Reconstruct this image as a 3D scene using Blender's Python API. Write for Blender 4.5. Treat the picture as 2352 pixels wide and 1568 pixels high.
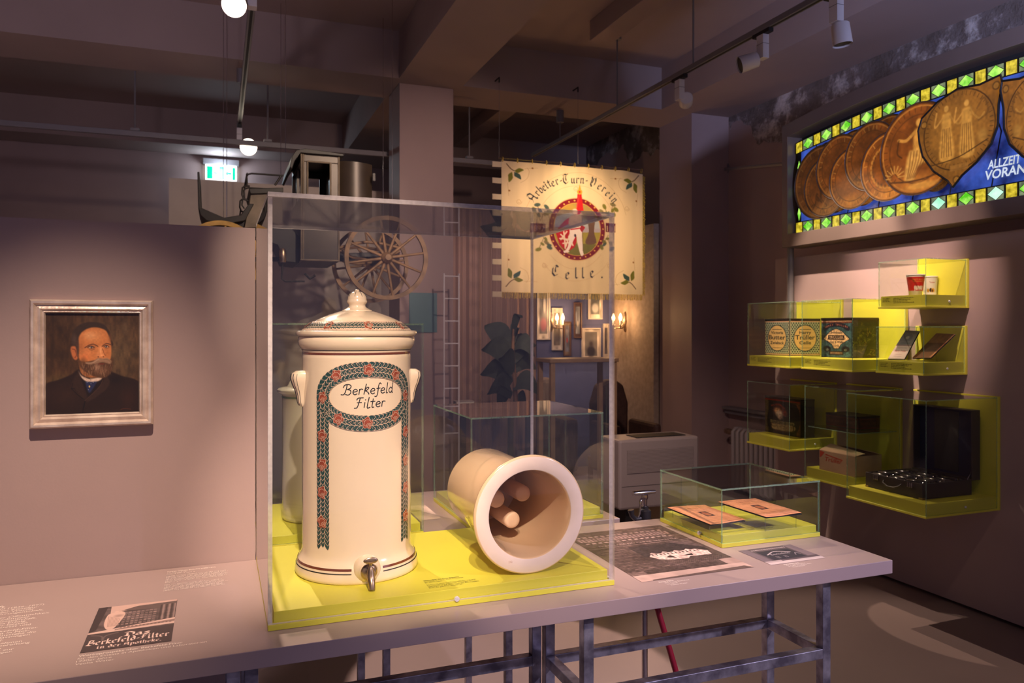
import bpy, bmesh, math, random
import numpy as np
from mathutils import Vector, Matrix
rnd = random.Random(7)
for _o in list(bpy.data.objects): bpy.data.objects.remove(_o)
SC = bpy.context.scene
COL = SC.collection

# ------------------------------------------------------------------ camera
CAM_H = 1.45
YAW = math.radians(20.97)
FPX = 1764.0
cam_d = bpy.data.cameras.new('camera')
cam = bpy.data.objects.new('camera', cam_d); COL.objects.link(cam)
cam.location = (0, 0, CAM_H)
cam.rotation_euler = (math.radians(90), 0, -YAW)
cam_d.sensor_width = 36.0
cam_d.lens = FPX/2352*36
cam_d.shift_y = -29/2352
cam_d.clip_start = 0.05; cam_d.clip_end = 60
cam_d.dof.use_dof = True
cam_d.dof.focus_distance = 1.80
cam_d.dof.aperture_fstop = 8.0
SC.camera = cam
# ------------------------------------------------------------------ world, exposure
w = bpy.data.worlds.new('world'); SC.world = w; w.use_nodes = True
bgn = w.node_tree.nodes['Background']
bgn.inputs[0].default_value = (0.68, 0.59, 0.95, 1); bgn.inputs[1].default_value = 0.27
SC.view_settings.view_transform = 'Standard'
try: SC.view_settings.look = 'None'
except Exception: pass
SC.view_settings.exposure = 0.0; SC.view_settings.gamma = 1.0
SC.view_settings.use_curve_mapping = False
try:
    SC.cycles.transparent_max_bounces = 48; SC.cycles.max_bounces = 10
    SC.cycles.sample_clamp_indirect = 4.0
except Exception: pass

def add_spot(name, loc, target, power, col, angle, blend=0.5, size=0.03):
    l = bpy.data.lights.new(name, 'SPOT'); l.energy = power; l.color = col
    l.spot_size = math.radians(angle); l.spot_blend = blend; l.shadow_soft_size = size
    o = bpy.data.objects.new(name, l); COL.objects.link(o)
    o.location = loc
    o.rotation_euler = (Vector(target)-Vector(loc)).to_track_quat('-Z', 'Y').to_euler()
    return o
def add_area(name, loc, target, power, col, sx, sy):
    l = bpy.data.lights.new(name, 'AREA'); l.shape = 'RECTANGLE'; l.size = sx; l.size_y = sy
    l.energy = power; l.color = col
    o = bpy.data.objects.new(name, l); COL.objects.link(o); o.location = loc
    o.rotation_euler = (Vector(target)-Vector(loc)).to_track_quat('-Z', 'Y').to_euler()
    return o
def add_point(name, loc, power, col, size=0.03):
    l = bpy.data.lights.new(name, 'POINT'); l.energy = power; l.color = col; l.shadow_soft_size = size
    o = bpy.data.objects.new(name, l); COL.objects.link(o); o.location = loc
    return o
WARM = (1.0, 0.75, 0.57)
PINK = (1.0, 0.70, 0.60)
COOL = (0.62, 0.66, 1.0)
# spot lamps; only a few have a modelled track head, added fills are marked
add_spot('filter_front_spot', (0.05, -0.35, 3.0), (0.34, 1.75, 1.20), 530, (1.0, 0.77, 0.62), 18, 0.75, 0.02)
add_spot('jar_front_spot', (-0.20, -0.35, 3.0), (0.69, 1.68, 1.04), 230, (1.0, 0.76, 0.62), 15, 0.6, 0.015)
add_spot('portrait_spot', (-0.12, 0.80, 3.0), (-0.34, 2.02, 0.86), 325, WARM, 32, 1.0, 0.02)
add_spot('rear_case_spot', (0.065, 3.60, 2.86), (0.80, 1.75, 0.85), 230, WARM, 50, 0.7, 0.015)
add_spot('table_right_fill_spot', (1.05, 1.2, 3.0), (1.18, 1.75, 0.85), 185, (1.0, 0.76, 0.64), 26, 0.9, 0.02)  # added fill for the tabletop right of the big case, no fixture
add_spot('table_end_spot', (3.2, -0.9, 2.7), (1.35, 1.5, 0.80), 470, (0.80, 0.71, 1.0), 34, 1.0, 0.03)
add_spot('wall_case_spot_top', (2.72, 3.35, 3.05), (3.60, 3.60, 1.58), 320, WARM, 40, 0.5, 0.015)
add_spot('wall_case_spot_near', (2.72, 2.45, 3.05), (3.52, 2.95, 1.66), 190, PINK, 25, 1.0, 0.015)
add_spot('wall_case_spot_low', (1.9, 1.4, 2.7), (3.3, 3.0, 0.85), 12, WARM, 36, 0.9, 0.02)
add_spot('banner_spot', (2.3, 4.3, 3.05), (2.78, 5.80, 2.58), 80, (1.0, 0.72, 0.42), 24, 1.0, 0.02)
add_spot('banner_fill_spot', (2.2, 3.0, 3.0), (2.8, 5.80, 2.2), 430, (1.0, 0.71, 0.46), 34, 0.9, 0.02)
add_spot('coach_spot', (1.15, 2.9, 3.05), (0.50, 5.3, 2.1), 150, WARM, 50, 0.8, 0.03)
add_spot('column_spot', (1.45, 2.6, 2.6), (1.62, 6.0, 2.3), 150, PINK, 46, 1.0, 0.05)
add_spot('window_frame_spot', (1.9, 2.6, 2.9), (3.48, 3.2, 1.98), 230, PINK, 24, 0.9, 0.03)
add_spot('floor_stripe_spot', (2.5, 4.9, 3.05), (2.6, 2.0, 0.0), 210, (1.0, 0.74, 0.60), 44, 0.5, 0.01)
add_spot('plaster_fill_wash', (2.6, 0.6, 2.5), (4.3, 3.2, 3.2), 430, (0.50, 0.56, 0.95), 60, 0.9, 0.1)  # cool wash added without a fixture, tints plaster and beam underside
add_spot('hidden_bounce_fill', (-1.6, 4.4, 3.1), (-1.6, 4.4, 0.0), 1000, (1.0, 0.80, 0.80), 70, 0.6, 0.05)  # added out of view so that its floor bounce brightens the ceiling
add_spot('aisle_floor_spot', (1.1, 4.3, 3.1), (1.15, 3.0, 0.0), 480, (1.0, 0.72, 0.62), 24, 0.15, 0.01)
add_spot('heater_fill_spot', (1.4, 2.9, 3.05), (2.4, 5.0, 0.5), 220, PINK, 60, 1.0, 0.05)  # added fill for the heater and radiator corner, no fixture
add_spot('room_set_fill_spot', (2.3, 5.9, 2.6), (2.4, 7.3, 1.4), 80, (1.0, 0.74, 0.66), 100, 1.0, 0.05)  # added to brighten curtain and hung pictures, has no fixture
add_spot('rear_filter_fill_spot', (-0.30, 1.0, 3.0), (0.30, 2.40, 1.12), 150, (1.0, 0.80, 0.60), 13, 0.8, 0.02)  # added fill that lifts the small filter in the rear case
add_spot('stripe_spot', (3.05, 4.9, 3.0), (3.33, 2.7, 0.0), 190, (1.0, 0.70, 0.52), 11, 0.1, 0.005)
add_spot('beam_fill_wash', (-0.6, 0.9, 2.4), (-0.9, 5.9, 4.1), 130, (0.95, 0.80, 1.0), 50, 1.0, 0.1)  # uplight added without a fixture to brighten the cross beam
# ------------------------------------------------------------------ sight helpers (pixel of the photo -> point on a known plane)
SA, CA = math.sin(YAW), math.cos(YAW)
def onY(px, py, Y):
    u = (px-1176)/FPX; d = Y/(CA-u*SA); return Vector((d*(SA+u*CA), Y, CAM_H-(py-755)/FPX*d))
def onX(px, py, X):
    u = (px-1176)/FPX; d = X/(SA+u*CA); return Vector((X, d*(CA-u*SA), CAM_H-(py-755)/FPX*d))
def onZ(px, py, z):
    u = (px-1176)/FPX; d = FPX*(CAM_H-z)/(py-755); return Vector((d*(SA+u*CA), d*(CA-u*SA), z))

def lin(c):
    c = np.asarray(c, float)
    return np.where(c <= 0.04045, c/12.92, ((c+0.055)/1.055)**2.4)
def s2l(r, g, b): return tuple(float(v) for v in lin([r/255, g/255, b/255]))

# ------------------------------------------------------------------ materials
def mat(name, col, rough=0.5, metal=0.0, noise=0.0, nscale=8.0, bump=0.0, bscale=60.0, coat=0.0, spec=0.5, emit=None, estr=0.0, col2=None, stretch=None):
    m = bpy.data.materials.new(name); m.use_nodes = True
    nt = m.node_tree; b = nt.nodes['Principled BSDF']
    b.inputs['Base Color'].default_value = (*col, 1)
    b.inputs['Roughness'].default_value = rough; b.inputs['Metallic'].default_value = metal
    b.inputs['Specular IOR Level'].default_value = spec
    if coat: b.inputs['Coat Weight'].default_value = coat; b.inputs['Coat Roughness'].default_value = 0.04
    if emit: b.inputs['Emission Color'].default_value = (*emit, 1); b.inputs['Emission Strength'].default_value = estr
    tc = nt.nodes.new('ShaderNodeTexCoord'); src = tc.outputs['Object']
    if stretch:
        mp = nt.nodes.new('ShaderNodeMapping'); mp.inputs['Scale'].default_value = stretch
        nt.links.new(src, mp.inputs[0]); src = mp.outputs[0]
    if noise or col2:
        n = nt.nodes.new('ShaderNodeTexNoise'); n.inputs['Scale'].default_value = nscale; n.inputs['Detail'].default_value = 6
        nt.links.new(src, n.inputs['Vector'])
        mx = nt.nodes.new('ShaderNodeMix'); mx.data_type = 'RGBA'
        c2 = col2 if col2 else tuple(max(0, v*(1-noise)) for v in col)
        c1 = col if col2 else tuple(min(1, v*(1+noise)) for v in col)
        mx.inputs[6].default_value = (*c1, 1); mx.inputs[7].default_value = (*c2, 1)
        rp = nt.nodes.new('ShaderNodeMapRange'); rp.inputs[1].default_value = 0.35; rp.inputs[2].default_value = 0.65
        nt.links.new(n.outputs['Fac'], rp.inputs[0]); nt.links.new(rp.outputs[0], mx.inputs[0])
        nt.links.new(mx.outputs[2], b.inputs['Base Color'])
    if bump:
        n2 = nt.nodes.new('ShaderNodeTexNoise'); n2.inputs['Scale'].default_value = bscale; n2.inputs['Detail'].default_value = 5
        nt.links.new(src, n2.inputs['Vector'])
        bp = nt.nodes.new('ShaderNodeBump'); bp.inputs['Strength'].default_value = bump; bp.inputs['Distance'].default_value = 0.01
        nt.links.new(n2.outputs['Fac'], bp.inputs['Height']); nt.links.new(bp.outputs[0], b.inputs['Normal'])
    return m
def mat_attr(name, rough=0.6, coat=0.0, emit=0.0, spec=0.5):
    m = bpy.data.materials.new(name); m.use_nodes = True
    nt = m.node_tree; b = nt.nodes['Principled BSDF']
    a = nt.nodes.new('ShaderNodeAttribute'); a.attribute_name = 'ink'
    b.inputs['Roughness'].default_value = rough; b.inputs['Specular IOR Level'].default_value = spec
    if coat: b.inputs['Coat Weight'].default_value = coat; b.inputs['Coat Roughness'].default_value = 0.08
    nt.links.new(a.outputs['Color'], b.inputs['Base Color'])
    if emit:
        for l_ in list(b.inputs['Base Color'].links): nt.links.remove(l_)
        b.inputs['Base Color'].default_value = (.02, .015, .01, 1)
        nt.links.new(a.outputs['Color'], b.inputs['Emission Color']); b.inputs['Emission Strength'].default_value = emit
    return m
def mat_glass(name, tint, refl=1.7, ior=1.45):
    m = bpy.data.materials.new(name); m.use_nodes = True
    nt = m.node_tree; nt.nodes.clear()
    out = nt.nodes.new('ShaderNodeOutputMaterial')
    tr = nt.nodes.new('ShaderNodeBsdfTransparent'); tr.inputs[0].default_value = (*tint, 1)
    gl = nt.nodes.new('ShaderNodeBsdfGlossy'); gl.inputs['Roughness'].default_value = 0.0
    fr = nt.nodes.new('ShaderNodeFresnel'); fr.inputs[0].default_value = ior
    ge = nt.nodes.new('ShaderNodeNewGeometry')
    iv = nt.nodes.new('ShaderNodeMath'); iv.operation = 'SUBTRACT'; iv.inputs[0].default_value = refl
    k = nt.nodes.new('ShaderNodeMath'); k.operation = 'MULTIPLY'; k.inputs[1].default_value = refl
    nt.links.new(ge.outputs['Backfacing'], k.inputs[0]); nt.links.new(k.outputs[0], iv.inputs[1])
    mu = nt.nodes.new('ShaderNodeMath'); mu.operation = 'MULTIPLY'; mu.use_clamp = True
    nt.links.new(fr.outputs[0], mu.inputs[0]); nt.links.new(iv.outputs[0], mu.inputs[1])
    mx = nt.nodes.new('ShaderNodeMixShader')
    nt.links.new(mu.outputs[0], mx.inputs[0]); nt.links.new(tr.outputs[0], mx.inputs[1]); nt.links.new(gl.outputs[0], mx.inputs[2])
    nt.links.new(mx.outputs[0], out.inputs[0])
    return m
TAUPE = (0.36, 0.255, 0.24)
M_PAINT = mat('taupe_wall_paint', TAUPE, 0.55, noise=0.03, nscale=3, bump=0.02, bscale=180)
M_CEIL = mat('taupe_ceiling_paint', (0.33, 0.25, 0.235), 0.8, noise=0.05, nscale=1.5)
M_TABLE = mat('grey_table_lacquer', (0.40, 0.29, 0.275), 0.3, noise=0.02, nscale=4, bump=0.015, bscale=260)
M_FLOOR = mat('grey_floor_coating', (0.25, 0.19, 0.175), 0.38, noise=0.08, nscale=1.2, bump=0.02, bscale=30)
M_LIME = mat('lime_lacquer', (0.70, 0.65, 0.06), 0.42, noise=0.02, nscale=6)
M_STEEL = mat('raw_steel_tube', (0.62, 0.60, 0.68), 0.32, metal=0.8, col2=(0.22, 0.20, 0.25), nscale=22, bump=0.05, bscale=90, stretch=(1, 1, 1))
M_GLASS = mat_glass('clear_acrylic', (0.975, 0.975, 0.97), 1.7)
M_GLASS2 = mat_glass('clear_glass', (0.965, 0.98, 0.965), 1.7)
def mat_edge(name, col, tint, clear, nscale):
    m = mat(name, col, 0.25, noise=0.08, nscale=nscale)
    nt = m.node_tree; b = nt.nodes['Principled BSDF']; out = nt.nodes['Material Output']
    tr = nt.nodes.new('ShaderNodeBsdfTransparent'); tr.inputs[0].default_value = (*tint, 1)
    mx = nt.nodes.new('ShaderNodeMixShader'); mx.inputs[0].default_value = 1-clear
    nt.links.new(tr.outputs[0], mx.inputs[1]); nt.links.new(b.outputs[0], mx.inputs[2]); nt.links.new(mx.outputs[0], out.inputs[0])
    return m
M_EDGE = mat_edge('polished_acrylic_edge', (0.80, 0.72, 0.70), (.93, .93, .96), .38, 120)
M_GEDGE = mat_edge('green_glass_edge', (0.42, 0.60, 0.42), (.80, .92, .80), .62, 90)
M_CERAM = mat('cream_glazed_stoneware', (0.85, 0.68, 0.48), 0.20, coat=0.9, noise=0.02, nscale=6)
M_CERAM2 = mat('pale_glazed_stoneware', (0.70, 0.64, 0.52), 0.25, coat=0.7)
M_TANGL = mat('tan_glazed_stoneware', (0.80, 0.56, 0.34), 0.2, coat=0.9, noise=0.03, nscale=6)
M_BISC = mat('unglazed_stoneware_rim', (0.80, 0.64, 0.54), 0.7, noise=0.05, nscale=14, bump=0.03)
M_BROWN = mat('brown_glaze_line', (0.16, 0.045, 0.022), 0.2, coat=0.8)
M_DKGREEN = mat('dark_green_glaze', (0.018, 0.060, 0.052), 0.22, coat=0.7, noise=0.15, nscale=60)
M_ROSE = mat('rust_red_glaze', (0.33, 0.065, 0.025), 0.22, coat=0.7, noise=0.2, nscale=80)
M_LINE = mat('pale_outline_glaze', (0.66, 0.47, 0.33), 0.35, coat=0.4)
M_INK = mat('black_ink', (0.012, 0.010, 0.010), 0.5)
M_WHITE = mat('white_print', (0.92, 0.80, 0.74), 0.5)
M_BRASS = mat('aged_brass', (0.42, 0.30, 0.20), 0.32, metal=0.9, noise=0.3, nscale=40)
M_CHROME = mat('worn_chrome', (0.55, 0.50, 0.52), 0.18, metal=1.0, noise=0.1, nscale=30)
M_DARKMET = mat('dark_gunmetal', (0.10, 0.09, 0.10), 0.35, metal=0.7)
M_WMET = mat('white_powder_coat', (0.62, 0.58, 0.60), 0.45)
M_BLACK = mat('matt_black', (0.012, 0.011, 0.012), 0.6)
M_RAIL = mat('grey_rail', (0.18, 0.165, 0.175), 0.45)
M_SCREW = mat('bright_screw', (0.85, 0.82, 0.85), 0.3, metal=0.4)
M_INKATTR = mat_attr('printed_picture', 0.5)
M_OIL = mat_attr('oil_paint', 0.42, 0.15)
M_CLOTH = mat_attr('embroidered_cloth', 0.9, spec=0.2)
M_LIT = mat_attr('backlit_stained_glass', 0.25, emit=1.3)

# ------------------------------------------------------------------ object helpers
WL = {}
def wl(o): return WL.get(o.name, Vector((0, 0, 0)))
def empty(name, loc, label=None, cat=None, group=None):
    o = bpy.data.objects.new(name, None); COL.objects.link(o); o.location = loc
    o.empty_display_size = 0.05
    WL[o.name] = Vector(loc)
    tag(o, label, cat, group)
    return o
def tag(o, label=None, cat=None, group=None, kind=None):
    if label: o['label'] = label
    if cat: o['category'] = cat
    if group: o['group'] = group
    if kind: o['kind'] = kind
    return o
class MB:
    def __init__(s): s.v = []; s.f = []; s.m = []; s.mi = 0
    def add(s, vs, fs, mi=None):
        n = len(s.v); s.v += [tuple(p) for p in vs]; s.f += [tuple(i+n for i in f) for f in fs]
        s.m += [s.mi if mi is None else mi]*len(fs); return s
    def box(s, x0, x1, y0, y1, z0, z1, mi=None):
        v = [(x, y, z) for x in (x0, x1) for y in (y0, y1) for z in (z0, z1)]
        return s.add(v, [(0, 1, 3, 2), (4, 6, 7, 5), (0, 4, 5, 1), (2, 3, 7, 6), (0, 2, 6, 4), (1, 5, 7, 3)], mi)
    def bar(s, p0, p1, w, h, up=(0, 0, 1), mi=None):
        p0, p1 = Vector(p0), Vector(p1); d = (p1-p0).normalized(); up = Vector(up)
        if abs(d.dot(up)) > 0.99: up = Vector((0, 1, 0))
        a = d.cross(up).normalized(); b = a.cross(d).normalized()
        v = [p + a*w/2*i + b*h/2*j for p in (p0, p1) for i in (-1, 1) for j in (-1, 1)]
        return s.add(v, [(0, 1, 3, 2), (4, 6, 7, 5), (0, 4, 5, 1), (2, 3, 7, 6), (0, 2, 6, 4), (1, 5, 7, 3)], mi)
    def tube(s, pts, r, n=12, cap=True, mi=None, closed=False):
        pts = [Vector(p) for p in pts]; rs = r if isinstance(r, (list, tuple)) else [r]*len(pts)
        vs = []; prev = None; N = len(pts)
        for i, p in enumerate(pts):
            if closed: d = (pts[(i+1) % N]-pts[i-1]).normalized()
            else: d = (pts[min(i+1, N-1)]-pts[max(i-1, 0)]).normalized()
            if prev is None:
                a = d.orthogonal().normalized()
            else:
                a = (prev - d*prev.dot(d)); a = a.normalized() if a.length > 1e-6 else d.orthogonal().normalized()
            prev = a; b = d.cross(a)
            for k in range(n):
                t = 2*math.pi*k/n; vs.append(p + (a*math.cos(t)+b*math.sin(t))*rs[i])
        fs = []
        for i in range(N if closed else N-1):
            for k in range(n):
                j = (i+1) % N
                fs.append((i*n+k, i*n+(k+1) % n, j*n+(k+1) % n, j*n+k))
        if cap and not closed: fs += [tuple(range(n))[::-1], tuple((N-1)*n+k for k in range(n))]
        return s.add(vs, fs, mi)
    def lathe(s, prof, c, n=64, axis='Z', mi=None, mis=None, a0=0, a1=2*math.pi):
        # prof: list of (r, h); c: centre at h=0
        vs = []; full = abs(a1-a0-2*math.pi) < 1e-6; K = n if full else n+1
        for r, h in prof:
            for k in range(K):
                t = a0+(a1-a0)*k/n
                x, y = r*math.cos(t), r*math.sin(t)
                if axis == 'Z': q = (c[0]+x, c[1]+y, c[2]+h)
                elif axis == 'Y': q = (c[0]+x, c[1]+h, c[2]-y)
                else: q = (c[0]+h, c[1]+x, c[2]+y)
                vs.append(q)
        for i in range(len(prof)-1):
            fs = []
            for k in range(n):
                k2 = (k+1) % K
                fs.append((k+i*K, k2+i*K, k2+(i+1)*K, k+(i+1)*K))
            s_m = mis[i] if mis else mi
            n0 = len(s.v)
            if i == 0: s.base_ = n0; s.v += [tuple(p) for p in vs]
            s.f += [tuple(q+s.base_ for q in f) for f in fs]; s.m += [(s.mi if s_m is None else s_m)]*len(fs)
        return s
    def prism(s, poly, fn0, fn1, mi=None, side=None):
        # poly 2D, fn maps 2D->3D for front and back face
        n = len(poly); vs = [fn0(*p) for p in poly]+[fn1(*p) for p in poly]
        s.add(vs, [tuple(range(n))[::-1], tuple(range(n, 2*n))], mi)
        n0 = len(s.v)-2*n
        s.f += [(n0+i, n0+(i+1) % n, n0+n+(i+1) % n, n0+n+i) for i in range(n)]
        sm = side if side is not None else (s.mi if mi is None else mi)
        s.m += [sm]*n
        return s
    def obj(s, name, mats, parent=None, smooth=None, bevel=0, fix=True, label=None):
        me = bpy.data.meshes.new(name)
        off = wl(parent) if parent is not None else Vector((0, 0, 0))
        me.from_pydata([(a-off.x, b-off.y, c-off.z) for a, b, c in s.v], [], s.f)
        if not isinstance(mats, (list, tuple)): mats = [mats]
        for m_ in mats: me.materials.append(m_)
        me.polygons.foreach_set('material_index', s.m)
        if fix:
            bm = bmesh.new(); bm.from_mesh(me); bmesh.ops.recalc_face_normals(bm, faces=bm.faces); bm.to_mesh(me); bm.free()
        me.update()
        if smooth is not None:
            me.polygons.foreach_set('use_smooth', [True]*len(me.polygons))
            me.set_sharp_from_angle(angle=math.radians(smooth))
        o = bpy.data.objects.new(name, me); COL.objects.link(o)
        if parent is not None: o.parent = parent; WL[o.name] = off
        if bevel:
            b = o.modifiers.new('bevel', 'BEVEL'); b.width = bevel; b.segments = 2; b.limit_method = 'ANGLE'
        if label: o['label'] = label
        return o
def bx(name, b, m, parent=None, bevel=0, label=None):
    return MB().box(*b).obj(name, m, parent, bevel=bevel, label=label)
def struct(name, mb, m, bevel=0, smooth=None):
    return tag(mb.obj(name, m, None, bevel=bevel, smooth=smooth), kind='structure')
def dup(root, loc, rotz=0, label=None, cat=None, group=None, scale=None):
    r = root.copy(); COL.objects.link(r); r.location = loc; r.rotation_euler = (0, 0, rotz)
    if scale: r.scale = (scale,)*3
    if label: r['label'] = label
    if group: r['group'] = group
    for ch in list(root.children):
        c = ch.copy(); COL.objects.link(c); c.parent = r
        for g in list(ch.children):
            d = g.copy(); COL.objects.link(d); d.parent = c
    return r
def catmull(pts, k=6):
    if len(pts) < 3: return list(pts)
    P = [np.array(p, float) for p in pts]; P = [2*P[0]-P[1]]+P+[2*P[-1]-P[-2]]
    out = []
    for i in range(1, len(P)-2):
        for j in range(k):
            t = j/k
            out.append(tuple(0.5*((2*P[i])+(-P[i-1]+P[i+1])*t+(2*P[i-1]-5*P[i]+4*P[i+1]-P[i+2])*t*t+(-P[i-1]+3*P[i]-3*P[i+1]+P[i+2])*t**3)))
    out.append(tuple(P[-2])); return out

# ------------------------------------------------------------------ text
_tc = {}
def text_tris(s, shear=0.0, bold=0.0):
    k = (s, shear, bold)
    if k in _tc: return _tc[k]
    cu = bpy.data.curves.new('tmp', 'FONT'); cu.body = s; cu.size = 1; cu.shear = shear; cu.offset = bold; cu.resolution_u = 3
    o = bpy.data.objects.new('tmp', cu); COL.objects.link(o)
    dg = bpy.context.evaluated_depsgraph_get(); e = o.evaluated_get(dg); me = e.to_mesh()
    me.calc_loop_triangles()
    V = np.array([v.co[:2] for v in me.vertices]) if len(me.vertices) else np.zeros((0, 2))
    T = [tuple(t.vertices) for t in me.loop_triangles]
    e.to_mesh_clear(); bpy.data.objects.remove(o); bpy.data.curves.remove(cu)
    _tc[k] = (V, T); return _tc[k]
def put_text(mb, s, fn, size, x=0, y=0, align='L', shear=0.0, bold=0.0, width=None, mi=None):
    V, T = text_tris(s, shear, bold)
    if not len(V): return mb
    V = V*size; x0, x1 = V[:, 0].min(), V[:, 0].max(); ww = x1-x0
    sx = 1.0
    if width: sx = width/ww
    off = {'L': -x0, 'C': -(x0+x1)/2, 'R': -x1}[align]
    vs = [fn(x+(p[0]+off)*sx, y+p[1]) for p in V]
    return mb.add(vs, T, mi)
def word_bars(mb, fn, x, y, w, h, mi=None):
    cx = x
    while cx < x+w:
        l = min(rnd.uniform(2.0, 7.0)*h*0.75, x+w-cx)
        if l > h*0.5:
            nb = max(1, int(l/(h*0.62)))
            for i in range(nb):
                a = cx+i*l/nb; b = a+l/nb*0.62; hh = h*rnd.choice((0.62, 0.62, 0.95))
                mb.add([fn(a, y), fn(b, y), fn(b, y+hh), fn(a, y+hh)], [(0, 1, 2, 3)], mi)
                mb.add([fn(a, y+h*0.25), fn(a+l/nb*0.9, y+h*0.25), fn(a+l/nb*0.9, y+h*0.42), fn(a, y+h*0.42)], [(0, 1, 2, 3)], mi)
        cx += l+h*0.55
    return mb
# broad-nib blackletter
BL = {
'i': (.62, [[(.1, .86), (.28, 1), (.28, .12), (.44, 0), (.58, .12)], [(.18, 1.46), (.34, 1.28)]]),
'n': (.95, [[(.08, .86), (.24, 1), (.24, .1), (.34, 0)], [(.24, .8), (.5, 1), (.66, .85), (.66, .12), (.78, 0), (.9, .1)]]),
'r': (.72, [[(.08, .86), (.24, 1), (.24, .1), (.36, 0)], [(.24, .78), (.45, 1), (.62, .84)]]),
'e': (.75, [[(.24, .5), (.62, .78), (.44, 1), (.16, .8), (.16, .2), (.4, 0), (.66, .2)]]),
'b': (.82, [[(.16, 1.65), (.16, .15), (.4, 0), (.66, .2), (.66, .8), (.44, 1), (.16, .75)]]),
't': (.62, [[(.26, 1.35), (.26, .12), (.42, 0), (.56, .12)], [(.04, .95), (.52, .95)]]),
'u': (.95, [[(.08, .86), (.22, 1), (.22, .15), (.42, 0), (.64, .2)], [(.64, 1), (.64, .12), (.76, 0), (.88, .1)]]),
'l': (.52, [[(.2, 1.65), (.2, .12), (.36, 0), (.5, .1)]]),
'a': (.85, [[(.16, .84), (.42, 1), (.6, .85), (.6, .12), (.72, 0), (.82, .1)], [(.6, .6), (.2, .42), (.18, .12), (.38, 0), (.6, .16)]]),
's': (.72, [[(.62, .88), (.36, 1), (.16, .74), (.58, .42), (.54, .06), (.12, .1)]]),
'k': (.8, [[(.18, 1.65), (.18, 0)], [(.18, .7), (.46, 1), (.6, .78), (.26, .55), (.52, .12), (.7, 0)]]),
'f': (.6, [[(.58, 1.55), (.36, 1.66), (.24, 1.4), (.24, 0)], [(.04, .95), (.52, .95)]]),
'd': (.82, [[(.32, 1.6), (.64, 1.1), (.64, .2), (.4, 0), (.16, .2), (.16, .78), (.4, 1), (.62, .8)]]),
'h': (.82, [[(.16, 1.65), (.16, 0)], [(.16, .8), (.44, 1), (.62, .8), (.62, .2), (.46, -.3)]]),
'o': (.82, [[(.16, .2), (.16, .8), (.4, 1), (.64, .8), (.64, .2), (.4, 0), (.16, .2)]]),
'p': (.82, [[(.16, 1), (.16, -.6)], [(.16, .8), (.4, 1), (.64, .8), (.64, .2), (.4, 0), (.16, .15)]]),
'-': (.6, [[(.1, .48), (.5, .56)]]),
'.': (.35, [[(.1, .14), (.24, .0)]]),
'T': (1.1, [[(.05, 1.38), (.4, 1.62), (.72, 1.5), (1.0, 1.62)], [(.36, 1.5), (.12, 1.0), (.16, .4), (.5, 0), (.9, .28)], [(.62, 1.42), (.52, .95), (.62, .5)]]),
'V': (1.15, [[(-.05, 1.35), (.2, 1.62), (.32, 1.25), (.3, .4), (.6, 0), (.95, .4), (1.0, 1.1), (.8, 1.62)], [(.55, 1.5), (.5, .6)]]),
'A': (1.2, [[(.18, 1.5), (.46, 1.65), (.84, 1.4), (.84, .15), (1.0, 0), (1.12, .12)], [(.46, 1.6), (.16, 1.1), (.3, .5), (.0, .02)], [(.22, .7), (.84, .72)]]),
'C': (1.05, [[(.92, 1.4), (.55, 1.65), (.16, 1.2), (.16, .42), (.52, 0), (.94, .28)], [(.6, 1.45), (.5, 1.0), (.6, .6)]]),
'D': (1.1, [[(-.15, 1.35), (.05, 1.55), (.55, 1.65), (.98, 1.2), (.98, .42), (.55, 0), (.08, .18)], [(.36, 1.35), (.3, .9), (.38, .22)]]),
'B': (1.15, [[(.3, 1.55), (.22, .15)], [(-.05, 1.35), (.3, 1.65), (.82, 1.5), (.72, 1.0), (.35, .85)], [(.35, .88), (.98, .72), (.98, .3), (.55, 0), (-.05, .2)]]),
'F': (1.0, [[(.1, 1.4), (.45, 1.65), (.95, 1.5)], [(.42, 1.55), (.36, .25), (.02, .05)], [(.15, .85), (.74, .92)]]),
' ': (.5, [])}
def blackletter(s, nib=0.2, ang=42):
    """returns list of quads in x-height units and total advance"""
    a = math.radians(ang); n = np.array([math.cos(a), math.sin(a)])*nib/2
    Q = []; x = 0
    for ch in s:
        adv, st = BL.get(ch, BL['i'])
        for pl in st:
            P = [np.array(p, float)+np.array([x, 0]) for p in pl]
            for p, q in zip(P[:-1], P[1:]):
                Q.append([tuple(p-n), tuple(q-n), tuple(q+n), tuple(p+n)])
        x += adv
    return Q, x
def put_black(mb, s, fn, size, x, y, width=None, nib=0.22, align='L', mi=None, zo=0):
    Q, adv = blackletter(s, nib)
    k = size; kx = width/adv if width else size
    off = 0 if align == 'L' else (-adv*kx/2 if align == 'C' else -adv*kx)
    for q in Q: mb.add([fn(x+off+p[0]*kx, y+p[1]*k) for p in q], [(0, 1, 2, 3)], mi)
    return mb

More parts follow.
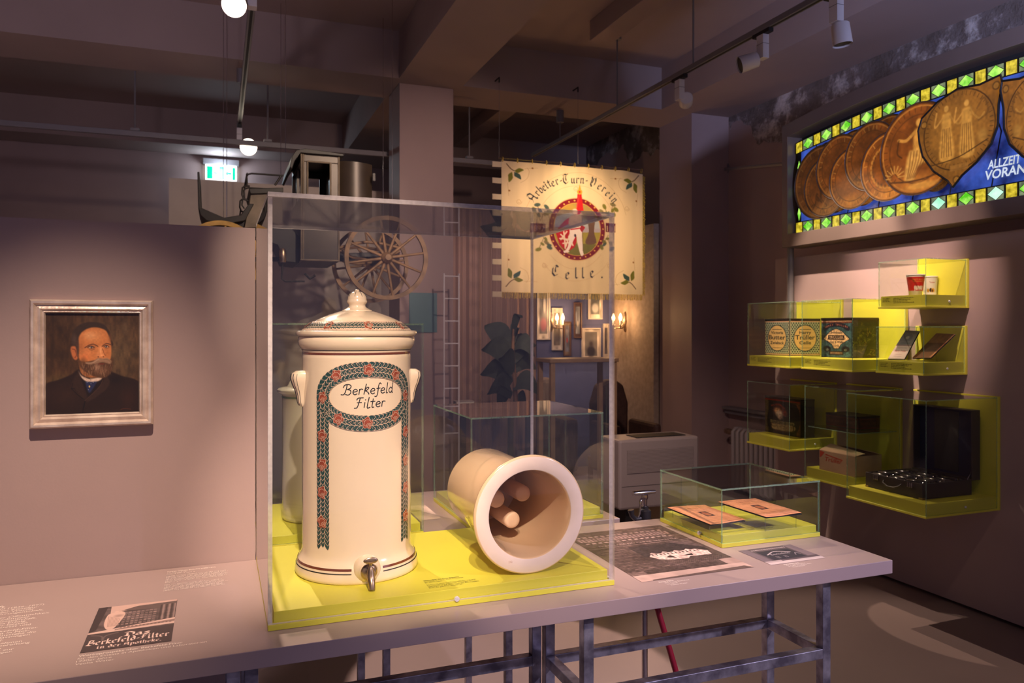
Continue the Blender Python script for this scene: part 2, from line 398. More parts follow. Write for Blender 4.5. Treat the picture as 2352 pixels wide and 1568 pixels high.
# ------------------------------------------------------------------ picture rasteriser (paintings and prints that are flat in the place)
class Canvas:
    def __init__(s, w, h, col=(128, 128, 128)):
        s.w, s.h = w, h; s.a = np.zeros((h, w, 3)); s.a[:] = np.array(col)/255.
        yy, xx = np.mgrid[0:h, 0:w]; s.x = (xx+0.5)/w; s.y = (yy+0.5)/h      # 0..1, y down
        s.asp = w/h
    def blend(s, m, col, al=1.0):
        m = (m*al)[..., None]; s.a = s.a*(1-m)+m*np.array(col)/255.
    def mask(s, poly, soft=0):
        m = np.zeros((s.h, s.w)); P = np.array(poly, float); acc = 0
        for dx, dy in ((-.25, -.25), (.25, -.25), (-.25, .25), (.25, .25)):
            X = s.x+dx/s.w; Y = s.y+dy/s.h; ins = np.zeros((s.h, s.w), bool)
            for i in range(len(P)):
                x1, y1 = P[i]; x2, y2 = P[(i+1) % len(P)]
                if y1 == y2: continue
                c = ((y1 > Y) != (y2 > Y)) & (X < (x2-x1)*(Y-y1)/(y2-y1)+x1); ins ^= c
            acc = acc+ins
        m = acc/4.0
        return s.blur(m, soft) if soft else m
    def blur(s, m, r):
        k = max(1, int(r*s.w)); 
        for _ in range(2):
            for ax in (0, 1):
                c = np.cumsum(np.concatenate([np.repeat(m.take([0], ax), k+1, ax), m, np.repeat(m.take([-1], ax), k, ax)], ax), ax)
                if ax == 0: m = (c[2*k+1:]-c[:-2*k-1])/(2*k+1)
                else: m = (c[:, 2*k+1:]-c[:, :-2*k-1])/(2*k+1)
        return m
    def poly(s, P, col, al=1.0, soft=0): s.blend(s.mask(P, soft), col, al)
    def smooth(s, P, col, al=1.0, soft=0):
        P = list(P); q = catmull(P+[P[0]], 5); s.poly(q, col, al, soft)
    def ell(s, cx, cy, rx, ry, col, al=1.0, soft=0.1, rot=0):
        c, n = math.cos(rot), math.sin(rot); X = s.x-cx; Y = (s.y-cy)/s.asp
        u = (X*c+Y*n)/rx; v = (-X*n+Y*c)/(ry/s.asp); d = np.sqrt(u*u+v*v)
        s.blend(np.clip((1-d)/max(soft, 1e-3)+0.0, 0, 1), col, al)
    def line(s, P, wd, col, al=1.0, smooth=True):
        Q = catmull(P, 5) if smooth and len(P) > 2 else P
        m = np.zeros((s.h, s.w))
        for (x1, y1), (x2, y2) in zip(Q[:-1], Q[1:]):
            dx, dy = x2-x1, (y2-y1)/s.asp; L = dx*dx+dy*dy+1e-12
            t = np.clip(((s.x-x1)*dx+(s.y-y1)/s.asp*dy)/L, 0, 1)
            d = np.hypot(s.x-x1-t*dx, (s.y-y1)/s.asp-t*dy)
            m = np.maximum(m, np.clip((wd/2-d)*s.w+0.5, 0, 1))
        s.blend(m, col, al)
    def rect(s, x0, y0, x1, y1, col, al=1.0): 
        m = ((s.x > x0) & (s.x < x1) & (s.y > y0) & (s.y < y1)).astype(float); s.blend(m, col, al)
    def noise(s, amp, sx, sy, seed=1):
        r = np.random.RandomState(seed); gw, gh = max(2, int(sx)), max(2, int(sy))
        g = r.rand(gh+2, gw+2)*2-1
        X = s.x*gw; Y = s.y*gh; xi = X.astype(int); yi = Y.astype(int); fx = X-xi; fy = Y-yi
        fx = fx*fx*(3-2*fx); fy = fy*fy*(3-2*fy)
        n = (g[yi, xi]*(1-fx)+g[yi, xi+1]*fx)*(1-fy)+(g[yi+1, xi]*(1-fx)+g[yi+1, xi+1]*fx)*fy
        s.a = np.clip(s.a*(1+amp*n[..., None]), 0, 1)
    def text(s, t, cx, cy, hgt, col, width=None, align='C', al=1.0, bold=0.0, black=False):
        if black:
            Q, adv = blackletter(t, 0.31); k = hgt; kx = (width/adv) if width else hgt/s.asp
            x0 = cx-(adv*kx/2 if align == 'C' else 0)
            for q in Q: s.small([(x0+p[0]*kx, cy-p[1]*k) for p in q], col, al)
            return
        V, T = text_tris(t, 0, bold)
        if not len(V): return
        V = V*hgt/0.72; x0, x1 = V[:, 0].min(), V[:, 0].max()
        kx = (width/(x1-x0)) if width else 1/s.asp
        off = -(x0+x1)/2 if align == 'C' else -x0
        for tr in T: s.small([(cx+(V[i, 0]+off)*kx, cy-V[i, 1]) for i in tr], col, al)
    def small(s, P, col, al=1.0):
        xs = [p[0] for p in P]; ys = [p[1] for p in P]
        a, b = max(0, int(min(xs)*s.w)-1), min(s.w, int(max(xs)*s.w)+2); c, d = max(0, int(min(ys)*s.h)-1), min(s.h, int(max(ys)*s.h)+2)
        if a >= b or c >= d: return
        acc = 0
        for dx, dy in ((-.33, -.33), (.33, -.33), (0, 0), (-.33, .33), (.33, .33)):
            X = s.x[c:d, a:b]+dx/s.w; Y = s.y[c:d, a:b]+dy/s.h; ins = np.zeros(X.shape, bool)
            for i in range(len(P)):
                x1, y1 = P[i]; x2, y2 = P[(i+1) % len(P)]
                if y1 == y2: continue
                ins ^= ((y1 > Y) != (y2 > Y)) & (X < (x2-x1)*(Y-y1)/(y2-y1)+x1)
            acc = acc+ins
        m = (acc/5.0*al)[..., None]
        s.a[c:d, a:b] = s.a[c:d, a:b]*(1-m)+m*np.array(col)/255.
    def obj(s, name, fn, m, parent=None, label=None, thick=None, keep=None):
        """fn(u, v) -> 3D point, u right 0..1, v down 0..1; optional keep(u,v) mask"""
        W, H = s.w, s.h
        us = np.linspace(0, 1, W); vs = np.linspace(0, 1, H)
        off = wl(parent) if parent is not None else Vector((0, 0, 0))
        co = np.array([fn(u, v) for v in vs for u in us], float).reshape(-1, 3)-np.array(off)
        idx = np.arange(W*H).reshape(H, W)
        fa = np.stack([idx[:-1, :-1], idx[1:, :-1], idx[1:, 1:], idx[:-1, 1:]], -1).reshape(-1, 4)
        if keep is not None:
            U, Vv = np.meshgrid((us[:-1]+us[1:])/2, (vs[:-1]+vs[1:])/2); fa = fa[keep(U, Vv).reshape(-1)]
        me = bpy.data.meshes.new(name)
        me.vertices.add(len(co)); me.vertices.foreach_set('co', co.reshape(-1))
        me.loops.add(fa.size); me.loops.foreach_set('vertex_index', fa.reshape(-1))
        me.polygons.add(len(fa)); me.polygons.foreach_set('loop_start', np.arange(0, fa.size, 4))
        me.update(calc_edges=True); me.validate()
        at = me.color_attributes.new('ink', 'FLOAT_COLOR', 'POINT')
        c = np.ones((W*H, 4)); c[:, :3] = lin(np.clip(s.a, 0, 1)).reshape(-1, 3)
        at.data.foreach_set('color', c.reshape(-1))
        me.materials.append(m)
        o = bpy.data.objects.new(name, me); COL.objects.link(o)
        if parent is not None: o.parent = parent; WL[o.name] = off
        if label: o['label'] = label
        return o
def plane_fn(p00, p10, p01):
    p00, p10, p01 = Vector(p00), Vector(p10), Vector(p01)
    return lambda u, v: tuple(p00+(p10-p00)*u+(p01-p00)*v)
# ================================================================== ROOM SHELL
struct('floor', MB().box(-6, 6.0, -3, 11, -0.1, 0), M_FLOOR)
struct('ceiling', MB().box(-6, 6.0, -1.5, 11, 3.77, 3.9), M_CEIL)
struct('trim_1', MB().box(-6, 4.4, 5.9, 6.44, 3.4, 3.77), M_CEIL)            # cross beam over the column
struct('trim_2', MB().box(1.32, 1.84, -1.5, 5.9, 3.4, 3.77), M_CEIL)          # long beam towards the viewer
struct('trim_3', MB().box(-6, 4.4, 8.83, 9.29, 3.4, 3.77), M_CEIL)
struct('trim_4', MB().box(3.686, 4.4, -1.5, 5.9, 3.4, 3.77), M_CEIL)
cb = MB().box(1.345, 1.79, 6.0, 6.40, 0, 3.4)
struct('trim_5', cb, M_PAINT, bevel=0.004)                                    # column
struct('trim_6', MB().box(4.0, 4.4, 5.9, 6.44, 0, 3.4), M_PAINT)             # pilaster
struct('trim_7', MB().box(1.32, 1.84, 6.44, 8.83, 3.4, 3.77), M_CEIL)
struct('wall_back', MB().box(-6, 4.4, 9.35, 9.5, 0, 3.77), M_PAINT)
struct('wall_far_left', MB().box(-6.15, -6, -1.5, 9.5, 0, 3.77), M_PAINT)
struct('wall_left', MB().box(-3.2, 0.0915, 2.106, 2.166, 0, 1.712), M_PAINT)
# rough plaster wall on the right
def plaster_mat():
    m = bpy.data.materials.new('patched_old_plaster'); m.use_nodes = True; nt = m.node_tree; b = nt.nodes['Principled BSDF']
    L = nt.links.new
    tc = nt.nodes.new('ShaderNodeTexCoord')
    n1 = nt.nodes.new('ShaderNodeTexNoise'); n1.inputs['Scale'].default_value = 3.0; n1.inputs['Detail'].default_value = 9; n1.inputs['Roughness'].default_value = 0.7
    L(tc.outputs['Object'], n1.inputs['Vector'])
    r = nt.nodes.new('ShaderNodeValToRGB'); e = r.color_ramp.elements
    e[0].position = 0.36; e[0].color = (0.13, 0.10, 0.085, 1); e[1].position = 0.60; e[1].color = (0.60, 0.54, 0.52, 1)
    q = r.color_ramp.elements.new(0.5); q.color = (0.19, 0.15, 0.14, 1)
    L(n1.outputs['Fac'], r.inputs[0])
    sp = nt.nodes.new('ShaderNodeSeparateXYZ'); L(tc.outputs['Object'], sp.inputs[0])
    n2 = nt.nodes.new('ShaderNodeTexNoise'); n2.inputs['Scale'].default_value = 1.6; n2.inputs['Detail'].default_value = 6
    L(tc.outputs['Object'], n2.inputs['Vector'])
    # plaster left bare where height + ragged edge passes a line that falls towards the front of the wall
    a = nt.nodes.new('ShaderNodeMath'); a.operation = 'MULTIPLY_ADD'; a.inputs[1].default_value = 0.9; L(n2.outputs['Fac'], a.inputs[0]); L(sp.outputs['Z'], a.inputs[2])
    c = nt.nodes.new('ShaderNodeMath'); c.operation = 'MULTIPLY_ADD'; c.inputs[1].default_value = -0.16; L(sp.outputs['Y'], c.inputs[0]); L(a.outputs[0], c.inputs[2])
    g = nt.nodes.new('ShaderNodeMath'); g.operation = 'GREATER_THAN'; g.inputs[1].default_value = 2.72; L(c.outputs[0], g.inputs[0])
    mx = nt.nodes.new('ShaderNodeMix'); mx.data_type = 'RGBA'; mx.inputs[6].default_value = (*TAUPE, 1)
    L(g.outputs[0], mx.inputs[0]); L(r.outputs[0], mx.inputs[7]); L(mx.outputs[2], b.inputs['Base Color'])
    b.inputs['Roughness'].default_value = 0.9
    mm = nt.nodes.new('ShaderNodeMath'); mm.operation = 'MULTIPLY'; L(g.outputs[0], mm.inputs[0]); L(n1.outputs['Fac'], mm.inputs[1])
    bp = nt.nodes.new('ShaderNodeBump'); bp.inputs['Strength'].default_value = 1.0; bp.inputs['Distance'].default_value = 0.05
    L(mm.outputs[0], bp.inputs['Height']); L(bp.outputs[0], b.inputs['Normal'])
    return m
M_PLASTER = plaster_mat()
struct('wall_right', MB().box(4.4, 4.55, -1.5, 9.5, 0, 3.77), M_PLASTER)
dp = tag(bx('display_panel', (3.61, 3.70, 0.4, 4.32, 0.02, 1.93), M_PAINT, bevel=0.003),
         'tall taupe display wall carrying the lime green glass cases', 'display wall')

# ================================================================== TABLES
def text_fn_Z(ox, oy, z): return lambda x, y: (ox+x, oy+y, z)
TZ = 0.85
tb = empty('exhibit_table', (0.2, 1.8, 0), 'long grey front table on raw steel legs with printed pictures on top', 'table')
bx('tabletop', (-2.2, 1.636, 1.508, 2.104, TZ-0.0345, TZ), M_TABLE, tb, bevel=0.0012)
def frame_leg(x, y, top=TZ-0.0345): bx('leg', (x-.0125, x+.0125, y-.0125, y+.0125, 0, top), M_STEEL, tb, bevel=0.0015)
for x in (0.773, 1.447): 
    frame_leg(x, 1.55); frame_leg(x, 1.762)
def frame_rail(p0, p1): MB().bar(p0, p1, 0.025, 0.025).obj('rail', M_STEEL, tb, bevel=0.0015)
frame_rail((0.7855, 1.55, .625), (1.4345, 1.55, .625)); frame_rail((0.7855, 1.762, .625), (1.4345, 1.762, .625))
frame_rail((0.773, 1.5625, .625), (0.773, 1.7495, .625)); frame_rail((1.447, 1.5625, .625), (1.447, 1.7495, .625))
frame_leg(0.742, 1.775); frame_leg(0.06, 1.775); frame_leg(0.06, 1.55); frame_leg(0.028, 1.55); frame_leg(0.028, 1.775)
frame_rail((0.0725, 1.775, .625), (0.7295, 1.775, .625))
# --- printed picture: apothecary advertisement
def pic_ad():
    c = Canvas(210, 280, (92, 78, 78))
    c.noise(0.25, 12, 30, 3)
    c.poly([(0, 0), (.12, 0), (.08, .55), (0, .6)], (60, 50, 52))
    c.poly([(.16, .0), (1, 0), (.98, .08), (.55, .1), (.18, .2)], (205, 170, 160)); c.poly([(.5, .06), (1, .04), (1, .2), (.3, .14)], (100, 84, 82))
    for r in range(6):
        for k in range(9):
            c.rect(.30+k*.052, .19+r*.055, .335+k*.052, .222+r*.055, (168, 140, 134), .35+.5*rnd.random())
    for k in range(6):
        c.rect(.79+k*.035, .1, .80+k*.035+.012, .47, (170, 142, 136) if k % 2 else (62, 52, 52), .7)
    c.poly([(0, .6), (.35, .55), (1, .46), (1, .6), (0, .64)], (214, 180, 170)); c.poly([(.3, .575), (1, .5), (1, .55), (.3, .6)], (120, 96, 92), .7)
    for k in range(14): c.rect(.35+k*.045, .54, .375+k*.045, .56, (90, 70, 68), .6)
    c.rect(0, .63, 1, 1, (74, 62, 64)); c.line([(.05, .66), (.17, .7), (.2, .8)], .02, (110, 94, 92)); c.line([(.35, .66), (.22, .7), (.2, .8)], .02, (110, 94, 92))
    c.smooth([(.14, .3), (.16, .2), (.22, .17), (.3, .16), (.36, .2), (.36, .3), (.31, .48), (.27, .56), (.2, .56), (.15, .45)], (214, 178, 166))
    for k in range(9): c.line([(.17+k*.018, .25+.01*k), (.2+k*.014, .5)], .006, (150, 118, 110), .8)
    c.ell(.25, .15, .03, .02, (214, 178, 166), 1, .3); c.ell(.29, .26, .08, .05, (150, 122, 116), .7, .8)
    c.text('Das', .58, .76, .052, (240, 208, 198), .3, black=True)
    c.text('Berkefeld-Filter', .5, .87, .062, (240, 208, 198), .92, black=True)
    c.text('in der Apotheke.', .52, .955, .038, (240, 208, 198), .72, black=True)
    return c
pz = TZ+0.0006
pic_ad().obj('printed_picture', plane_fn((-.238, 1.857, pz), (-.083, 1.857, pz), (-.238, 1.612, pz)), M_INKATTR, tb, 'dark printed advertising picture with blackletter writing')
# --- captions
def table_text(name, rows, mats=M_WHITE, z=pz, parent=tb, label=None):
    mb = MB()
    for s, x, y, size, align, bold, width in rows:
        put_text(mb, s, lambda a, b: (a, b, z), size, x, y, align, 0, bold, width)
    return mb.obj(name, mats, parent, fix=False, label=label)
cx0 = onZ(184, 1507, TZ)
rows = []
for i, (s, wpx) in enumerate((('Werbeprospekt über Berkefeld-Filter', 310), ('für den Einsatz in Apotheken und Laboratorien', 337), ('1920er Jahre', 222), ('Veolia Water', 220))):
    rows.append((s, -.238, 1.594-i*0.0125, 0.0115, 'L', 0.012 if i == 0 else 0, None))
table_text('caption_text', rows)
rows = []
L = [('ft', 10.0, 1379), ('Berkefeld (1836–1897)', 100.7, 1381), ('kung von Kieselgur.', 90, 1385.5), ('Filter, der Wasser', 78, 1390), ('ktisbare Errungenschaft,', 99.5, 1392.5),
     ('London der Öffentlichkeit', 112.5, 1402), ('in Nordtmeyer', 68, 1411), ('-Filter-Gesellschaft.', 83.5, 1414), ('Firma Erfolg.', 60.5, 1420.5), ('h der letzten', 62, 1424.5), ('eingesetzt und', 69.6, 1428.5),
     ('The Berkefeld-Filter', 85.7, 1439), ('weltweit in Not-', 67.3, 1445.5), ('Paris entsteht die', 82, 1449), ('ederlassungen', 67.3, 1456.5), ('g.', 6, 1467),
     ('ternehmen', 49.7, 1472), ('raufbereitung', 67.3, 1476.5), ('n', 1.5, 1485.5), ('es zur', 30.6, 1490), ('orger.', 29, 1496)]
y_line = 0
p_first = onZ(100, 1384, TZ).y; p_last = onZ(29, 1496, TZ).y
ysl = [i for i in range(len(L))]
gaps = {5: .9, 11: .9, 16: .6}
acc = 0; posn = []
for i in range(len(L)):
    if i: acc += 1+gaps.get(i, 0)
    posn.append(acc)
for i, (s, px, py) in enumerate(L):
    y = p_first-0.004+(p_last-p_first)*(posn[i]/posn[-1])
    # right end on the line whose depth is y
    u = (px-1176)/FPX; d = y/(CA-u*SA); x = d*(SA+u*CA)
    rows.append((s, x, y, 0.0135 if i else 0.02, 'R', 0.01 if i == 0 else 0.0, None))
table_text('introduction_text', rows, label='white introduction text printed at the left end')
mb = MB(); f_ = lambda a, b: (a, b, pz)
put_text(mb, 'Portrait Wilhelm Berkefeld (1836–1897)', f_, 0.0098, -.116, 2.070, 'L', 0, .02, .112)
word_bars(mb, f_, -.116, 2.0595, .045, .0045); word_bars(mb, f_, -.116, 2.0515, .065, .0045)
for i in range(7): word_bars(mb, f_, -.116, 2.036-i*.0085, (.136, .14, .137, .14, .138, .128, .03)[i], .0045)
for i in range(6): word_bars(mb, f_, -.116, 1.968-i*.0085, (.126, .13, .14, .128, .13, .132)[i], .0045)
mb.obj('caption_text', M_WHITE, tb, fix=False)
# --- big dark print of a factory
def pic_factory():
    c = Canvas(300, 400, (82, 66, 62)); c.noise(.12, 8, 8, 5)
    c.rect(0, 0, 1, .33, (104, 84, 78), .6)
    for k in range(15): c.rect(.06+k*.058, .10, .095+k*.058, .125, (190, 156, 146), .7); c.rect(.06+k*.058, .24, .095+k*.058, .262, (200, 166, 156), .8)
    c.rect(.04, .145, .93, .215, (168, 136, 128), .8)
    for k in range(24): c.rect(.06+k*.036, .15, .075+k*.036, .21, (96, 76, 72), .8)
    c.rect(.0, .36, 1, .364, (180, 150, 142), .8); c.rect(0, .05, 1, .054, (150, 120, 112), .6)
    c.text('FRANÇAISE DU FILTRE BERKEFELD', .52, .335, .022, (205, 172, 160), .78)
    c.rect(.34, .4, .96, .62, (60, 50, 50)); c.poly([(.74, .38), (.96, .38), (.96, .55)], (120, 98, 94), .7)
    c.poly([(.38, .62), (.42, .58), (.85, .57), (.93, .62), (.9, .7), (.7, .69), (.66, .72), (.5, .71), (.42, .68)], (222, 188, 176))
    for k in range(13): c.rect(.42+k*.036, .585, .435+k*.036, .61, (60, 48, 46))
    for k in range(4): c.poly([(.42+k*.11, .57), (.45+k*.11, .55), (.48+k*.11, .57)], (222, 188, 176))
    c.poly([(.5, .66), (.56, .63), (.58, .69)], (60, 48, 46)); c.poly([(.66, .66), (.76, .64), (.74, .68)], (60, 48, 46))
    for r in range(6):
        for k in range(30): c.rect(.42+k*.019, .725+r*.018, .43+k*.019, .733+r*.018, (120, 98, 90), .8)
    for r in range(9): c.rect(.06, .42+r*.05, .30-.03*(r % 3), .423+r*.05, (176, 144, 134), .7)
    c.rect(.0, .84, .14, .9, (150, 122, 114), .6); c.noise(.2, 60, 80, 9)
    for k in range(7): c.rect(.1+k*.12, .80, .17+k*.12, .803, (200, 168, 158), .8)
    c.rect(0, .9, 1, 1, (196, 164, 152)); c.rect(.86, .8, 1, .9, (170, 140, 130)); c.noise(.08, 20, 20, 11)
    c.poly([(.1, .985), (.95, .955), (1, 1), (.1, 1)], (92, 74, 70), .9)
    return c
pic_factory().obj('printed_picture', plane_fn((.938, 2.03, pz), (1.262, 2.03, pz), (.938, 1.588, pz)), M_INKATTR, tb, 'large dark printed picture of a factory')
def pic_sign():
    c = Canvas(150, 110, (96, 82, 88)); c.noise(.1, 6, 6, 2)
    c.rect(0, 0, .16, .9, (120, 104, 110)); c.rect(.84, 0, 1, .75, (130, 112, 116)); c.rect(.2, .22, .8, .78, (58, 54, 64))
    for k in range(20): c.rect(.18+k*.032, .09, .2+k*.032, .15, (200, 180, 178), .8)
    c.line([(.28, .45), (.5, .3), (.72, .42)], .02, (210, 190, 190)); c.text('Berkefeld', .5, .5, .09, (215, 196, 196), .34)
    for k in range(8): c.rect(.34+k*.035, .58, .345+k*.035, .7, (190, 172, 176)); 
    c.line([(.7, .62), (.76, .5), (.8, .6)], .01, (190, 172, 176)); c.rect(0, .86, 1, 1, (206, 186, 184)); c.rect(.0, .8, .3, .88, (180, 160, 160))
    return c
pic_sign().obj('printed_picture', plane_fn((1.313, 1.719, pz), (1.488, 1.719, pz), (1.313, 1.586, pz)), M_INKATTR, tb, 'small bluish printed picture of a sign')
table_text('caption_text', [('Eaton Filtre', .975, 1.570, .0085, 'L', .02, None), ('der Firma Berkefeld', .985, 1.561, .0085, 'L', 0, None), ('um 1910', .985, 1.552, .0085, 'L', 0, None), ('Veolia Water', .99, 1.543, .0085, 'L', 0, None)])
table_text('caption_text', [('Berkefeld-Filter', 1.345, 1.574, .0075, 'L', .02, None), ('der Firma Berkefeld', 1.345, 1.566, .0075, 'L', 0, None), ('in Celle um Jahrhundert', 1.345, 1.558, .0075, 'L', 0, None), ('Veolia Water', 1.35, 1.550, .0075, 'L', 0, None)])
# second table, back to back behind the first
t2 = empty('exhibit_table', (0.6, 2.45, 0), 'grey table standing behind the front table, carrying the empty glass case', 'table')
bx('tabletop', (0.095, 1.19, 2.150, 2.76, TZ-0.0345, TZ), M_TABLE, t2, bevel=0.0012)
for x, y in ((.42, 2.42), (.50, 2.42), (.83, 2.2), (.83, 2.6)): bx('leg', (x-.011, x+.011, y-.011, y+.011, 0, TZ-.0345), M_STEEL, t2, bevel=.001)
def pic_old():
    c = Canvas(90, 60, (206, 178, 166)); c.noise(.2, 5, 5, 4); c.rect(.05, .6, .45, .92, (120, 100, 92)); c.rect(.55, .35, .8, .42, (110, 92, 86)); c.ell(.3, .45, .12, .1, (130, 108, 100), 1, .6)
    c.rect(.06, .1, .5, .18, (160, 136, 126), .6)
    return c
pic_old().obj('printed_picture', plane_fn((.47, 2.55, pz), (.66, 2.55, pz), (.47, 2.35, pz)), M_INKATTR, t2, 'pale printed photograph')

# ================================================================== FRAMED PORTRAIT
def portrait():
    c = Canvas(240, 262, (70, 48, 30))
    def q(x, y): return ((x-182)/1108., (y-158)/1202.)
    def Q(*ps): return [q(*p) for p in ps]
    def E(x, y, rx, ry, col, al=1, soft=.5, rot=0): c.ell(*q(x, y), rx/1108., ry/1202., col, al, soft, rot)
    c.poly([(0, 0), (1, 0), (1, 1), (0, 1)], (66, 44, 26)); E(1050, 650, 420, 620, (92, 72, 48), .9, 1.0); E(350, 450, 300, 500, (52, 34, 18), .8, 1.0); E(700, 230, 500, 180, (78, 54, 34), .8, 1)
    E(350, 960, 260, 120, (72, 58, 30), .6, 1); c.noise(.16, 26, 12, 1); c.noise(.12, 60, 26, 2); E(1110, 330, 60, 120, (110, 88, 64), .5, 1)
    # coat
    c.smooth(Q((182, 1370), (182, 1020), (330, 950), (480, 890), (570, 830), (700, 900), (830, 930), (940, 870), (1080, 920), (1290, 1010), (1300, 1370)), (36, 22, 14), 1, .003)
    E(420, 1130, 260, 200, (52, 32, 20), .7, 1); E(1150, 1180, 130, 180, (58, 32, 20), .6, 1); E(1000, 960, 120, 80, (20, 12, 8), .7, 1)
    c.poly(Q((560, 830), (690, 990), (760, 1000), (860, 940), (700, 1150), (640, 1130), (590, 960)), (28, 18, 16), 1, .003)
    c.smooth(Q((565, 850), (500, 960), (480, 1050), (520, 1060), (600, 1150), (640, 1200), (660, 1130), (610, 990)), (48, 31, 21), .9, .004)
    c.smooth(Q((880, 900), (840, 1000), (730, 1120), (650, 1200), (700, 1200), (880, 1080), (930, 980)), (50, 33, 24), .9, .004)
    c.line(Q((640, 1200), (800, 1050), (850, 960)), .006, (72, 48, 34), .9); c.line(Q((640, 1210), (620, 1300), (615, 1360)), .012, (14, 9, 6), .8); c.line(Q((480, 1050), (560, 1130), (640, 1190)), .006, (16, 10, 8), .9)
    c.line(Q((500, 990), (490, 1050), (520, 1052)), .006, (14, 9, 8), .9)
    # tie
    c.smooth(Q((640, 970), (700, 960), (780, 965), (740, 1050), (690, 1110), (660, 1050)), (36, 40, 70), 1, .003)
    for x, y in ((665, 985), (710, 1000), (690, 1035), (735, 985), (680, 1070)): E(x, y, 7, 7, (120, 124, 150), .9)
    E(692, 1033, 13, 16, (190, 160, 100), 1)
    # neck, collar
    c.smooth(Q((570, 760), (600, 880), (700, 930), (850, 900), (860, 780)), (150, 92, 52), 1, .004)
    c.smooth(Q((562, 835), (600, 900), (690, 945), (705, 930), (720, 940), (840, 925), (800, 970), (700, 978), (640, 965), (590, 910)), (206, 178, 158), 1, .002)
    c.line(Q((705, 935), (708, 965)), .004, (120, 92, 80)); c.line(Q((600, 905), (660, 950), (700, 975)), .004, (160, 130, 116), .8)
    # skull hair
    E(720, 430, 290, 260, (96, 74, 50), .75, 1.0)
    c.smooth(Q((490, 560), (482, 470), (515, 365), (605, 292), (730, 272), (855, 300), (925, 385), (950, 480), (952, 560), (700, 600), (560, 620), (520, 600)), (54, 39, 29), 1, .004)
    E(520, 480, 45, 90, (88, 68, 58), .7, 1)
    # face
    c.smooth(Q((562, 600), (565, 480), (590, 410), (660, 355), (760, 335), (870, 365), (915, 430), (945, 540), (948, 640), (930, 740), (870, 820), (700, 850), (600, 780), (570, 690)), (190, 116, 64), 1, .004)
    E(730, 440, 150, 90, (214, 146, 92), .85, 1); E(690, 430, 80, 60, (226, 162, 110), .6, 1); E(660, 640, 90, 60, (204, 122, 70), .9, 1); E(840, 640, 35, 80, (218, 140, 84), .8, 1)
    E(910, 640, 40, 80, (168, 98, 52), .8, 1); E(600, 560, 50, 120, (150, 88, 48), .7, 1); E(930, 480, 30, 90, (140, 86, 50), .7, 1); E(640, 690, 80, 50, (206, 108, 60), .6, 1)
    # ear
    c.smooth(Q((472, 600), (485, 560), (530, 560), (560, 620), (565, 690), (530, 720), (495, 680)), (176, 100, 58), 1, .003); c.line(Q((495, 590), (525, 600), (540, 660), (525, 690)), .012, (120, 62, 36), .8)
    c.smooth(Q((530, 520), (565, 480), (572, 600), (560, 690), (545, 640)), (72, 50, 38), .9, .006)
    # eyes and brows
    c.line(Q((640, 575), (690, 545), (740, 535), (790, 560)), .013, (92, 54, 34), .8); c.line(Q((840, 560), (890, 528), (940, 540)), .012, (86, 50, 32), .8)
    E(715, 572, 60, 34, (112, 64, 40), .9, .9); E(893, 564, 46, 32, (108, 62, 38), .9, .9)
    E(710, 574, 34, 13, (176, 140, 112), 1, .4); E(890, 566, 26, 12, (180, 148, 122), 1, .4); E(714, 573, 13, 13, (40, 40, 46), 1, .3); E(886, 565, 12, 12, (40, 40, 46), 1, .3)
    E(709, 569, 4, 4, (214, 200, 186), 1, .5); E(882, 561, 4, 4, (214, 200, 186), 1, .5)
    c.line(Q((672, 572), (705, 557), (748, 572)), .007, (50, 28, 18), .95); c.line(Q((862, 562), (888, 550), (916, 562)), .007, (50, 28, 18), .95); c.line(Q((690, 600), (720, 606), (750, 594)), .006, (130, 76, 46), .8)
    # nose
    c.smooth(Q((800, 560), (780, 640), (765, 672), (800, 690), (850, 685), (872, 660), (855, 600), (830, 560)), (206, 132, 80), .8, .008); c.line(Q((845, 590), (862, 640), (876, 668)), .010, (138, 78, 44), .8)
    E(822, 610, 14, 60, (236, 172, 116), .7, 1); E(832, 668, 22, 16, (232, 160, 104), .8, 1); E(795, 685, 16, 8, (92, 44, 24), .9, .6); E(855, 684, 12, 7, (92, 44, 24), .9, .6)
    # beard
    c.smooth(Q((556, 640), (575, 720), (650, 740), (760, 725), (850, 735), (940, 715), (968, 700), (965, 800), (940, 880), (870, 935), (780, 925), (690, 890), (600, 820), (560, 740)), (82, 54, 34), 1, .008)
    E(620, 740, 60, 70, (104, 66, 36), .8, 1); E(800, 830, 110, 80, (138, 100, 76), .8, 1); E(780, 800, 50, 60, (158, 120, 96), .7, 1); E(870, 850, 60, 60, (112, 78, 56), .7, 1)
    for i in range(150):
        x = rnd.uniform(590, 950); y = rnd.uniform(750, 890); t = rnd.uniform(-12, 12)
        c.line([q(x, y), q(x+t, y+rnd.uniform(25, 50))], .004, rnd.choice(((176, 140, 112), (60, 38, 24), (126, 88, 60), (52, 32, 20))), .4, False)
    E(830, 768, 50, 12, (96, 40, 26), .9, .6)
    c.smooth(Q((640, 752), (720, 745), (790, 700), (850, 705), (900, 700), (950, 735), (935, 770), (880, 755), (835, 748), (760, 765), (690, 775)), (142, 110, 86), .95, .005)
    c.line(Q((650, 755), (730, 752), (800, 712)), .01, (170, 138, 112), .7); c.line(Q((860, 715), (910, 722), (942, 750)), .01, (120, 88, 64), .7)
    c.line(Q((1060, 1318), (1100, 1308), (1180, 1316)), .004, (120, 60, 30), .8)
    c.noise(.05, 60, 70, 8)
    return c
pf = empty('framed_portrait', (-0.281, 2.106, 1.366), 'silver framed oil portrait of a bearded man on the low wall', 'painting')
X0, X1, Z0, Z1 = -0.4125, -0.1495, 1.2145, 1.5195
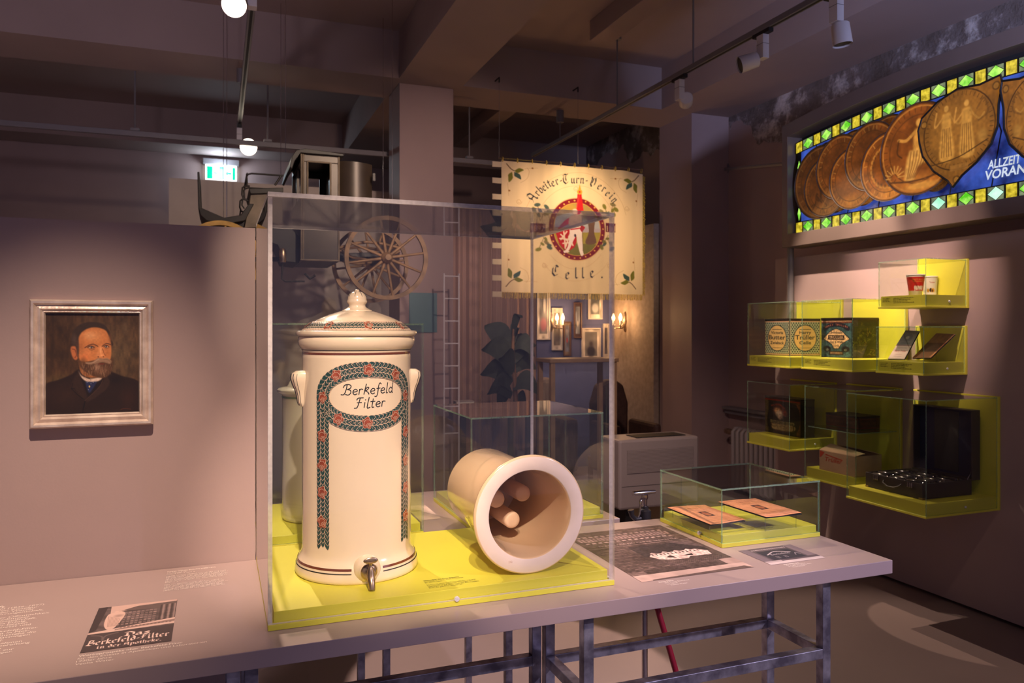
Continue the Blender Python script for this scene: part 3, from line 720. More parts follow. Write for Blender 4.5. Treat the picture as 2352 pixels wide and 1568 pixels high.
prof = [(0, .0), (0, .017), (.004, .024), (.009, .024), (.012, .020), (.014, .017), (.017, .019), (.022, .0205), (.025, .017), (.0265, .015), (.029, .016), (.031, .013), (.032, .008)]
M_SILVER = mat('silver_leaf_frame', (0.80, 0.66, 0.56), 0.28, metal=0.45, col2=(0.58, 0.45, 0.38), nscale=30, bump=0.08, bscale=140)
fm = MB()
for (ax, az), (bx_, bz), (nx, nz) in (((X0, Z0), (X1, Z0), (0, 1)), ((X1, Z0), (X1, Z1), (-1, 0)), ((X1, Z1), (X0, Z1), (0, -1)), ((X0, Z1), (X0, Z0), (1, 0))):
    vs = []; d = Vector((bx_-ax, 0, bz-az)).normalized()
    for (o_, h_) in prof:
        for (px_, pz_), sg in (((ax, az), 1), ((bx_, bz), -1)):
            vs.append((px_+nx*o_+d.x*o_*sg, 2.1055-h_, pz_+nz*o_+d.z*o_*sg))
    fm.add(vs, [(2*i, 2*i+1, 2*i+3, 2*i+2) for i in range(len(prof)-1)])
fm.obj('frame', M_SILVER, pf, smooth=28)
portrait().obj('canvas', plane_fn((X0+.030, 2.097, Z1-.030), (X1-.030, 2.097, Z1-.030), (X0+.030, 2.097, Z0+.030)), M_OIL, pf, 'oil painting of a bearded man')
# ================================================================== GLASS CASES
def pane(name, b, axis, root, mg=None, me_=None):
    """glass slab: clear on its two big faces, polished on the four thin edges"""
    x0, x1, y0, y1, z0, z1 = b
    v = [(x, y, z) for x in (x0, x1) for y in (y0, y1) for z in (z0, z1)]
    F = [(0, 1, 3, 2), (4, 6, 7, 5), (0, 4, 5, 1), (2, 3, 7, 6), (0, 2, 6, 4), (1, 5, 7, 3)]
    big = {'x': (0, 1), 'y': (2, 3), 'z': (4, 5)}[axis]
    m = MB()
    for i, f in enumerate(F): m.add([v[k] for k in f], [(0, 1, 2, 3)], 0 if i in big else 1)
    # weld so that the slab is closed
    o = m.obj(name, [mg or M_GLASS2, me_ or M_GEDGE], root, fix=False)
    bm = bmesh.new(); bm.from_mesh(o.data); bmesh.ops.remove_doubles(bm, verts=bm.verts, dist=1e-6); bmesh.ops.recalc_face_normals(bm, faces=bm.faces); bm.to_mesh(o.data); bm.free()
    return o
def screw(root, p, axis, r=0.006):
    m = MB(); m.lathe([(0, -.006), (r*.5, -.006), (r*.5, 0), (r, 0.0005), (r, .0035), (r*.8, .005), (r*.25, .005), (r*.2, .003), (0, .003)], (0, 0, 0), 20)
    mt = {'-Y': Matrix.Rotation(math.radians(90), 4, 'X'), '-X': Matrix.Rotation(math.radians(-90), 4, 'Y'), }[axis]
    m.v = [tuple(mt @ Vector(q)+Vector(p)) for q in m.v]
    return m.obj('screw', M_SCREW, root, smooth=40)
def table_case(label, x0, x1, y0, y1, z1, t, slab, block, mg, me_, z0=TZ, right_lid=True):
    r = empty('glass_case', ((x0+x1)/2, (y0+y1)/2, z0), label, 'display case')
    bx('base_slab', (x0, x1, y0, y1, z0+.0004, z0+slab), M_LIME, r, bevel=.0008)
    bx('plinth', (x0+t+.003, x1-t-.003, y0+t+.003, y1-t-.003, z0+slab, z0+block), M_LIME, r, bevel=.0008)
    g = z0+slab+.0005
    pane('glass_pane', (x0, x1, y0, y0+t, g, z1-t), 'y', r, mg, me_)
    pane('glass_pane', (x0, x1, y1-t, y1, g, z1-t), 'y', r, mg, me_)
    pane('glass_pane', (x0, x0+t, y0+t, y1-t, g, z1-t), 'x', r, mg, me_)
    pane('glass_pane', (x1-t, x1, y0+t, y1-t, g, z1-t), 'x', r, mg, me_)
    pane('glass_top', (x0, x1, y0, y1, z1-t, z1), 'z', r, mg, me_)
    return r
GZ = 0.884
mc = table_case('very large clear acrylic case over the decorated water filter, on a lime base', .093, .868, 1.594, 2.098, 1.722, .009, .012, .034, M_GLASS, M_EDGE)
screw(mc, (.483, 1.5955, .866), '-Y')
mb = MB(); fz = lambda a, b: (a, b, GZ+.0005)
for i, (s, b_) in enumerate((('Wasserfilter der Firma Berkefeld', .02), ('Steinzeug, Keramik, Zinn, Kautschuk', 0), ('20. Jahrhundert', 0), (None, 0), ('Im Inneren eines Tonfilters befinden sich drei', 0), ('Filterkerzen aus gebrannter Kieselgur. Durch', 0), ('Öffnungen an der Unterseite der Einsatzgefäße', 0), ('fließt das gefilterte Wasser ab.', 0))):
    if s: put_text(mb, s, fz, .0062, .431, 1.679-i*.0073, 'L', 0, b_)
mb.obj('label_text', M_INK, mc, fix=False)

# ------------------------------------------------------------------ decorated water filter
FC = (0.311, 1.845); FR = 0.127
wf = empty('water_filter', (FC[0], FC[1], GZ), 'tall cream stoneware water filter with green garland, red roses and brass tap', 'water filter')
body = [(0, 0), (.1395, 0), (.1425, .003), (.1435, .008), (.1425, .016), (.1405, .024), (.1385, .030), (.1375, .0335), (.1355, .036), (.1335, .040), (.1305, .045), (.1282, .052), (.1272, .062), (.127, .08), (.127, .498), (.1272, .503), (.1262, .507), (.1262, .514), (.128, .518), (.1305, .5205), (.134, .5255), (.1362, .531), (.1368, .538), (.1362, .5455), (.134, .549), (.128, .550), (.12, .550)]
MB().lathe(body, (*FC, GZ), 128).obj('body', M_CERAM, wf, smooth=50)
def ring(r0, r1, z0, z1, m, a0=0, a1=2*math.pi, par=None):
    return MB().lathe([(r0, z0), (r0+.0006, z0), (r1+.0006, z1), (r1, z1)], (*FC, GZ), 96, a0=a0, a1=a1).obj('glaze_line', m, par or wf, smooth=40)
ga = math.radians(-90+14.5); gb = math.radians(270-14.5)
ring(.1386, .1370, .0302, .0348, M_BROWN, ga, gb); ring(.1408, .1402, .0232, .0252, M_INK, ga, gb)
ring(.1262, .1262, .5075, .5125, M_BROWN); ring(.1274, .1285, .5168, .5183, M_INK)
lid = [(.118, .5485), (.138, .5495), (.1408, .5515), (.1418, .556), (.1408, .5605), (.138, .562), (.128, .5625), (.126, .5635), (.119, .570), (.111, .5765), (.104, .5815), (.094, .5875), (.080, .594), (.064, .600), (.050, .6045), (.041, .6075), (.036, .6085), (.0355, .6100), (.030, .6125), (.0235, .6160), (.020, .6190), (.0195, .6225), (.0215, .6260), (.0235, .6285), (.0240, .6320), (.0225, .6345), (.0222, .6375), (.0215, .6425), (.0190, .6480), (.0150, .6520), (.0100, .6545), (.0060, .6552), (.0052, .6580), (.0035, .6600), (0, .6606)]
MB().lathe(lid, (*FC, GZ), 128).obj('lid', M_CERAM, wf, smooth=45)
mk = MB()
for k in range(8):
    a = math.radians(-90+22.5+45*k)
    mk.tube([(FC[0]+(r+.0002)*math.cos(a), FC[1]+(r+.0002)*math.sin(a), GZ+h) for r, h in ((.0215, .6425), (.0203, .6458), (.0185, .6490), (.0150, .6520), (.0100, .6545))], .0005, 6)
mk.obj('knob_stripes', M_INK, wf)
def cyl_fn(off, R=FR): return lambda s, z: (FC[0]+(R+off)*math.sin(s/FR), FC[1]-(R+off)*math.cos(s/FR), z)
LEAF = [(0, -.15), (.18, -.42), (.45, -.5), (.75, -.32), (1, 0), (.75, .32), (.45, .5), (.18, .42), (0, .15)]
def leaves(mb, path, wid, surf, step=.0100, ll=.0185, lw=.0112, spread=.26, rows=(-1, 0, 1), h0=.0003):
    """path: list of (s, z); leaves lie along it like fish scales. surf(off)(s,z) -> 3D"""
    P = [np.array(p, float) for p in path]
    cum = [0]
    for a, b in zip(P[:-1], P[1:]): cum.append(cum[-1]+float(np.linalg.norm(b-a)))
    def at(t):
        t = min(max(t, 0), cum[-1]-1e-9)
        for i in range(len(P)-1):
            if t <= cum[i+1]:
                f = (t-cum[i])/(cum[i+1]-cum[i]); d = (P[i+1]-P[i])/(cum[i+1]-cum[i]); return P[i]+(P[i+1]-P[i])*f, d
        return P[-1], d
    n = int(cum[-1]/step); k = 0
    for i in range(n+1):
        for r in rows:
            t = i*step+(0.5*step if r == 0 else 0)
            p, d = at(cum[-1]-t); d = -d*-1
            nrm = np.array([-d[1], d[0]]); c = p+nrm*r*wid*.33-d*ll*.3
            a = -r*spread; dd = np.array([d[0]*math.cos(a)+d[1]*math.sin(a), -d[0]*math.sin(a)+d[1]*math.cos(a)]); nn = np.array([-dd[1], dd[0]])
            k += 1
            h = h0+.000016*k
            o1 = [c+dd*(u*ll*1.06-.0004)+nn*v*lw*1.16 for u, v in LEAF]; o2 = [c+dd*(u*ll*.97)+nn*v*lw for u, v in LEAF]
            f1, f2 = surf(h), surf(h+.000008)
            mb.add([f1(*q) for q in o1], [tuple(range(9))], 1); mb.add([f2(*q) for q in o2], [tuple(range(9))], 0)
gl = MB(); OC = (0.004, 1.2993)
def arc(a0, a1, n=40): return [(OC[0]+.1055*math.copysign(abs(math.cos(a))**.9, math.cos(a)), OC[1]+.0600*math.copysign(abs(math.sin(a))**.95, math.sin(a))) for a in np.linspace(a0, a1, n)]
P2 = math.pi/2
# vertical garlands first, oval over them
leaves(gl, [(-.1015, 1.30), (-.1015, .968)], .030, cyl_fn, spread=.2)
leaves(gl, [(.1095, 1.30), (.1095, .968)], .030, cyl_fn, spread=.2)
leaves(gl, arc(P2, math.pi*1.0), .030, cyl_fn, h0=.0016); leaves(gl, arc(P2, 0), .030, cyl_fn, h0=.0016)
leaves(gl, arc(-P2, -math.pi), .030, cyl_fn, h0=.0016); leaves(gl, arc(-P2, 0), .030, cyl_fn, h0=.0016)
gl.obj('garland', [M_DKGREEN, M_LINE], wf, fix=False)
def rose(surf, s, z, R=.0125, rot=0.0, h=.0030, par=None, name='rose'):
    m = MB()
    def P(x, y, hh): 
        c, n = math.cos(rot), math.sin(rot); return surf(hh)(s+x*c-y*n, z+x*n+y*c)
    def blob(cx, cy, r, hh, mi, k=5, am=.13, ph=0, n=40, sx=1.0):
        m.add([P(cx+r*sx*(1+am*math.cos(k*a+ph))*math.cos(a), cy+r*(1+am*math.cos(k*a+ph))*math.sin(a), hh) for a in np.linspace(0, 2*math.pi, n, endpoint=False)], [tuple(range(n))], mi)
    def ln(pts, w_=.00042, hh=h+.0004):
        q = catmull(pts, 4)
        for (a, b), (c, d) in zip(q[:-1], q[1:]):
            L = math.hypot(c-a, d-b)+1e-9; nx, ny = -(d-b)/L*w_, (c-a)/L*w_
            m.add([P(a-nx, b-ny, hh), P(c-nx, d-ny, hh), P(c+nx, d+ny, hh), P(a+nx, b+ny, hh)], [(0, 1, 2, 3)], 1)
    blob(0, 0, R*1.05, h-.0004, 1, sx=.86); blob(0, 0, R*.99, h, 0, sx=.86)
    r = R
    ln([(-.55*r, .85*r), (-.5*r, .3*r), (-.62*r, -.2*r), (-.3*r, -.55*r)]); ln([(.5*r, .9*r), (.55*r, .35*r), (.7*r, -.1*r)])
    ln([(-.5*r, .35*r), (0, .62*r), (.55*r, .35*r)]); ln([(.05*r, -.3*r), (-.15*r, -.62*r), (.1*r, -.85*r), (.42*r, -.62*r), (.38*r, -.3*r), (.05*r, -.3*r)])
    ln([(.12*r, -.55*r), (.24*r, -.44*r), (.3*r, -.58*r), (.2*r, -.68*r)]); ln([(-.3*r, -.55*r), (-.1*r, -.15*r), (.4*r, -.1*r), (.72*r, -.4*r)])
    return m.obj(name, [M_ROSE, M_LINE], par or wf, fix=False)
for i, (s_, z_) in enumerate(((-.0671, 1.3464), (.0035, 1.3585), (.0720, 1.3455), (-.1011, 1.297), (.1083, 1.2947), (-.062, 1.2500), (.001, 1.2400), (.0702, 1.2515), (-.102, 1.2112), (-.102, 1.1469), (-.102, 1.0845), (-.102, 1.0183), (.109, 1.2115), (.109, 1.1445), (.109, 1.0816), (.109, 1.0156))):
    rose(cyl_fn, s_, z_, .0125 if i < 8 else .0132, rot=(i*1.3) % .9-.4)
# lettering
MONO = {
'B': (1.62, [[(.15, 1.35), (.4, 1.8), (1.0, 1.95), (1.42, 1.7), (1.3, 1.25), (.8, 1.02)], [(.8, 1.02), (1.32, .85), (1.36, .35), (.95, 0), (.5, .12)], [(.8, 1.86), (.6, .9), (.25, .1), (-.25, .05)]]),
'e': (.98, [[(.16, .48), (.76, .62), (.74, .92), (.46, 1.0), (.16, .7), (.12, .3), (.4, 0), (.78, .16)]]),
'r': (.82, [[(.22, 1.0), (.1, 0)], [(.18, .7), (.42, 1.0), (.76, .94)]]),
'k': (1.12, [[(.5, 1.9), (.1, 0)], [(.22, .7), (.62, 1.25), (.9, 1.22), (.66, .8), (.3, .64)], [(.3, .64), (.76, .36), (.92, 0)]]),
'f': (.82, [[(1.0, 1.75), (.76, 1.95), (.52, 1.5), (.32, 0), (.1, -.5), (-.2, -.5)], [(.16, .95), (.8, 1.0)]]),
'l': (.55, [[(.42, 1.9), (.16, .12), (.4, .02)]]),
'L': (.68, [[(.45, 1.9), (.12, .02), (.58, .04)]]),
'd': (1.1, [[(.76, .72), (.52, 1.0), (.18, .68), (.15, .22), (.4, 0), (.72, .3)], [(1.0, 1.9), (.74, .12), (.9, .02)]]),
'F': (1.28, [[(.25, 1.5), (.5, 1.85), (1.3, 1.9)], [(.8, 1.86), (.56, .9), (.28, .1), (-.15, .0)], [(.3, 1.0), (1.0, 1.04)]]),
'i': (.48, [[(.24, 1.0), (.12, .02)], [(.34, 1.42), (.36, 1.5)]]),
't': (.78, [[(.44, 1.6), (.22, .12), (.52, .02)], [(.0, 1.06), (.72, 1.1)]])}
lt = MB()
for word, s0, s1, zb, rise in (('Berkefeld', -.0535, .0655, 1.3030, .0030), ('FiLter', -.0255, .0435, 1.2735, .0020)):
    adv = sum(MONO[c][0] for c in word); kx = (s1-s0)/(adv-.1); kz = .0120; x = 0
    for ch in word:
        a_, st = MONO[ch]
        for pl in st:
            q = [(s0+(x+p[0])*kx, zb+p[1]*kz+(x/adv)*rise) for p in catmull(pl, 6)]
            for hh, ww, mi in ((.0004, .00105, 0),):
                for (a, b), (c, d) in zip(q[:-1], q[1:]):
                    Ln = math.hypot(c-a, d-b)+1e-9; nx, ny = -(d-b)/Ln*ww, (c-a)/Ln*ww; ex, ey = (c-a)/Ln*ww*.5, (d-b)/Ln*ww*.5
                    f = cyl_fn(hh)
                    lt.add([f(a-nx-ex, b-ny-ey), f(c-nx+ex, d-ny+ey), f(c+nx+ex, d+ny+ey), f(a+nx-ex, b+ny-ey)], [(0, 1, 2, 3)], mi)
        x += a_
lt.obj('lettering', M_INK, wf, fix=False)
# garland and roses on the lid: band between r .104 and .126
def lid_fn(off):
    def f(s, v):    # s arc length at r = .115, v -1..1 scaled by .011 -> outwards down
        t = (v+.011)/.022; r = .1255+(.1045-.1255)*t; h = .5640+(.5812-.5640)*t
        a = s/.115; h += .0004+.0018*max(0, 1-(v/.011)**2)
        return (FC[0]+(r+off*.6)*math.sin(a), FC[1]-(r+off*.6)*math.cos(a), GZ+h+off*.8)
    return f
lg = MB()
for q in range(8):
    a0 = q*math.pi/4*.115
    leaves(lg, [(a0, 0), (a0+math.pi/8*.115, 0)], .022, lid_fn, step=.0085, ll=.016, lw=.0085, spread=.25)
    leaves(lg, [(a0+math.pi/4*.115, 0), (a0+math.pi/8*.115, 0)], .022, lid_fn, step=.0085, ll=.016, lw=.0085, spread=.25)
lg.obj('lid_garland', [M_DKGREEN, M_LINE], wf, fix=False)
for q in range(8): rose(lid_fn, (q*math.pi/4+.05)*.115, 0, .0108, rot=q*.4, h=.0014)
# side lugs
def lug(sg):
    prof_ = [(.1262, 1.354), (.142, 1.353), (.1515, 1.347), (.1540, 1.337), (.1500, 1.322), (.1440, 1.308), (.1400, 1.294), (.1385, 1.281), (.1360, 1.273), (.1262, 1.268)]
    wd = [.020, .026, .029, .029, .025, .020, .0165, .0150, .013, .010]
    NV = 15; vs = []
    for (r, z), w_ in zip(prof_, wd):
        for k in range(NV):
            a = math.pi*k/(NV-1); y = -w_*math.cos(a); bulge = math.sin(a)**.45
            rib = 1+.02*math.cos(a*10)
            rr = .118+(r-.118)*bulge*rib
            vs.append((FC[0]+sg*rr, FC[1]-.004+y, z))
    fs = [(i*NV+k, i*NV+k+1, (i+1)*NV+k+1, (i+1)*NV+k) for i in range(len(prof_)-1) for k in range(NV-1)]
    m = MB().add(vs, fs); m.add(vs[:NV], [tuple(range(NV))]); m.add(vs[-NV:], [tuple(range(NV))])
    o = m.obj('side_handle', M_CERAM, wf, smooth=60)
    g = MB()
    for k in (2, 4, 6, 8):
        g.tube([(vs[i*NV+k][0]+sg*.0003, vs[i*NV+k][1]-.0003, vs[i*NV+k][2]) for i in range(2, 9)], .0005, 6)
    g.obj('rib_lines', M_INK, o)
lug(-1); lug(1)
# tap with raised boss
TY = FC[1]-.142; TZ_ = .9155
bs = MB(); bs.lathe([(.0005, -.012), (.017, -.012), (.0195, -.010), (.021, -.006), (.0225, -.003), (.026, .0), (.0295, .006), (.031, .014), (.031, .022)], (FC[0], TY-.001, TZ_), 48, axis='Y')
bs.v = [(x, y, max(z, GZ+.0006)) for x, y, z in bs.v]
bs.obj('tap_boss', M_CERAM, wf, smooth=50)
tp = MB().lathe([(0, -.019), (.0120, -.019), (.0165, -.0165), (.0185, -.0135), (.0185, -.0115), (0, -.0115)], (FC[0], TY, TZ_), 40, axis='Y')
y0 = TY-.019
tp.tube([(FC[0], y0+.004, TZ_), (FC[0], y0-.006, TZ_-.001), (FC[0], y0-.016, TZ_-.002)], [.0075, .007, .0085], 20)
tp.tube([(FC[0], y0-.014, TZ_+.016), (FC[0], y0-.014, TZ_+.006), (FC[0], y0-.015, TZ_-.004), (FC[0], y0-.021, TZ_-.013), (FC[0], y0-.026, TZ_-.019), (FC[0], y0-.028, TZ_-.028)], [.0045, .0085, .0092, .0085, .0075, .0072], 20)
t_o = tp.obj('tap', M_BRASS, wf, smooth=50, label='aged brass tap')
kk = MB().tube([(FC[0], y0-.014, TZ_+.014), (FC[0], y0-.014, TZ_+.0185), (FC[0], y0-.014, TZ_+.022), (FC[0], y0-.014, TZ_+.026)], [.0055, .0035, .003, .005], 16)
kv = []
for i in range(9):
    for k in range(24):
        a = 2*math.pi*k/24; t = -1+2*i/8; rr = math.sqrt(max(0, 1-t*t*.98))
        kv.append((FC[0]+.0145*rr*math.cos(a)*(1+.12*math.cos(2*a)), y0-.014+.0028*t, TZ_+.0305+.0078*rr*math.sin(a)))
kk.add(kv, [(i*24+k, i*24+(k+1) % 24, (i+1)*24+(k+1) % 24, (i+1)*24+k) for i in range(8) for k in range(24)]+[tuple(range(24)), tuple(range(192, 216))])
kk.obj('tap_key', M_BRASS, t_o, smooth=60)

M_TANC = mat('tan_ceramic_candle', (0.74, 0.52, 0.34), 0.5, noise=.04, nscale=40)
# ------------------------------------------------------------------ filter jar lying on its side, with candles
JX, JY, JZ = .675, 1.64, 1.0215
jar = empty('filter_jar', (JX, JY+.17, GZ), 'cream stoneware filter jar lying on its side with its wide rim towards the viewer', 'jar')
outer = [(.1022, .0012), (.1040, 0), (.1330, 0), (.1360, .0015), (.1373, .005), (.1368, .009), (.1335, .0135), (.127, .019), (.120, .027), (.114, .039), (.1100, .055), (.1070, .080), (.1055, .115), (.105, .16), (.105, .325), (.1035, .334), (.099, .339), (.09, .34), (0, .34)]
inner = [(0, .318), (.085, .317), (.0915, .305), (.0925, .26), (.0935, .16), (.0955, .09), (.0985, .035), (.1008, .008), (.1022, .0012)]
jm = MB(); jm.lathe(inner+outer[1:], (JX, JY, JZ), 112, axis='Y', mis=[0]*(len(inner)-1)+[1]+[1]+[0]*(len(outer)))
jm.obj('jar_body', [M_TANGL, M_BISC], jar, smooth=45)
put_text(MB(), '212', lambda a, b: (JX+a, JY-.0004, JZ+b), .0065, -.055, -.106).obj('stamped_number', mat('brown_stamp', (.50, .30, .22), .6), jar, fix=False)
for (px, py), yy in (((1178, 1195), 1.755), ((1203, 1134), 1.80), ((1143, 1148), 1.775)):
    p = onY(px, py, yy); r = .0205
    c = empty('filter_candle', (p.x, yy, p.z), {1755: 'lower white ceramic filter candle in the lying jar', 1800: 'upper right ceramic filter candle in the lying jar', 1775: 'left ceramic filter candle half hidden by the jar rim'}[int(round(yy*1000))], 'filter candle', 'filter candles inside the lying jar')
    L_ = JY+.314-yy
    MB().lathe([(0, 0), (.010, .0003), (.0155, .0012), (.0192, .004), (r, .008), (r, L_-.01), (r*.97, L_-.01)], (p.x, yy, p.z), 40, axis='Y').obj('candle_body', M_TANC, c, smooth=50)
    MB().lathe([(r*.97, L_-.0101), (.0235, L_-.010), (.0235, L_), (0, L_)], (p.x, yy, p.z), 40, axis='Y').obj('mount_ring', M_BRASS, c, smooth=50)
cr = MB()
n_ = 36; vs = []
for k in range(n_+1):
    a = math.radians(200+140*k/n_)
    for rr, yy in ((.1062, 1.80), (.1092, 1.80), (.1092, 1.815), (.1062, 1.815)): vs.append((JX+rr*math.cos(a), yy, JZ+rr*math.sin(a)))
cr.add(vs, [(k*4+j, k*4+(j+1) % 4, k*4+4+(j+1) % 4, k*4+4+j) for k in range(n_) for j in range(4)]+[(0, 1, 2, 3), (n_*4, n_*4+1, n_*4+2, n_*4+3)])
for dx in (-.03, .03): cr.box(JX+dx-.004, JX+dx+.004, 1.800, 1.815, GZ, JZ-.1045)
tag(cr.obj('acrylic_cradle', mat_glass('cradle_acrylic', (.90, .92, .88), 2.5), smooth=30), 'clear acrylic cradle holding up the lying jar', 'stand')

# ------------------------------------------------------------------ smaller table cases
sc = table_case('low glass case over two orange documents at the right end of the table', 1.288, 1.627, 1.755, 2.070, 1.012, .0045, .012, .032, M_GLASS2, M_GEDGE)
screw(sc, (1.289, 1.862, .866), '-X')
ec = table_case('empty glass case standing on the rear table behind the lying jar', .703, 1.143, 2.172, 2.60, 1.186, .005, .012, .034, M_GLASS2, M_GEDGE)
gc = table_case('tall glass case on the rear table enclosing the plain white filter', .108, .56, 2.180, 2.60, 1.466, .005, .012, .034, M_GLASS2, M_GEDGE)
sf = empty('water_filter', (.262, 2.37, GZ), 'plain small white water filter with a domed lid, behind the decorated one', 'water filter')
MB().lathe([(0, 0), (.074, 0), (.081, .004), (.084, .012), (.084, .37), (.086, .375), (0, .375)], (.262, 2.37, GZ), 64).obj('body', M_CERAM2, sf, smooth=45)
MB().lathe([(0, .3755), (.094, .376), (.098, .380), (.098, .386), (.092, .391), (.070, .394), (.066, .400), (.060, .412), (.045, .422), (.025, .428), (0, .430)], (.262, 2.37, GZ), 64).obj('lid', M_CERAM2, sf, smooth=45)
MB().lathe([(.0842, .362), (.0848, .362), (.0848, .368), (.0842, .368)], (.262, 2.37, GZ), 64).obj('glaze_line', mat('green_glaze_line', (.10, .22, .10), .3), sf, smooth=45)
# documents
M_PIN = mat_glass('pin_acrylic', (.9, .92, .9), 2.0)
def document(label, a, b, cc, dd):
    r = empty('document', tuple((Vector(a)+Vector(cc))/2), label, 'document', None)
    W = 190; c = Canvas(W, 130, (216, 146, 104)); c.noise(.07, 8, 8, 3); c.noise(.05, 50, 40, 4)
    for k in (0.05,): 
        c.line([(k, .07), (1-k, .07)], .006, (90, 40, 26)); c.line([(k, .93), (1-k, .93)], .006, (90, 40, 26)); c.line([(k, .07), (k, .93)], .006, (90, 40, 26)); c.line([(1-k, .07), (1-k, .93)], .006, (90, 40, 26))
    c.rect(.39, .38, .61, .62, (62, 40, 40)); c.ell(.5, .5, .10, .11, (170, 100, 66), 1, .25); c.text('1 FILTRE 1', .5, .2, .06, (120, 52, 34), .4, bold=.01)
    for k in range(3): c.line([(.25, .70+k*.06), (.75, .70+k*.06)], .005, (150, 78, 48), .8)
    c.line([(.3, .28), (.7, .28)], .005, (130, 60, 38))
    a, b, cc, dd = map(Vector, (a, b, cc, dd))      # far-left, far-right, near-right, near-left
    fn = lambda u, v: tuple((a*(1-u)+b*u)*(1-v)+(dd*(1-u)+cc*u)*v+Vector((0, 0, .0012*math.sin(u*5)*math.sin(v*4+1))))
    c.obj('paper', fn, M_INKATTR, r)
    q = MB(); dz = Vector((0, 0, -.0022)); dz2 = Vector((0, 0, -.0042))
    q.add([p+dz for p in (a, b, cc, dd)]+[p+dz2 for p in (a, b, cc, dd)], [(0, 1, 2, 3), (4, 5, 6, 7), (0, 1, 5, 4), (1, 2, 6, 5), (2, 3, 7, 6), (3, 0, 4, 7)]).obj('backing_board', M_BLACK, r)
    for c_ in (a, b, cc, dd):
        m_ = c_*.86+(a+b+cc+dd)/4*.14
        MB().tube([(m_.x, m_.y, GZ+.0005), (m_.x, m_.y, m_.z-.0042)], .002, 10).obj('support_pin', M_PIN, r)
def dpt(px, py, z): return onZ(px, py, z)
document('left orange printed document on a thin black board in the low glass case', dpt(1533, 1165, .912), dpt(1618, 1158, .916), dpt(1713, 1194, .905), dpt(1632, 1204, .905))
document('right orange printed document on clear pins in the low glass case', dpt(1650, 1152, .935), dpt(1735, 1143, .938), dpt(1842, 1178, .928), dpt(1760, 1187, .928))
mb = MB()
for i in range(4): word_bars(mb, fz, 1.40, 1.80-i*.008, .09-.012*(i % 2), .004)
mb.obj('label_text', M_INK, sc, fix=False)
# ================================================================== LIME CASES ON THE DISPLAY WALL
WX = 3.61
def wall_case(label, Xf, Yn, Yf, z0, z1, captions=True):
    r = empty('wall_glass_case', (WX, (Yn+Yf)/2, z0), label, 'display case')
    t = .0045; pb = .066
    bx('back_panel', (WX-.016, WX-.0005, Yn-.004, Yf+.004, z0, z1+.004), M_LIME, r, bevel=.001)
    bx('base_slab', (Xf-.002, WX-.0165, Yn-.002, Yf+.002, z0, z0+.010), M_LIME, r, bevel=.001)
    bx('plinth', (Xf+t+.004, WX-.0165, Yn+t+.004, Yf-t-.004, z0+.010, z0+pb), M_LIME, r, bevel=.001)
    g = z0+.0105
    pane('glass_pane', (Xf, Xf+t, Yn, Yf, g, z1-t), 'x', r); pane('glass_pane', (Xf+t, WX-.017, Yn, Yn+t, g, z1-t), 'y', r)
    pane('glass_pane', (Xf+t, WX-.017, Yf-t, Yf, g, z1-t), 'y', r); pane('glass_top', (Xf, WX-.017, Yn, Yf, z1-t, z1), 'z', r)
    screw(r, ((Xf+WX)/2+.02, Yn+t+.003, z0+pb*.5), '-Y', .006)
    if captions:
        fx = lambda a, b: (Xf+t+.0034, Yf-.02-a, z0+.056+b)
        mb = MB()
        for i in range(3): word_bars(mb, fx, 0, -.004-i*.008, .05-.01*(i % 2), .0042)
        mb.obj('label_text', M_INK, r, fix=False); mb = MB()
        for i in range(4): word_bars(mb, fx, .07, -.004-i*.008, .13-.02*(i % 3), .0042)
        mb.obj('label_text', M_INK, r, fix=False)
    return r
wall_case('topmost lime wall case, holding a red paper cup and a white tub', 3.31, 2.85, 3.144, 1.557, 1.807)
wall_case('lime wall case with the blue and white checked biscuit tin', 3.20, 3.700, 4.092, 1.213, 1.615)
wall_case('lime wall case with the ornate blue green biscuit tin with a diamond label', 3.21, 3.225, 3.612, 1.215, 1.616)
wall_case('lime wall case holding the two tilted booklets', 3.307, 2.860, 3.156, 1.214, 1.462)
wall_case('lime wall case at the lower left, holding a dark picture tin', 3.24, 3.752, 4.148, .705, 1.110, False)
wall_case('tall lime wall case with a glass shelf, holding a cardboard carton below a brown tin', 3.27, 3.262, 3.655, .563, 1.112, False)
wall_case('largest lime wall case, holding the open black sample suitcase', 3.116, 2.682, 3.170, .554, 1.112, False)

M_TIN = mat('dark_tin_metal', (0.05, 0.035, 0.03), 0.35, metal=0.6, noise=0.3)
def tin(name, label, cat, xc, yb, zb, xl, xr, yt, art_left, art_right, lid=.012, wood=False):
    a = onZ(xc, yb, zb); d = SA*a.x+CA*a.y
    zt = CAM_H+(755-yt)/FPX*d
    yf = onX(xl, yb, a.x).y; xr_ = min(onY(xr, yb, a.y).x, WX-.02)
    r = empty(name, ((a.x+xr_)/2, (a.y+yf)/2, zb), label, cat)
    bx('body', (a.x, xr_, a.y, yf, zb, zt-lid), M_TIN, r, bevel=.0015)
    if lid: bx('lid', (a.x-.0015, xr_+.0015, a.y-.0015, yf+.0015, zt-lid, zt), M_TIN, r, bevel=.002)
    e = .0008; b_ = .004
    art_left.obj('left_side_picture', plane_fn((a.x-e, yf-b_, zt-lid-b_), (a.x-e, a.y+b_, zt-lid-b_), (a.x-e, yf-b_, zb+b_)), M_INKATTR, r)
    art_right.obj('right_side_picture', plane_fn((a.x+b_, a.y-e, zt-lid-b_), (xr_-b_, a.y-e, zt-lid-b_), (a.x+b_, a.y-e, zb+b_)), M_INKATTR, r)
    return r, a, xr_, yf, zt
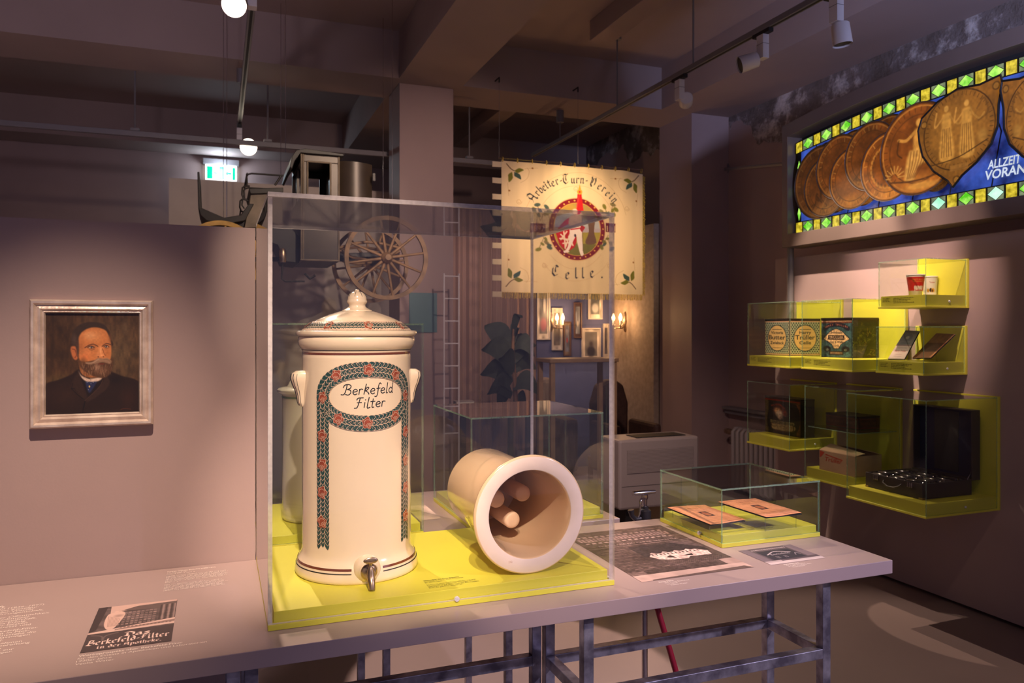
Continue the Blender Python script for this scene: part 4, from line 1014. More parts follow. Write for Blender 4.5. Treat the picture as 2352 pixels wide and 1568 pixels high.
def art_check(lines):
    c = Canvas(150, 160, (176, 178, 146))
    for i in range(17):
        for j in range(12):
            x_, y_ = .03+j*.084+(i % 2)*.042, .04+i*.055
            c.small([(x_, y_), (x_+.036, y_+.024), (x_, y_+.052), (x_-.036, y_+.024)], (14, 34, 46))
    c.rect(0, 0, 1, .035, (200, 150, 120)); c.rect(0, .95, 1, 1, (186, 150, 110)); c.rect(0, 0, .02, 1, (196, 160, 120)); c.rect(.98, 0, 1, 1, (196, 160, 120))
    c.ell(.5, .5, .40, .40, (30, 50, 56), 1, .04); c.ell(.5, .5, .375, .375, (222, 178, 112), 1, .04)
    for t, y, h, w_ in lines: c.text(t, .5, y, h, (24, 32, 36), w_, bold=.02)
    c.rect(.3, .24, .7, .255, (60, 54, 44)); c.rect(.3, .78, .7, .795, (60, 54, 44))
    return c
zb2 = 1.2795
tin('biscuit_tin', 'square tin with a blue and white checked pattern and oval labels', 'tin', 1814, 817.5, zb2, 1757, 1884, 731,
    art_check((('Victoria', .38, .085, .5), ('Butter', .54, .13, .68), ('Zwieback', .68, .085, .56))), art_check((('Harry', .38, .095, .4), ('Trüller', .54, .13, .66), ('Celle', .68, .095, .4))))
def art_ornate():
    c = Canvas(130, 150, (52, 78, 84)); c.noise(.3, 14, 16, 3)
    c.rect(0, 0, 1, .03, (180, 130, 96)); c.rect(0, .03, 1, .07, (110, 60, 44))
    c.line([(.12, .22), (.3, .13), (.5, .11), (.7, .13), (.88, .22)], .13, (24, 24, 40)); 
    for i, ch in enumerate('HARRY TRÜLLER'):
        t = i/12; c.text(ch, .14+.72*t, .20-.07*math.sin(math.pi*t), .05, (214, 120, 86), bold=.01)
    c.poly([(.5, .2), (.7, .28), (.96, .5), (.66, .66), (.6, .78), (.4, .78), (.34, .66), (.04, .5), (.3, .28)], (30, 40, 50)); c.poly([(.5, .22), (.69, .3), (.92, .5), (.64, .65), (.57, .76), (.43, .76), (.36, .65), (.08, .5), (.31, .3)], (212, 170, 128))
    c.text('Zwieback', .5, .355, .06, (36, 30, 34), .4, bold=.02); c.rect(.23, .40, .77, .53, (40, 24, 28)); c.text('TRÜLLER', .5, .5, .075, (214, 176, 140), .48, bold=.02)
    c.text('Biskuit & Waffeln', .5, .615, .055, (36, 30, 34), .6, bold=.02); c.text('Celle', .5, .71, .045, (36, 30, 34), .2)
    for x in (.2, .8): c.ell(x, .78, .14, .09, (22, 16, 22), 1, .2); c.ell(x, .80, .06, .04, (90, 92, 80), 1, .3)
    c.rect(.26, .83, .74, .95, (26, 22, 26)); c.rect(.3, .86, .7, .92, (120, 92, 70)); c.noise(.25, 40, 44, 6)
    return c
def art_foliage():
    c = Canvas(120, 140, (36, 38, 16)); c.noise(.5, 10, 12, 5)
    for i in range(70):
        x, y = rnd.random(), rnd.random(); c.line([(x, y), (x+rnd.uniform(-.1, .1), y+rnd.uniform(-.1, .1)), (x+rnd.uniform(-.18, .18), y+rnd.uniform(-.1, .1))], rnd.uniform(.008, .03), rnd.choice(((96, 100, 24), (64, 70, 22), (150, 108, 50), (24, 24, 12), (120, 120, 30))), .7)
    c.rect(0, 0, 1, .05, (40, 28, 20)); c.rect(0, .96, 1, 1, (30, 22, 16)); return c
tin('biscuit_tin', 'ornate blue green tin with a dark lid and a diamond label', 'tin', 1957.5, 822.6, 1.2815, 1886, 2033, 728.8, art_ornate(), art_foliage(), lid=.014)
def art_santa():
    c = Canvas(120, 130, (60, 50, 30)); c.noise(.4, 8, 8, 2)
    c.rect(0, 0, .1, 1, (92, 76, 40)); c.rect(.9, 0, 1, 1, (110, 70, 34)); c.smooth([(.12, .1), (.9, .12), (.9, .9), (.12, .9)], (34, 30, 22))
    c.ell(.4, .3, .22, .2, (120, 60, 30), .9, .6); c.ell(.36, .32, .12, .1, (206, 150, 96), 1, .5); c.ell(.42, .42, .14, .14, (214, 190, 160), 1, .5); c.ell(.44, .52, .10, .1, (180, 150, 124), 1, .6); c.ell(.58, .38, .08, .14, (150, 60, 36), .8, .6)
    c.line([(.2, .2), (.4, .14), (.56, .24)], .05, (150, 54, 30), .8); c.rect(.16, .62, .84, .7, (132, 120, 72)); c.text('HARRY TRÜLLER CELLE', .5, .69, .05, (40, 32, 20), .6, bold=.02)
    c.smooth([(.18, .72), (.82, .72), (.78, .88), (.22, .88)], (150, 128, 80)); c.line([(.18, .72), (.24, .9), (.76, .9), (.82, .72)], .03, (70, 46, 24)); c.noise(.25, 30, 30, 4)
    c.rect(0, 0, 1, .04, (150, 40, 16)); return c
def art_dark():
    c = Canvas(40, 50, (34, 30, 14)); c.noise(.4, 6, 8, 3); return c
tin('picture_tin', 'dark tin painted with an old bearded man, in the lower left wall case', 'tin', 1839, 1005.5, .7715, 1757, 1871, 918, art_santa(), art_dark(), lid=.012)
def art_brown():
    c = Canvas(110, 40, (74, 40, 22)); c.noise(.3, 12, 4, 3); c.rect(0, .0, 1, .1, (110, 60, 30)); c.rect(0, .9, 1, 1, (110, 40, 22))
    for i in range(9): c.ell(.1+i*.1, .5, .035, .2, (104, 66, 36), .7, .5)
    return c
pane('glass_shelf', (3.285, 3.585, 3.275, 3.64, .868, .873), 'z', bpy.data.objects['wall_glass_case.005'], mat_glass('shelf_glass', (.80, .88, .84), 1.7))
tin('biscuit_tin', 'flat brown tin on the glass shelf above the carton', 'tin', 1973, 987, .8745, 1897, 2021, 957, art_brown(), art_brown(), lid=.010)
# cardboard carton with open flaps
M_CARD = mat('brown_cardboard', (0.50, 0.31, 0.18), 0.85, noise=0.06, nscale=12)
a = onZ(1964, 1095.7, .6305); d = SA*a.x+CA*a.y; zt = CAM_H-(1049-755)/FPX*d
yf = onX(1882, 1080, a.x).y; xr = min(onY(2025, 1080, a.y).x, 3.58)
cb_ = empty('cardboard_carton', ((a.x+xr)/2, (a.y+yf)/2, .6305), 'brown cardboard carton with red print and a half open top, standing below the glass shelf', 'box')
m = MB(); tk = .003
m.box(a.x, a.x+tk, a.y, yf, .6305, zt).box(xr-tk, xr, a.y, yf, .6305, zt).box(a.x+tk, xr-tk, a.y, a.y+tk, .6305, zt).box(a.x+tk, xr-tk, yf-tk, yf, .6305, zt).box(a.x+tk, xr-tk, a.y+tk, yf-tk, .6305, .6335)
m.obj('body', M_CARD, cb_)
W2 = (xr-a.x)/2
MB().add([(a.x, a.y, zt), (a.x, yf, zt), (a.x+W2*.9, yf, zt+.030), (a.x+W2*.85, a.y+.01, zt+.008), (a.x+.003, a.y, zt+.003), (a.x+.003, yf, zt+.003), (a.x+W2*.9, yf, zt+.033), (a.x+W2*.85, a.y+.01, zt+.011)], [(0, 1, 2, 3), (4, 5, 6, 7), (0, 1, 5, 4), (1, 2, 6, 5), (2, 3, 7, 6), (3, 0, 4, 7)]).obj('flap', M_CARD, cb_)
MB().add([(xr, a.y, zt), (xr, yf, zt), (xr-W2*.6, yf, zt+.022), (xr-W2*.55, a.y+.02, zt+.016), (xr, a.y, zt+.003), (xr, yf, zt+.003), (xr-W2*.6, yf, zt+.025), (xr-W2*.55, a.y+.02, zt+.019)], [(0, 1, 2, 3), (4, 5, 6, 7), (0, 1, 5, 4), (1, 2, 6, 5), (2, 3, 7, 6), (3, 0, 4, 7)]).obj('flap', M_CARD, cb_)
M_REDP = mat('red_print', (0.50, 0.05, 0.02), 0.6)
fx = lambda p, q: (a.x-.0006, yf-p, .6305+q)
hh = zt-.6305; ww = yf-a.y
m = MB(); m.add([fx(.004, hh*.98), fx(ww*.16, hh*.93), fx(ww*.05, hh*.66), fx(.004, hh*.62)], [(0, 1, 2, 3)])
m.add([fx(ww*.18, hh*.86), fx(ww*.66, hh*.72), fx(ww*.66, hh*.66), fx(ww*.18, hh*.80)], [(0, 1, 2, 3)])
put_text(m, 'Trüller', fx, hh*.30, ww*.17, hh*.50, 'L', .2, .015, ww*.48)
m.obj('red_lettering', M_REDP, cb_, fix=False)
# cups
def art_cup():
    c = Canvas(150, 80, (206, 40, 26)); c.rect(0, 0, 1, .06, (226, 206, 190)); c.rect(.55, 0, 1, 1, (222, 204, 190)); c.poly([(.5, 0), (.62, 0), (.52, 1), (.5, 1)], (206, 40, 26))
    c.text('FAST FOOD', .32, .26, .10, (226, 160, 50), .26, bold=.03); c.rect(.2, .3, .44, .315, (230, 170, 80))
    for i in range(6): c.ell(.235+i*.034, .62+.02*(i % 2), .020, .13, (236, 210, 186), 1, .4)
    c.text('JUNG', .32, .72, .2, (240, 216, 196), .2, bold=.05); c.text('SUPER', .32, .86, .08, (90, 24, 20), .2, bold=.02)
    return c
def art_tub():
    c = Canvas(150, 80, (206, 196, 176)); c.text('Tomate', .45, .3, .08, (150, 50, 40), .12, bold=.02); c.ell(.42, .68, .035, .12, (40, 24, 16), 1, .3); c.ell(.47, .72, .05, .16, (196, 140, 24), 1, .3); c.ell(.36, .72, .03, .12, (196, 140, 24), 1, .3); c.ell(.46, .72, .025, .09, (90, 54, 20), 1, .3)
    return c
def cup(name, label, px, pyb, Y, r0, r1, h, art, ph, m_):
    zb = 1.6235; q = onY(px, pyb, Y); r = empty(name, (q.x, Y, zb), label, 'cup')
    MB().lathe([(0, 0), (r0, 0), (r0+.001, .001), (r1, h), (r1+.002, h+.001), (r1+.003, h+.003), (r1+.002, h+.007), (r1-.003, h+.008), (0, h+.006)], (q.x, Y, zb), 48).obj('body', m_, r, smooth=40)
    art.obj('printed_wrap', lambda u, v: (q.x+(r1+(r0-r1)*v+.0008)*math.sin(ph+(u-.5)*6.28), Y-(r1+(r0-r1)*v+.0008)*math.cos(ph+(u-.5)*6.28), zb+.002+(h-.003)*(1-v)), M_INKATTR, r)
M_CUPW = mat('waxed_white_card', (.78, .70, .62), .5)
cup('paper_cup', 'red paper cup with white writing in the topmost wall case', 2103, 676, 2.985, .030, .043, .102, art_cup(), .72, M_CUPW)
cup('paper_tub', 'white paper tub with a yellow fruit picture, behind the red cup', 2136, 676, 3.035, .030, .036, .100, art_tub(), -.25, M_CUPW)
# booklets
def booklet(label, pts, art, extra=None):
    P = [onX(px, py, X) for px, py, X in pts]      # top-left, top-right, bottom-right, bottom-left
    n = (P[1]-P[0]).cross(P[3]-P[0]).normalized()*.002
    r = empty('booklet', tuple((P[3]+P[2])/2), label, 'booklet')
    art.obj('cover', lambda u, v: tuple((P[0]*(1-u)+P[1]*u)*(1-v)+(P[3]*(1-u)+P[2]*u)*v), M_INKATTR, r)
    if n.x < 0: n = -n
    MB().add([tuple(p+n*2.6) for p in P]+[tuple(p+n*3.6) for p in P], [(0, 1, 2, 3), (4, 5, 6, 7), (0, 1, 5, 4), (1, 2, 6, 5), (2, 3, 7, 6), (3, 0, 4, 7)]).obj('backing_board', M_BLACK, r)
    s = MB(); mid = (P[0]+P[1]+P[2]+P[3])/4+n*3.7
    s.tube([tuple(mid), (mid.x+.02, mid.y, 1.2805)], .003, 8); s.obj('support_rod', mat_glass('rod_acrylic', (.9, .92, .88), 2.0), r)
c = Canvas(70, 120, (226, 196, 176)); c.rect(0, 0, 1, .5, (96, 84, 74)); c.ell(.5, .26, .3, .15, (60, 52, 50), 1, .2); c.ell(.45, .25, .16, .07, (150, 140, 120), 1, .4); c.rect(.2, .42, .84, .47, (40, 36, 36)); c.rect(0, .5, 1, .53, (120, 50, 36)); c.text('Harry Trüller', .5, .74, .06, (180, 60, 50), .7, bold=.02); c.rect(.2, .6, .8, .615, (150, 110, 100)); c.rect(.3, .83, .7, .845, (190, 130, 120)); c.rect(.25, .9, .75, .91, (170, 130, 120))
booklet('pale booklet with a dark top half, left of the two tilted booklets', [(2079.7, 758.4, 3.47), (2112, 759.4, 3.47), (2076.7, 825, 3.37), (2038.8, 824, 3.37)], c)
c = Canvas(90, 90, (132, 88, 56)); c.noise(.1, 8, 8, 1); c.rect(0, .4, 1, .72, (104, 60, 38)); c.rect(0, .39, 1, .42, (90, 34, 24)); c.rect(0, .76, 1, 1, (190, 128, 82)); 
for i in range(5): c.rect(.15, .46+i*.05, .85-.1*(i % 2), .475+i*.05, (70, 36, 24), .7)
booklet('brown booklet with a lighter foot, right of the two tilted booklets', [(2150.7, 765, 3.55), (2194, 766.8, 3.55), (2138, 821, 3.41), (2095, 822, 3.41)], c)
# sample suitcase
zb = .6215; a = onZ(2118.5, 1147.8, zb); d = SA*a.x+CA*a.y; zt = CAM_H-(1112-755)/FPX*d
yf = onX(1988, 1115, a.x).y; xr = onY(2232, 1137, a.y).x
M_CASE = mat('dark_brown_leatherette', (0.045, 0.032, 0.032), 0.45, bump=0.06, bscale=200)
M_BLUE = mat('dark_blue_velvet', (0.012, 0.016, 0.05), 0.8)
su = empty('sample_suitcase', ((a.x+xr)/2, (a.y+yf)/2, zb), 'open black sample suitcase with blue lining in the largest wall case', 'suitcase')
m = MB(); t = .006
m.box(a.x, xr, a.y, yf, zb, zb+t).box(a.x, a.x+t, a.y, yf, zb+t, zt).box(xr-t, xr, a.y, yf, zb+t, zt).box(a.x+t, xr-t, a.y, a.y+t, zb+t, zt).box(a.x+t, xr-t, yf-t, yf, zb+t, zt)
m.obj('case_body', M_CASE, su, bevel=.0015)
lz0, lz1 = zt-.006, zt+.345; lx = xr+.002
m = MB(); m.box(lx+.05, lx+.056, a.y, yf, lz0, lz1).box(lx, lx+.05, a.y, a.y+t, lz0, lz1).box(lx, lx+.05, yf-t, yf, lz0, lz1).box(lx, lx+.05, a.y+t, yf-t, lz1-t, lz1).box(lx, lx+.05, a.y+t, yf-t, lz0, lz0+t)
lw_ = min(0, WX-.02-(lx+.056)); m.v = [(x+lw_, y, z) for x, y, z in m.v]
ld = m.obj('case_lid', M_CASE, su, bevel=.0015)
bx('lining', (lx+.044+lw_, lx+.0495+lw_, a.y+t, yf-t, lz0+t, lz1-t), M_BLUE, ld)
bx('lining_panel', (lx+.040+lw_, lx+.0439+lw_, a.y+.11, yf-.10, lz0+.02, lz1-.02), mat('grey_lining_panel', (.035, .032, .03), .6), ld)
MB().tube([(lx+.02+lw_, a.y+.012, zt+.05), (lx-.02, a.y+.012, zt-.004)], .0018, 8).obj('lid_stay', M_CHROME, su)
for yy in (a.y+.07, yf-.07):
    pl = MB(); 
    for k in (-.012, 0, .012): pl.box(a.x-.006, a.x-.0002, yy+k-.004, yy+k+.004, zt-.028, zt-.004)
    pl.obj('latch', M_CHROME, su, bevel=.0008)
ym = (a.y+yf)/2
MB().tube([(a.x-.002, ym-.055, zt-.022), (a.x-.012, ym-.05, zt-.032), (a.x-.016, ym-.02, zt-.045), (a.x-.016, ym+.02, zt-.045), (a.x-.012, ym+.05, zt-.032), (a.x-.002, ym+.055, zt-.022)], .004, 10).obj('handle', M_CASE, su, smooth=60)
for yy in (a.y, yf-.02): bx('corner_guard', (a.x-.0012, a.x+.02, yy-.0012 if yy == a.y else yy+.0012, yy+.02 if yy == a.y else yf+.0012, zb-.0005, zb+.008), M_BRASS, su)
M_SBOT = mat('black_bottle_glass', (0.02, 0.017, 0.02), 0.18, coat=.6)
def bottle(x, y, h0, L_):
    r = empty('sample_bottle', (x, y, h0), 'black sample bottle with a bright cap lying in the open suitcase', 'bottle', 'sample bottles in the suitcase')
    MB().tube([(x, y-L_/2, h0), (x, y-L_/2+.004, h0), (x, y+L_/2-.012, h0), (x, y+L_/2-.006, h0)], [.010, .0145, .0145, .008], 16).obj('bottle_body', M_SBOT, r, smooth=50)
    MB().tube([(x, y-L_/2-.007, h0), (x, y-L_/2-.0005, h0)], .0075, 14).obj('cap', M_CHROME, r, smooth=40)
    return r
inw = (xr-t-.004)-(a.x+t+.004); nx_ = 8; first = None
for row in range(3):
    for i in range(nx_):
        x = a.x+t+.004+inw*(i+.5)/nx_; L_ = (yf-a.y-.03)/3-.012; y = a.y+.018+(L_+.012)*(row+.5)
        h = zt-.018+(.008 if (i+row) % 3 else .014)
        if first is None: first = bottle(x, y, h, L_); fs_ = (x, y, h)
        else: dup(first, (x, y, h))
bx('tray', (a.x+t+.001, xr-t-.001, a.y+t+.001, yf-t-.001, zb+t+.0005, zt-.036), M_BLUE, su)
# ================================================================== BACKLIT STAINED GLASS
GX = 3.48
lb = empty('stained_glass_window', (GX+.08, 3.0, 2.0), 'long backlit stained glass window of overlapping bronze medallions, in a brown arched frame', 'stained glass')
def YZ(px, py, X=GX): p = onX(px, py, X); return p.y, p.z
A_ = YZ(1796, 291); B_ = YZ(1939, 218); C_ = YZ(2352, 55)
def circ(a, b, c):
    (x1, y1), (x2, y2), (x3, y3) = a, b, c
    D = 2*(x1*(y2-y3)+x2*(y3-y1)+x3*(y1-y2))
    ux = ((x1*x1+y1*y1)*(y2-y3)+(x2*x2+y2*y2)*(y3-y1)+(x3*x3+y3*y3)*(y1-y2))/D
    uy = ((x1*x1+y1*y1)*(x3-x2)+(x2*x2+y2*y2)*(x1-x3)+(x3*x3+y3*y3)*(x2-x1))/D
    return ux, uy, math.hypot(x1-ux, y1-uy)
cyy, czz, cr_ = circ(A_, B_, C_)
YL = YZ(1796, 569)[0]; YR = 2*cyy-YL if cyy < 2.6 else .9
YR = max(YR, 0.6)
ZB = YZ(1796, 569)[1]
FWl = .052; FWb = YZ(1819, 536)[1]-ZB; FWt = .085
def ztop(y, ins=0): return czz+math.sqrt(max(0, (cr_-ins)**2-(y-cyy)**2))
def ringpts(il, ib, it, n=40):
    y0, y1 = YL-il, YR+il
    return [(y0, ZB+ib), (y1, ZB+ib)]+[(y, ztop(y, it)) for y in np.linspace(y1, y0, n)]
o_ = ringpts(0, 0, 0); i_ = ringpts(FWl, FWb, FWt)
M_FRM = mat('brown_bronze_frame', (0.17, 0.125, 0.11), 0.38, metal=0.25, noise=0.05, nscale=3)
m = MB(); N = len(o_)
for X0_, X1_ in ((GX, GX+.16),):
    vs = [(X0_, y, z) for y, z in o_]+[(X0_, y, z) for y, z in i_]+[(X1_, y, z) for y, z in o_]+[(X1_, y, z) for y, z in i_]
    fs = []
    for k in range(N):
        j = (k+1) % N
        fs += [(k, j, N+j, N+k), (2*N+k, 2*N+j, j, k), (N+k, N+j, 3*N+j, 3*N+k), (2*N+j, 2*N+k, 3*N+k, 3*N+j)]
    m.add(vs, fs)
m.obj('frame', M_FRM, lb, bevel=.002)
# back board
m = MB(); vs = [(GX+.12, y, z) for y, z in i_]+[(GX+.15, y, z) for y, z in i_]
m.add(vs, [tuple(range(N)), tuple(range(N, 2*N))[::-1]]+[(k, (k+1) % N, N+(k+1) % N, N+k) for k in range(N)])
m.obj('back_board', M_BLACK, lb)
GP = GX+.055      # plane of the leaded glass
def lit(name, col, s):
    return mat(name, tuple(v*.5 for v in col), 0.2, emit=col, estr=s, noise=0.0)
def litn(name, c1, c2, s, sc=14):
    m = bpy.data.materials.new(name); m.use_nodes = True; nt = m.node_tree; b = nt.nodes['Principled BSDF']
    tc = nt.nodes.new('ShaderNodeTexCoord'); n = nt.nodes.new('ShaderNodeTexNoise'); n.inputs['Scale'].default_value = sc; n.inputs['Detail'].default_value = 4
    nt.links.new(tc.outputs['Object'], n.inputs['Vector'])
    r = nt.nodes.new('ShaderNodeValToRGB'); r.color_ramp.elements[0].position = .35; r.color_ramp.elements[1].position = .65
    r.color_ramp.elements[0].color = (*c1, 1); r.color_ramp.elements[1].color = (*c2, 1)
    nt.links.new(n.outputs['Fac'], r.inputs[0]); nt.links.new(r.outputs[0], b.inputs['Emission Color']); b.inputs['Base Color'].default_value = (.02, .02, .02, 1)
    b.inputs['Emission Strength'].default_value = s; b.inputs['Roughness'].default_value = .15
    return m
G_GREEN = litn('backlit_green_glass', s2l(80, 190, 20), s2l(190, 245, 110), 1.2, 22)
G_YEL = litn('backlit_yellow_glass', s2l(150, 130, 10), s2l(235, 210, 60), 1.1, 40)
G_PALE = litn('backlit_pale_glass', s2l(110, 125, 95), s2l(170, 185, 140), .6, 30)
G_BLUE = litn('backlit_blue_glass', s2l(14, 28, 90), s2l(70, 105, 220), .75, 7)
G_MINT = litn('backlit_mint_glass', s2l(150, 230, 190), s2l(225, 255, 235), 1.2, 10)
M_LEAD = mat('dark_lead_came', (0.012, 0.011, 0.012), 0.5, metal=.3)
YI0, YI1 = YL-FWl-.028, YR+FWl+.028      # glazed area starts inside a dark reveal
ZI = ZB+FWb+.006; BH = .070
topi = .085+.045
bd = MB(); ld = MB()
def PX(y, z, x=GP): return (x, y, z)
# bottom row and curved top row of diamonds and rectangles
per_px = [YZ(1790+x/3.564, 500)[0] for x in (178, 1705)]
n_d = 8; P_ = abs(per_px[0]-per_px[1])/n_d
nper = int((YI0-YI1)/P_)
def row(fz):
    k = 0; y = YI0-.012
    c0 = per_px[0]
    k0 = -1
    for k in range(-1, nper+1):
        yc = c0-k*P_
        def rq(ya, yb, fa, fb): return
        # diamond
        hw = P_*.26
        if YI1+hw < yc < YI0-hw+.02:
            zb_, zt_ = fz(yc)
            zc = (zb_+zt_)/2; s = lambda y: tuple(v for v in fz(y))
            L_, R_ = yc+hw, yc-hw; zl = sum(s(L_))/2; zr = sum(s(R_))/2
            mint = (k % 9 == 8 or k % 9 == 6) and zb_ < ZI+.01
            bd.add([PX(L_, zl), PX(yc, s(yc)[0]+.003), PX(R_, zr), PX(yc, s(yc)[1]-.003)], [(0, 1, 2, 3)], 4 if mint else 0)
            g = .004
            for (ya, za_i) in ((L_, 0), (R_, 0)):
                sg = 1 if ya > yc else -1
                bd.add([PX(ya, s(ya)[0]+.003), PX(yc+sg*g, s(yc)[0]+.003), PX(ya, sum(s(ya))/2-g)], [(0, 1, 2)], 2)
                bd.add([PX(ya, s(ya)[1]-.003), PX(yc+sg*g, s(yc)[1]-.003), PX(ya, sum(s(ya))/2+g)], [(0, 1, 2)], 2)
        yr = yc-P_/2; hr = P_*.17
        if YI1+hr < yr < YI0-hr+.02:
            a0_, a1_ = fz(yr+hr); b0_, b1_ = fz(yr-hr)
            bd.add([PX(yr+hr, a0_+.003), PX(yr-hr, b0_+.003), PX(yr-hr, b1_-.003), PX(yr+hr, a1_-.003)], [(0, 1, 2, 3)], 1)
row(lambda y: (ZI, ZI+BH))
row(lambda y: (ztop(y, topi)-BH, ztop(y, topi)))
# left upright border
zz = ZI+BH+.004
k = 0
while zz < ztop(YI0, topi)-BH-.05:
    h_ = .10 if k % 2 == 0 else .05
    if k % 2 == 0: bd.add([PX(YI0-.004, zz+h_/2), PX(YI0-.018, zz+.004), PX(YI0-.032, zz+h_/2), PX(YI0-.018, zz+h_-.004)], [(0, 1, 2, 3)], 0)
    else: bd.add([PX(YI0-.004, zz+.003), PX(YI0-.032, zz+.003), PX(YI0-.032, zz+h_-.003), PX(YI0-.004, zz+h_-.003)], [(0, 1, 2, 3)], 3)
    zz += h_; k += 1
bd.obj('border_panes', [G_GREEN, G_YEL, G_PALE, litn('backlit_amber_glass', s2l(80, 40, 10), s2l(140, 80, 20), .6), G_MINT], lb, fix=False)
bg_ = [(YI0, ZI-.004), (YI1, ZI-.004)]+[(y, ztop(y, topi)+.004) for y in np.linspace(YI1, YI0, 40)]
MB().add([(GP+.004, y, z) for y, z in bg_]+[(GP+.010, y, z) for y, z in bg_], [tuple(range(len(bg_))), tuple(range(len(bg_), 2*len(bg_)))[::-1]]+[(k, (k+1) % len(bg_), len(bg_)+(k+1) % len(bg_), len(bg_)+k) for k in range(len(bg_))]).obj('lead_sheet', M_LEAD, lb)
bl = [(YI0-.036, ZI+BH+.003), (YI1+.036, ZI+BH+.003)]+[(y, ztop(y, topi)-BH-.003) for y in np.linspace(YI1+.036, YI0-.036, 40)]
MB().add([(GP+.002, y, z) for y, z in bl], [tuple(range(len(bl)))]).obj('blue_panes', G_BLUE, lb, fix=False)
m = MB()
for y in np.arange(YI0-.2, YI1, -.23):
    zt_ = ztop(y, topi)-BH; m.tube([(GP, y, ZI+BH), (GP, y-.05, (ZI+BH+zt_)/2), (GP, y+.03, zt_)], .0032, 6)
m.obj('lead_lines', M_LEAD, lb)
def med_canvas(kind, seed):
    c = Canvas(110, 110, (150, 76, 22)); c.noise(.22, 9, 9, seed)
    c.ell(.45, .38, .42, .42, (96, 46, 12), .7, 1.0); c.ell(.5, .88, .4, .16, (232, 140, 44), .8, 1.0)
    for r, col, w_ in ((.485, (66, 34, 12), .02), (.455, (206, 126, 48), .015), (.365, (96, 50, 16), .012)):
        c.line([(.5+r*math.cos(t), .5+r*math.sin(t)) for t in np.linspace(0, 6.2832, 40)], w_, col, .9, False)
    if kind != 'fig':
        for k in range(34):
            t = 2*math.pi*k/34
            if rnd.random() < .85: c.line([(.5+.385*math.cos(t), .5+.385*math.sin(t)), (.5+.435*math.cos(t+.03*(k % 3-1)), .5+.435*math.sin(t+.03*(k % 3-1)))], .012, rnd.choice(((92, 48, 14), (214, 140, 60))), .8, False)
    if kind == 'ring':
        for t in np.linspace(0, 6.28, 26):
            c.ell(.5+.30*math.cos(t), .5+.30*math.sin(t), .03, .045, (216, 138, 54), .7, .5, t); c.ell(.5+.275*math.cos(t), .5+.275*math.sin(t), .02, .03, (84, 44, 14), .7, .5)
        for k, t in enumerate(('I', 'F', 'PR')): c.text(t, .48, .42+k*.13, .08, (84, 44, 14), None, bold=.02)
    if kind == 'relief':
        for _ in range(14):
            x, y = rnd.uniform(.28, .72), rnd.uniform(.28, .72); c.line([(x, y), (x+rnd.uniform(-.1, .1), y+rnd.uniform(0, .14)), (x+rnd.uniform(-.1, .1), y+.15)], rnd.uniform(.015, .04), rnd.choice(((220, 142, 58), (88, 46, 14), (70, 36, 12))), .6)
    if kind == 'fig':
        c.ell(.52, .36, .12, .15, (80, 42, 14), .6, .8); c.ell(.52, .22, .045, .055, (222, 150, 66), 1, .4); c.smooth([(.47, .28), (.58, .28), (.6, .42), (.56, .52), (.46, .52), (.45, .4)], (222, 146, 60), 1, .01)
        c.line([(.47, .31), (.36, .38), (.26, .36)], .035, (216, 140, 56)); c.line([(.26, .36), (.24, .5), (.3, .56)], .015, (80, 42, 14)); c.line([(.57, .31), (.68, .38), (.74, .3)], .03, (200, 124, 48))
        c.smooth([(.4, .5), (.62, .5), (.7, .6), (.6, .66), (.5, .7), (.46, .82), (.34, .82), (.36, .62)], (232, 160, 72), 1, .01)
        for k in range(6): c.line([(.42+k*.04, .52), (.40+k*.035, .66), (.37+k*.02, .8)], .01, (110, 58, 18), .8)
        for k in range(9): t = math.pi+math.pi*k/8; c.line([(.2+.05*math.cos(t), .76+.05*math.sin(t)), (.2+.13*math.cos(t), .76+.13*math.sin(t))], .012, (230, 160, 70), .9, False)
        c.line([(.08, .8), (.5, .84), (.92, .78)], .02, (96, 50, 16)); c.ell(.55, .9, .25, .05, (226, 150, 60), .8, .5)
        for k in range(16): t = math.pi*.75+math.pi*.9*k/16; c.line([(.5+.40*math.cos(t), .5+.40*math.sin(t)), (.5+.44*math.cos(t), .5+.44*math.sin(t))], .012, (96, 50, 16), .8, False)
    for k in range(3): c.noise(.06, 30, 30, seed+k)
    return c
M_RIM = mat('grey_lead_rim', (.10, .085, .08), .4, metal=.4)
def medallion(L, T, B, kind, off, seed, dim=1.0, xr=None):
    dim = dim*.86
    px = 1790+L/3.564
    y0_, z0_ = YZ(px, 120+T/3.564, GP); _, z1_ = YZ(px, 120+B/3.564, GP)
    # height is read at the middle of the disc, so correct the depth once
    R = abs(z0_-z1_)/2
    for _ in range(3):
        yc = y0_-R; d = SA*GP+CA*yc
        R = (B-T)/3.564*d/FPX/2
    zc = CAM_H+(755-(120+(T+B)/2/3.564))/FPX*(SA*GP+CA*(y0_-R))
    yc = y0_-R; X = GP-off
    c = med_canvas(kind, seed)
    c.a = np.clip(c.a*dim, 0, 1)
    o = c.obj('medallion', lambda u, v: (X, yc+R-2*R*u, zc+R-2*R*v), M_LIT, lb, keep=lambda U, V: (U-.5)**2+(V-.5)**2 < .25)
    MB().tube([(X-.001, yc+R*math.cos(t), zc+R*math.sin(t)) for t in np.linspace(0, 2*math.pi, 60, endpoint=False)], .0022, 6, closed=True).obj('lead_rim', M_RIM, o)
    return o
MD = [(240, 735, 1190, 'text', .55), (450, 640, 1090, 'relief', .55), (715, 515, 1000, 'text', .62), (330, 900, 1312, 'relief', .6), (570, 900, 1255, 'relief', .7), (1180, 850, 1140, 'text', .4),
      (145, 765, 1365, 'relief', .5), (228, 860, 1345, 'relief', .6), (328, 680, 1205, 'text', .68), (440, 780, 1285, 'text', .82), (570, 575, 1135, 'relief', .72), (705, 655, 1220, 'ring', 1.0), (868, 420, 1170, 'fig', .95)]
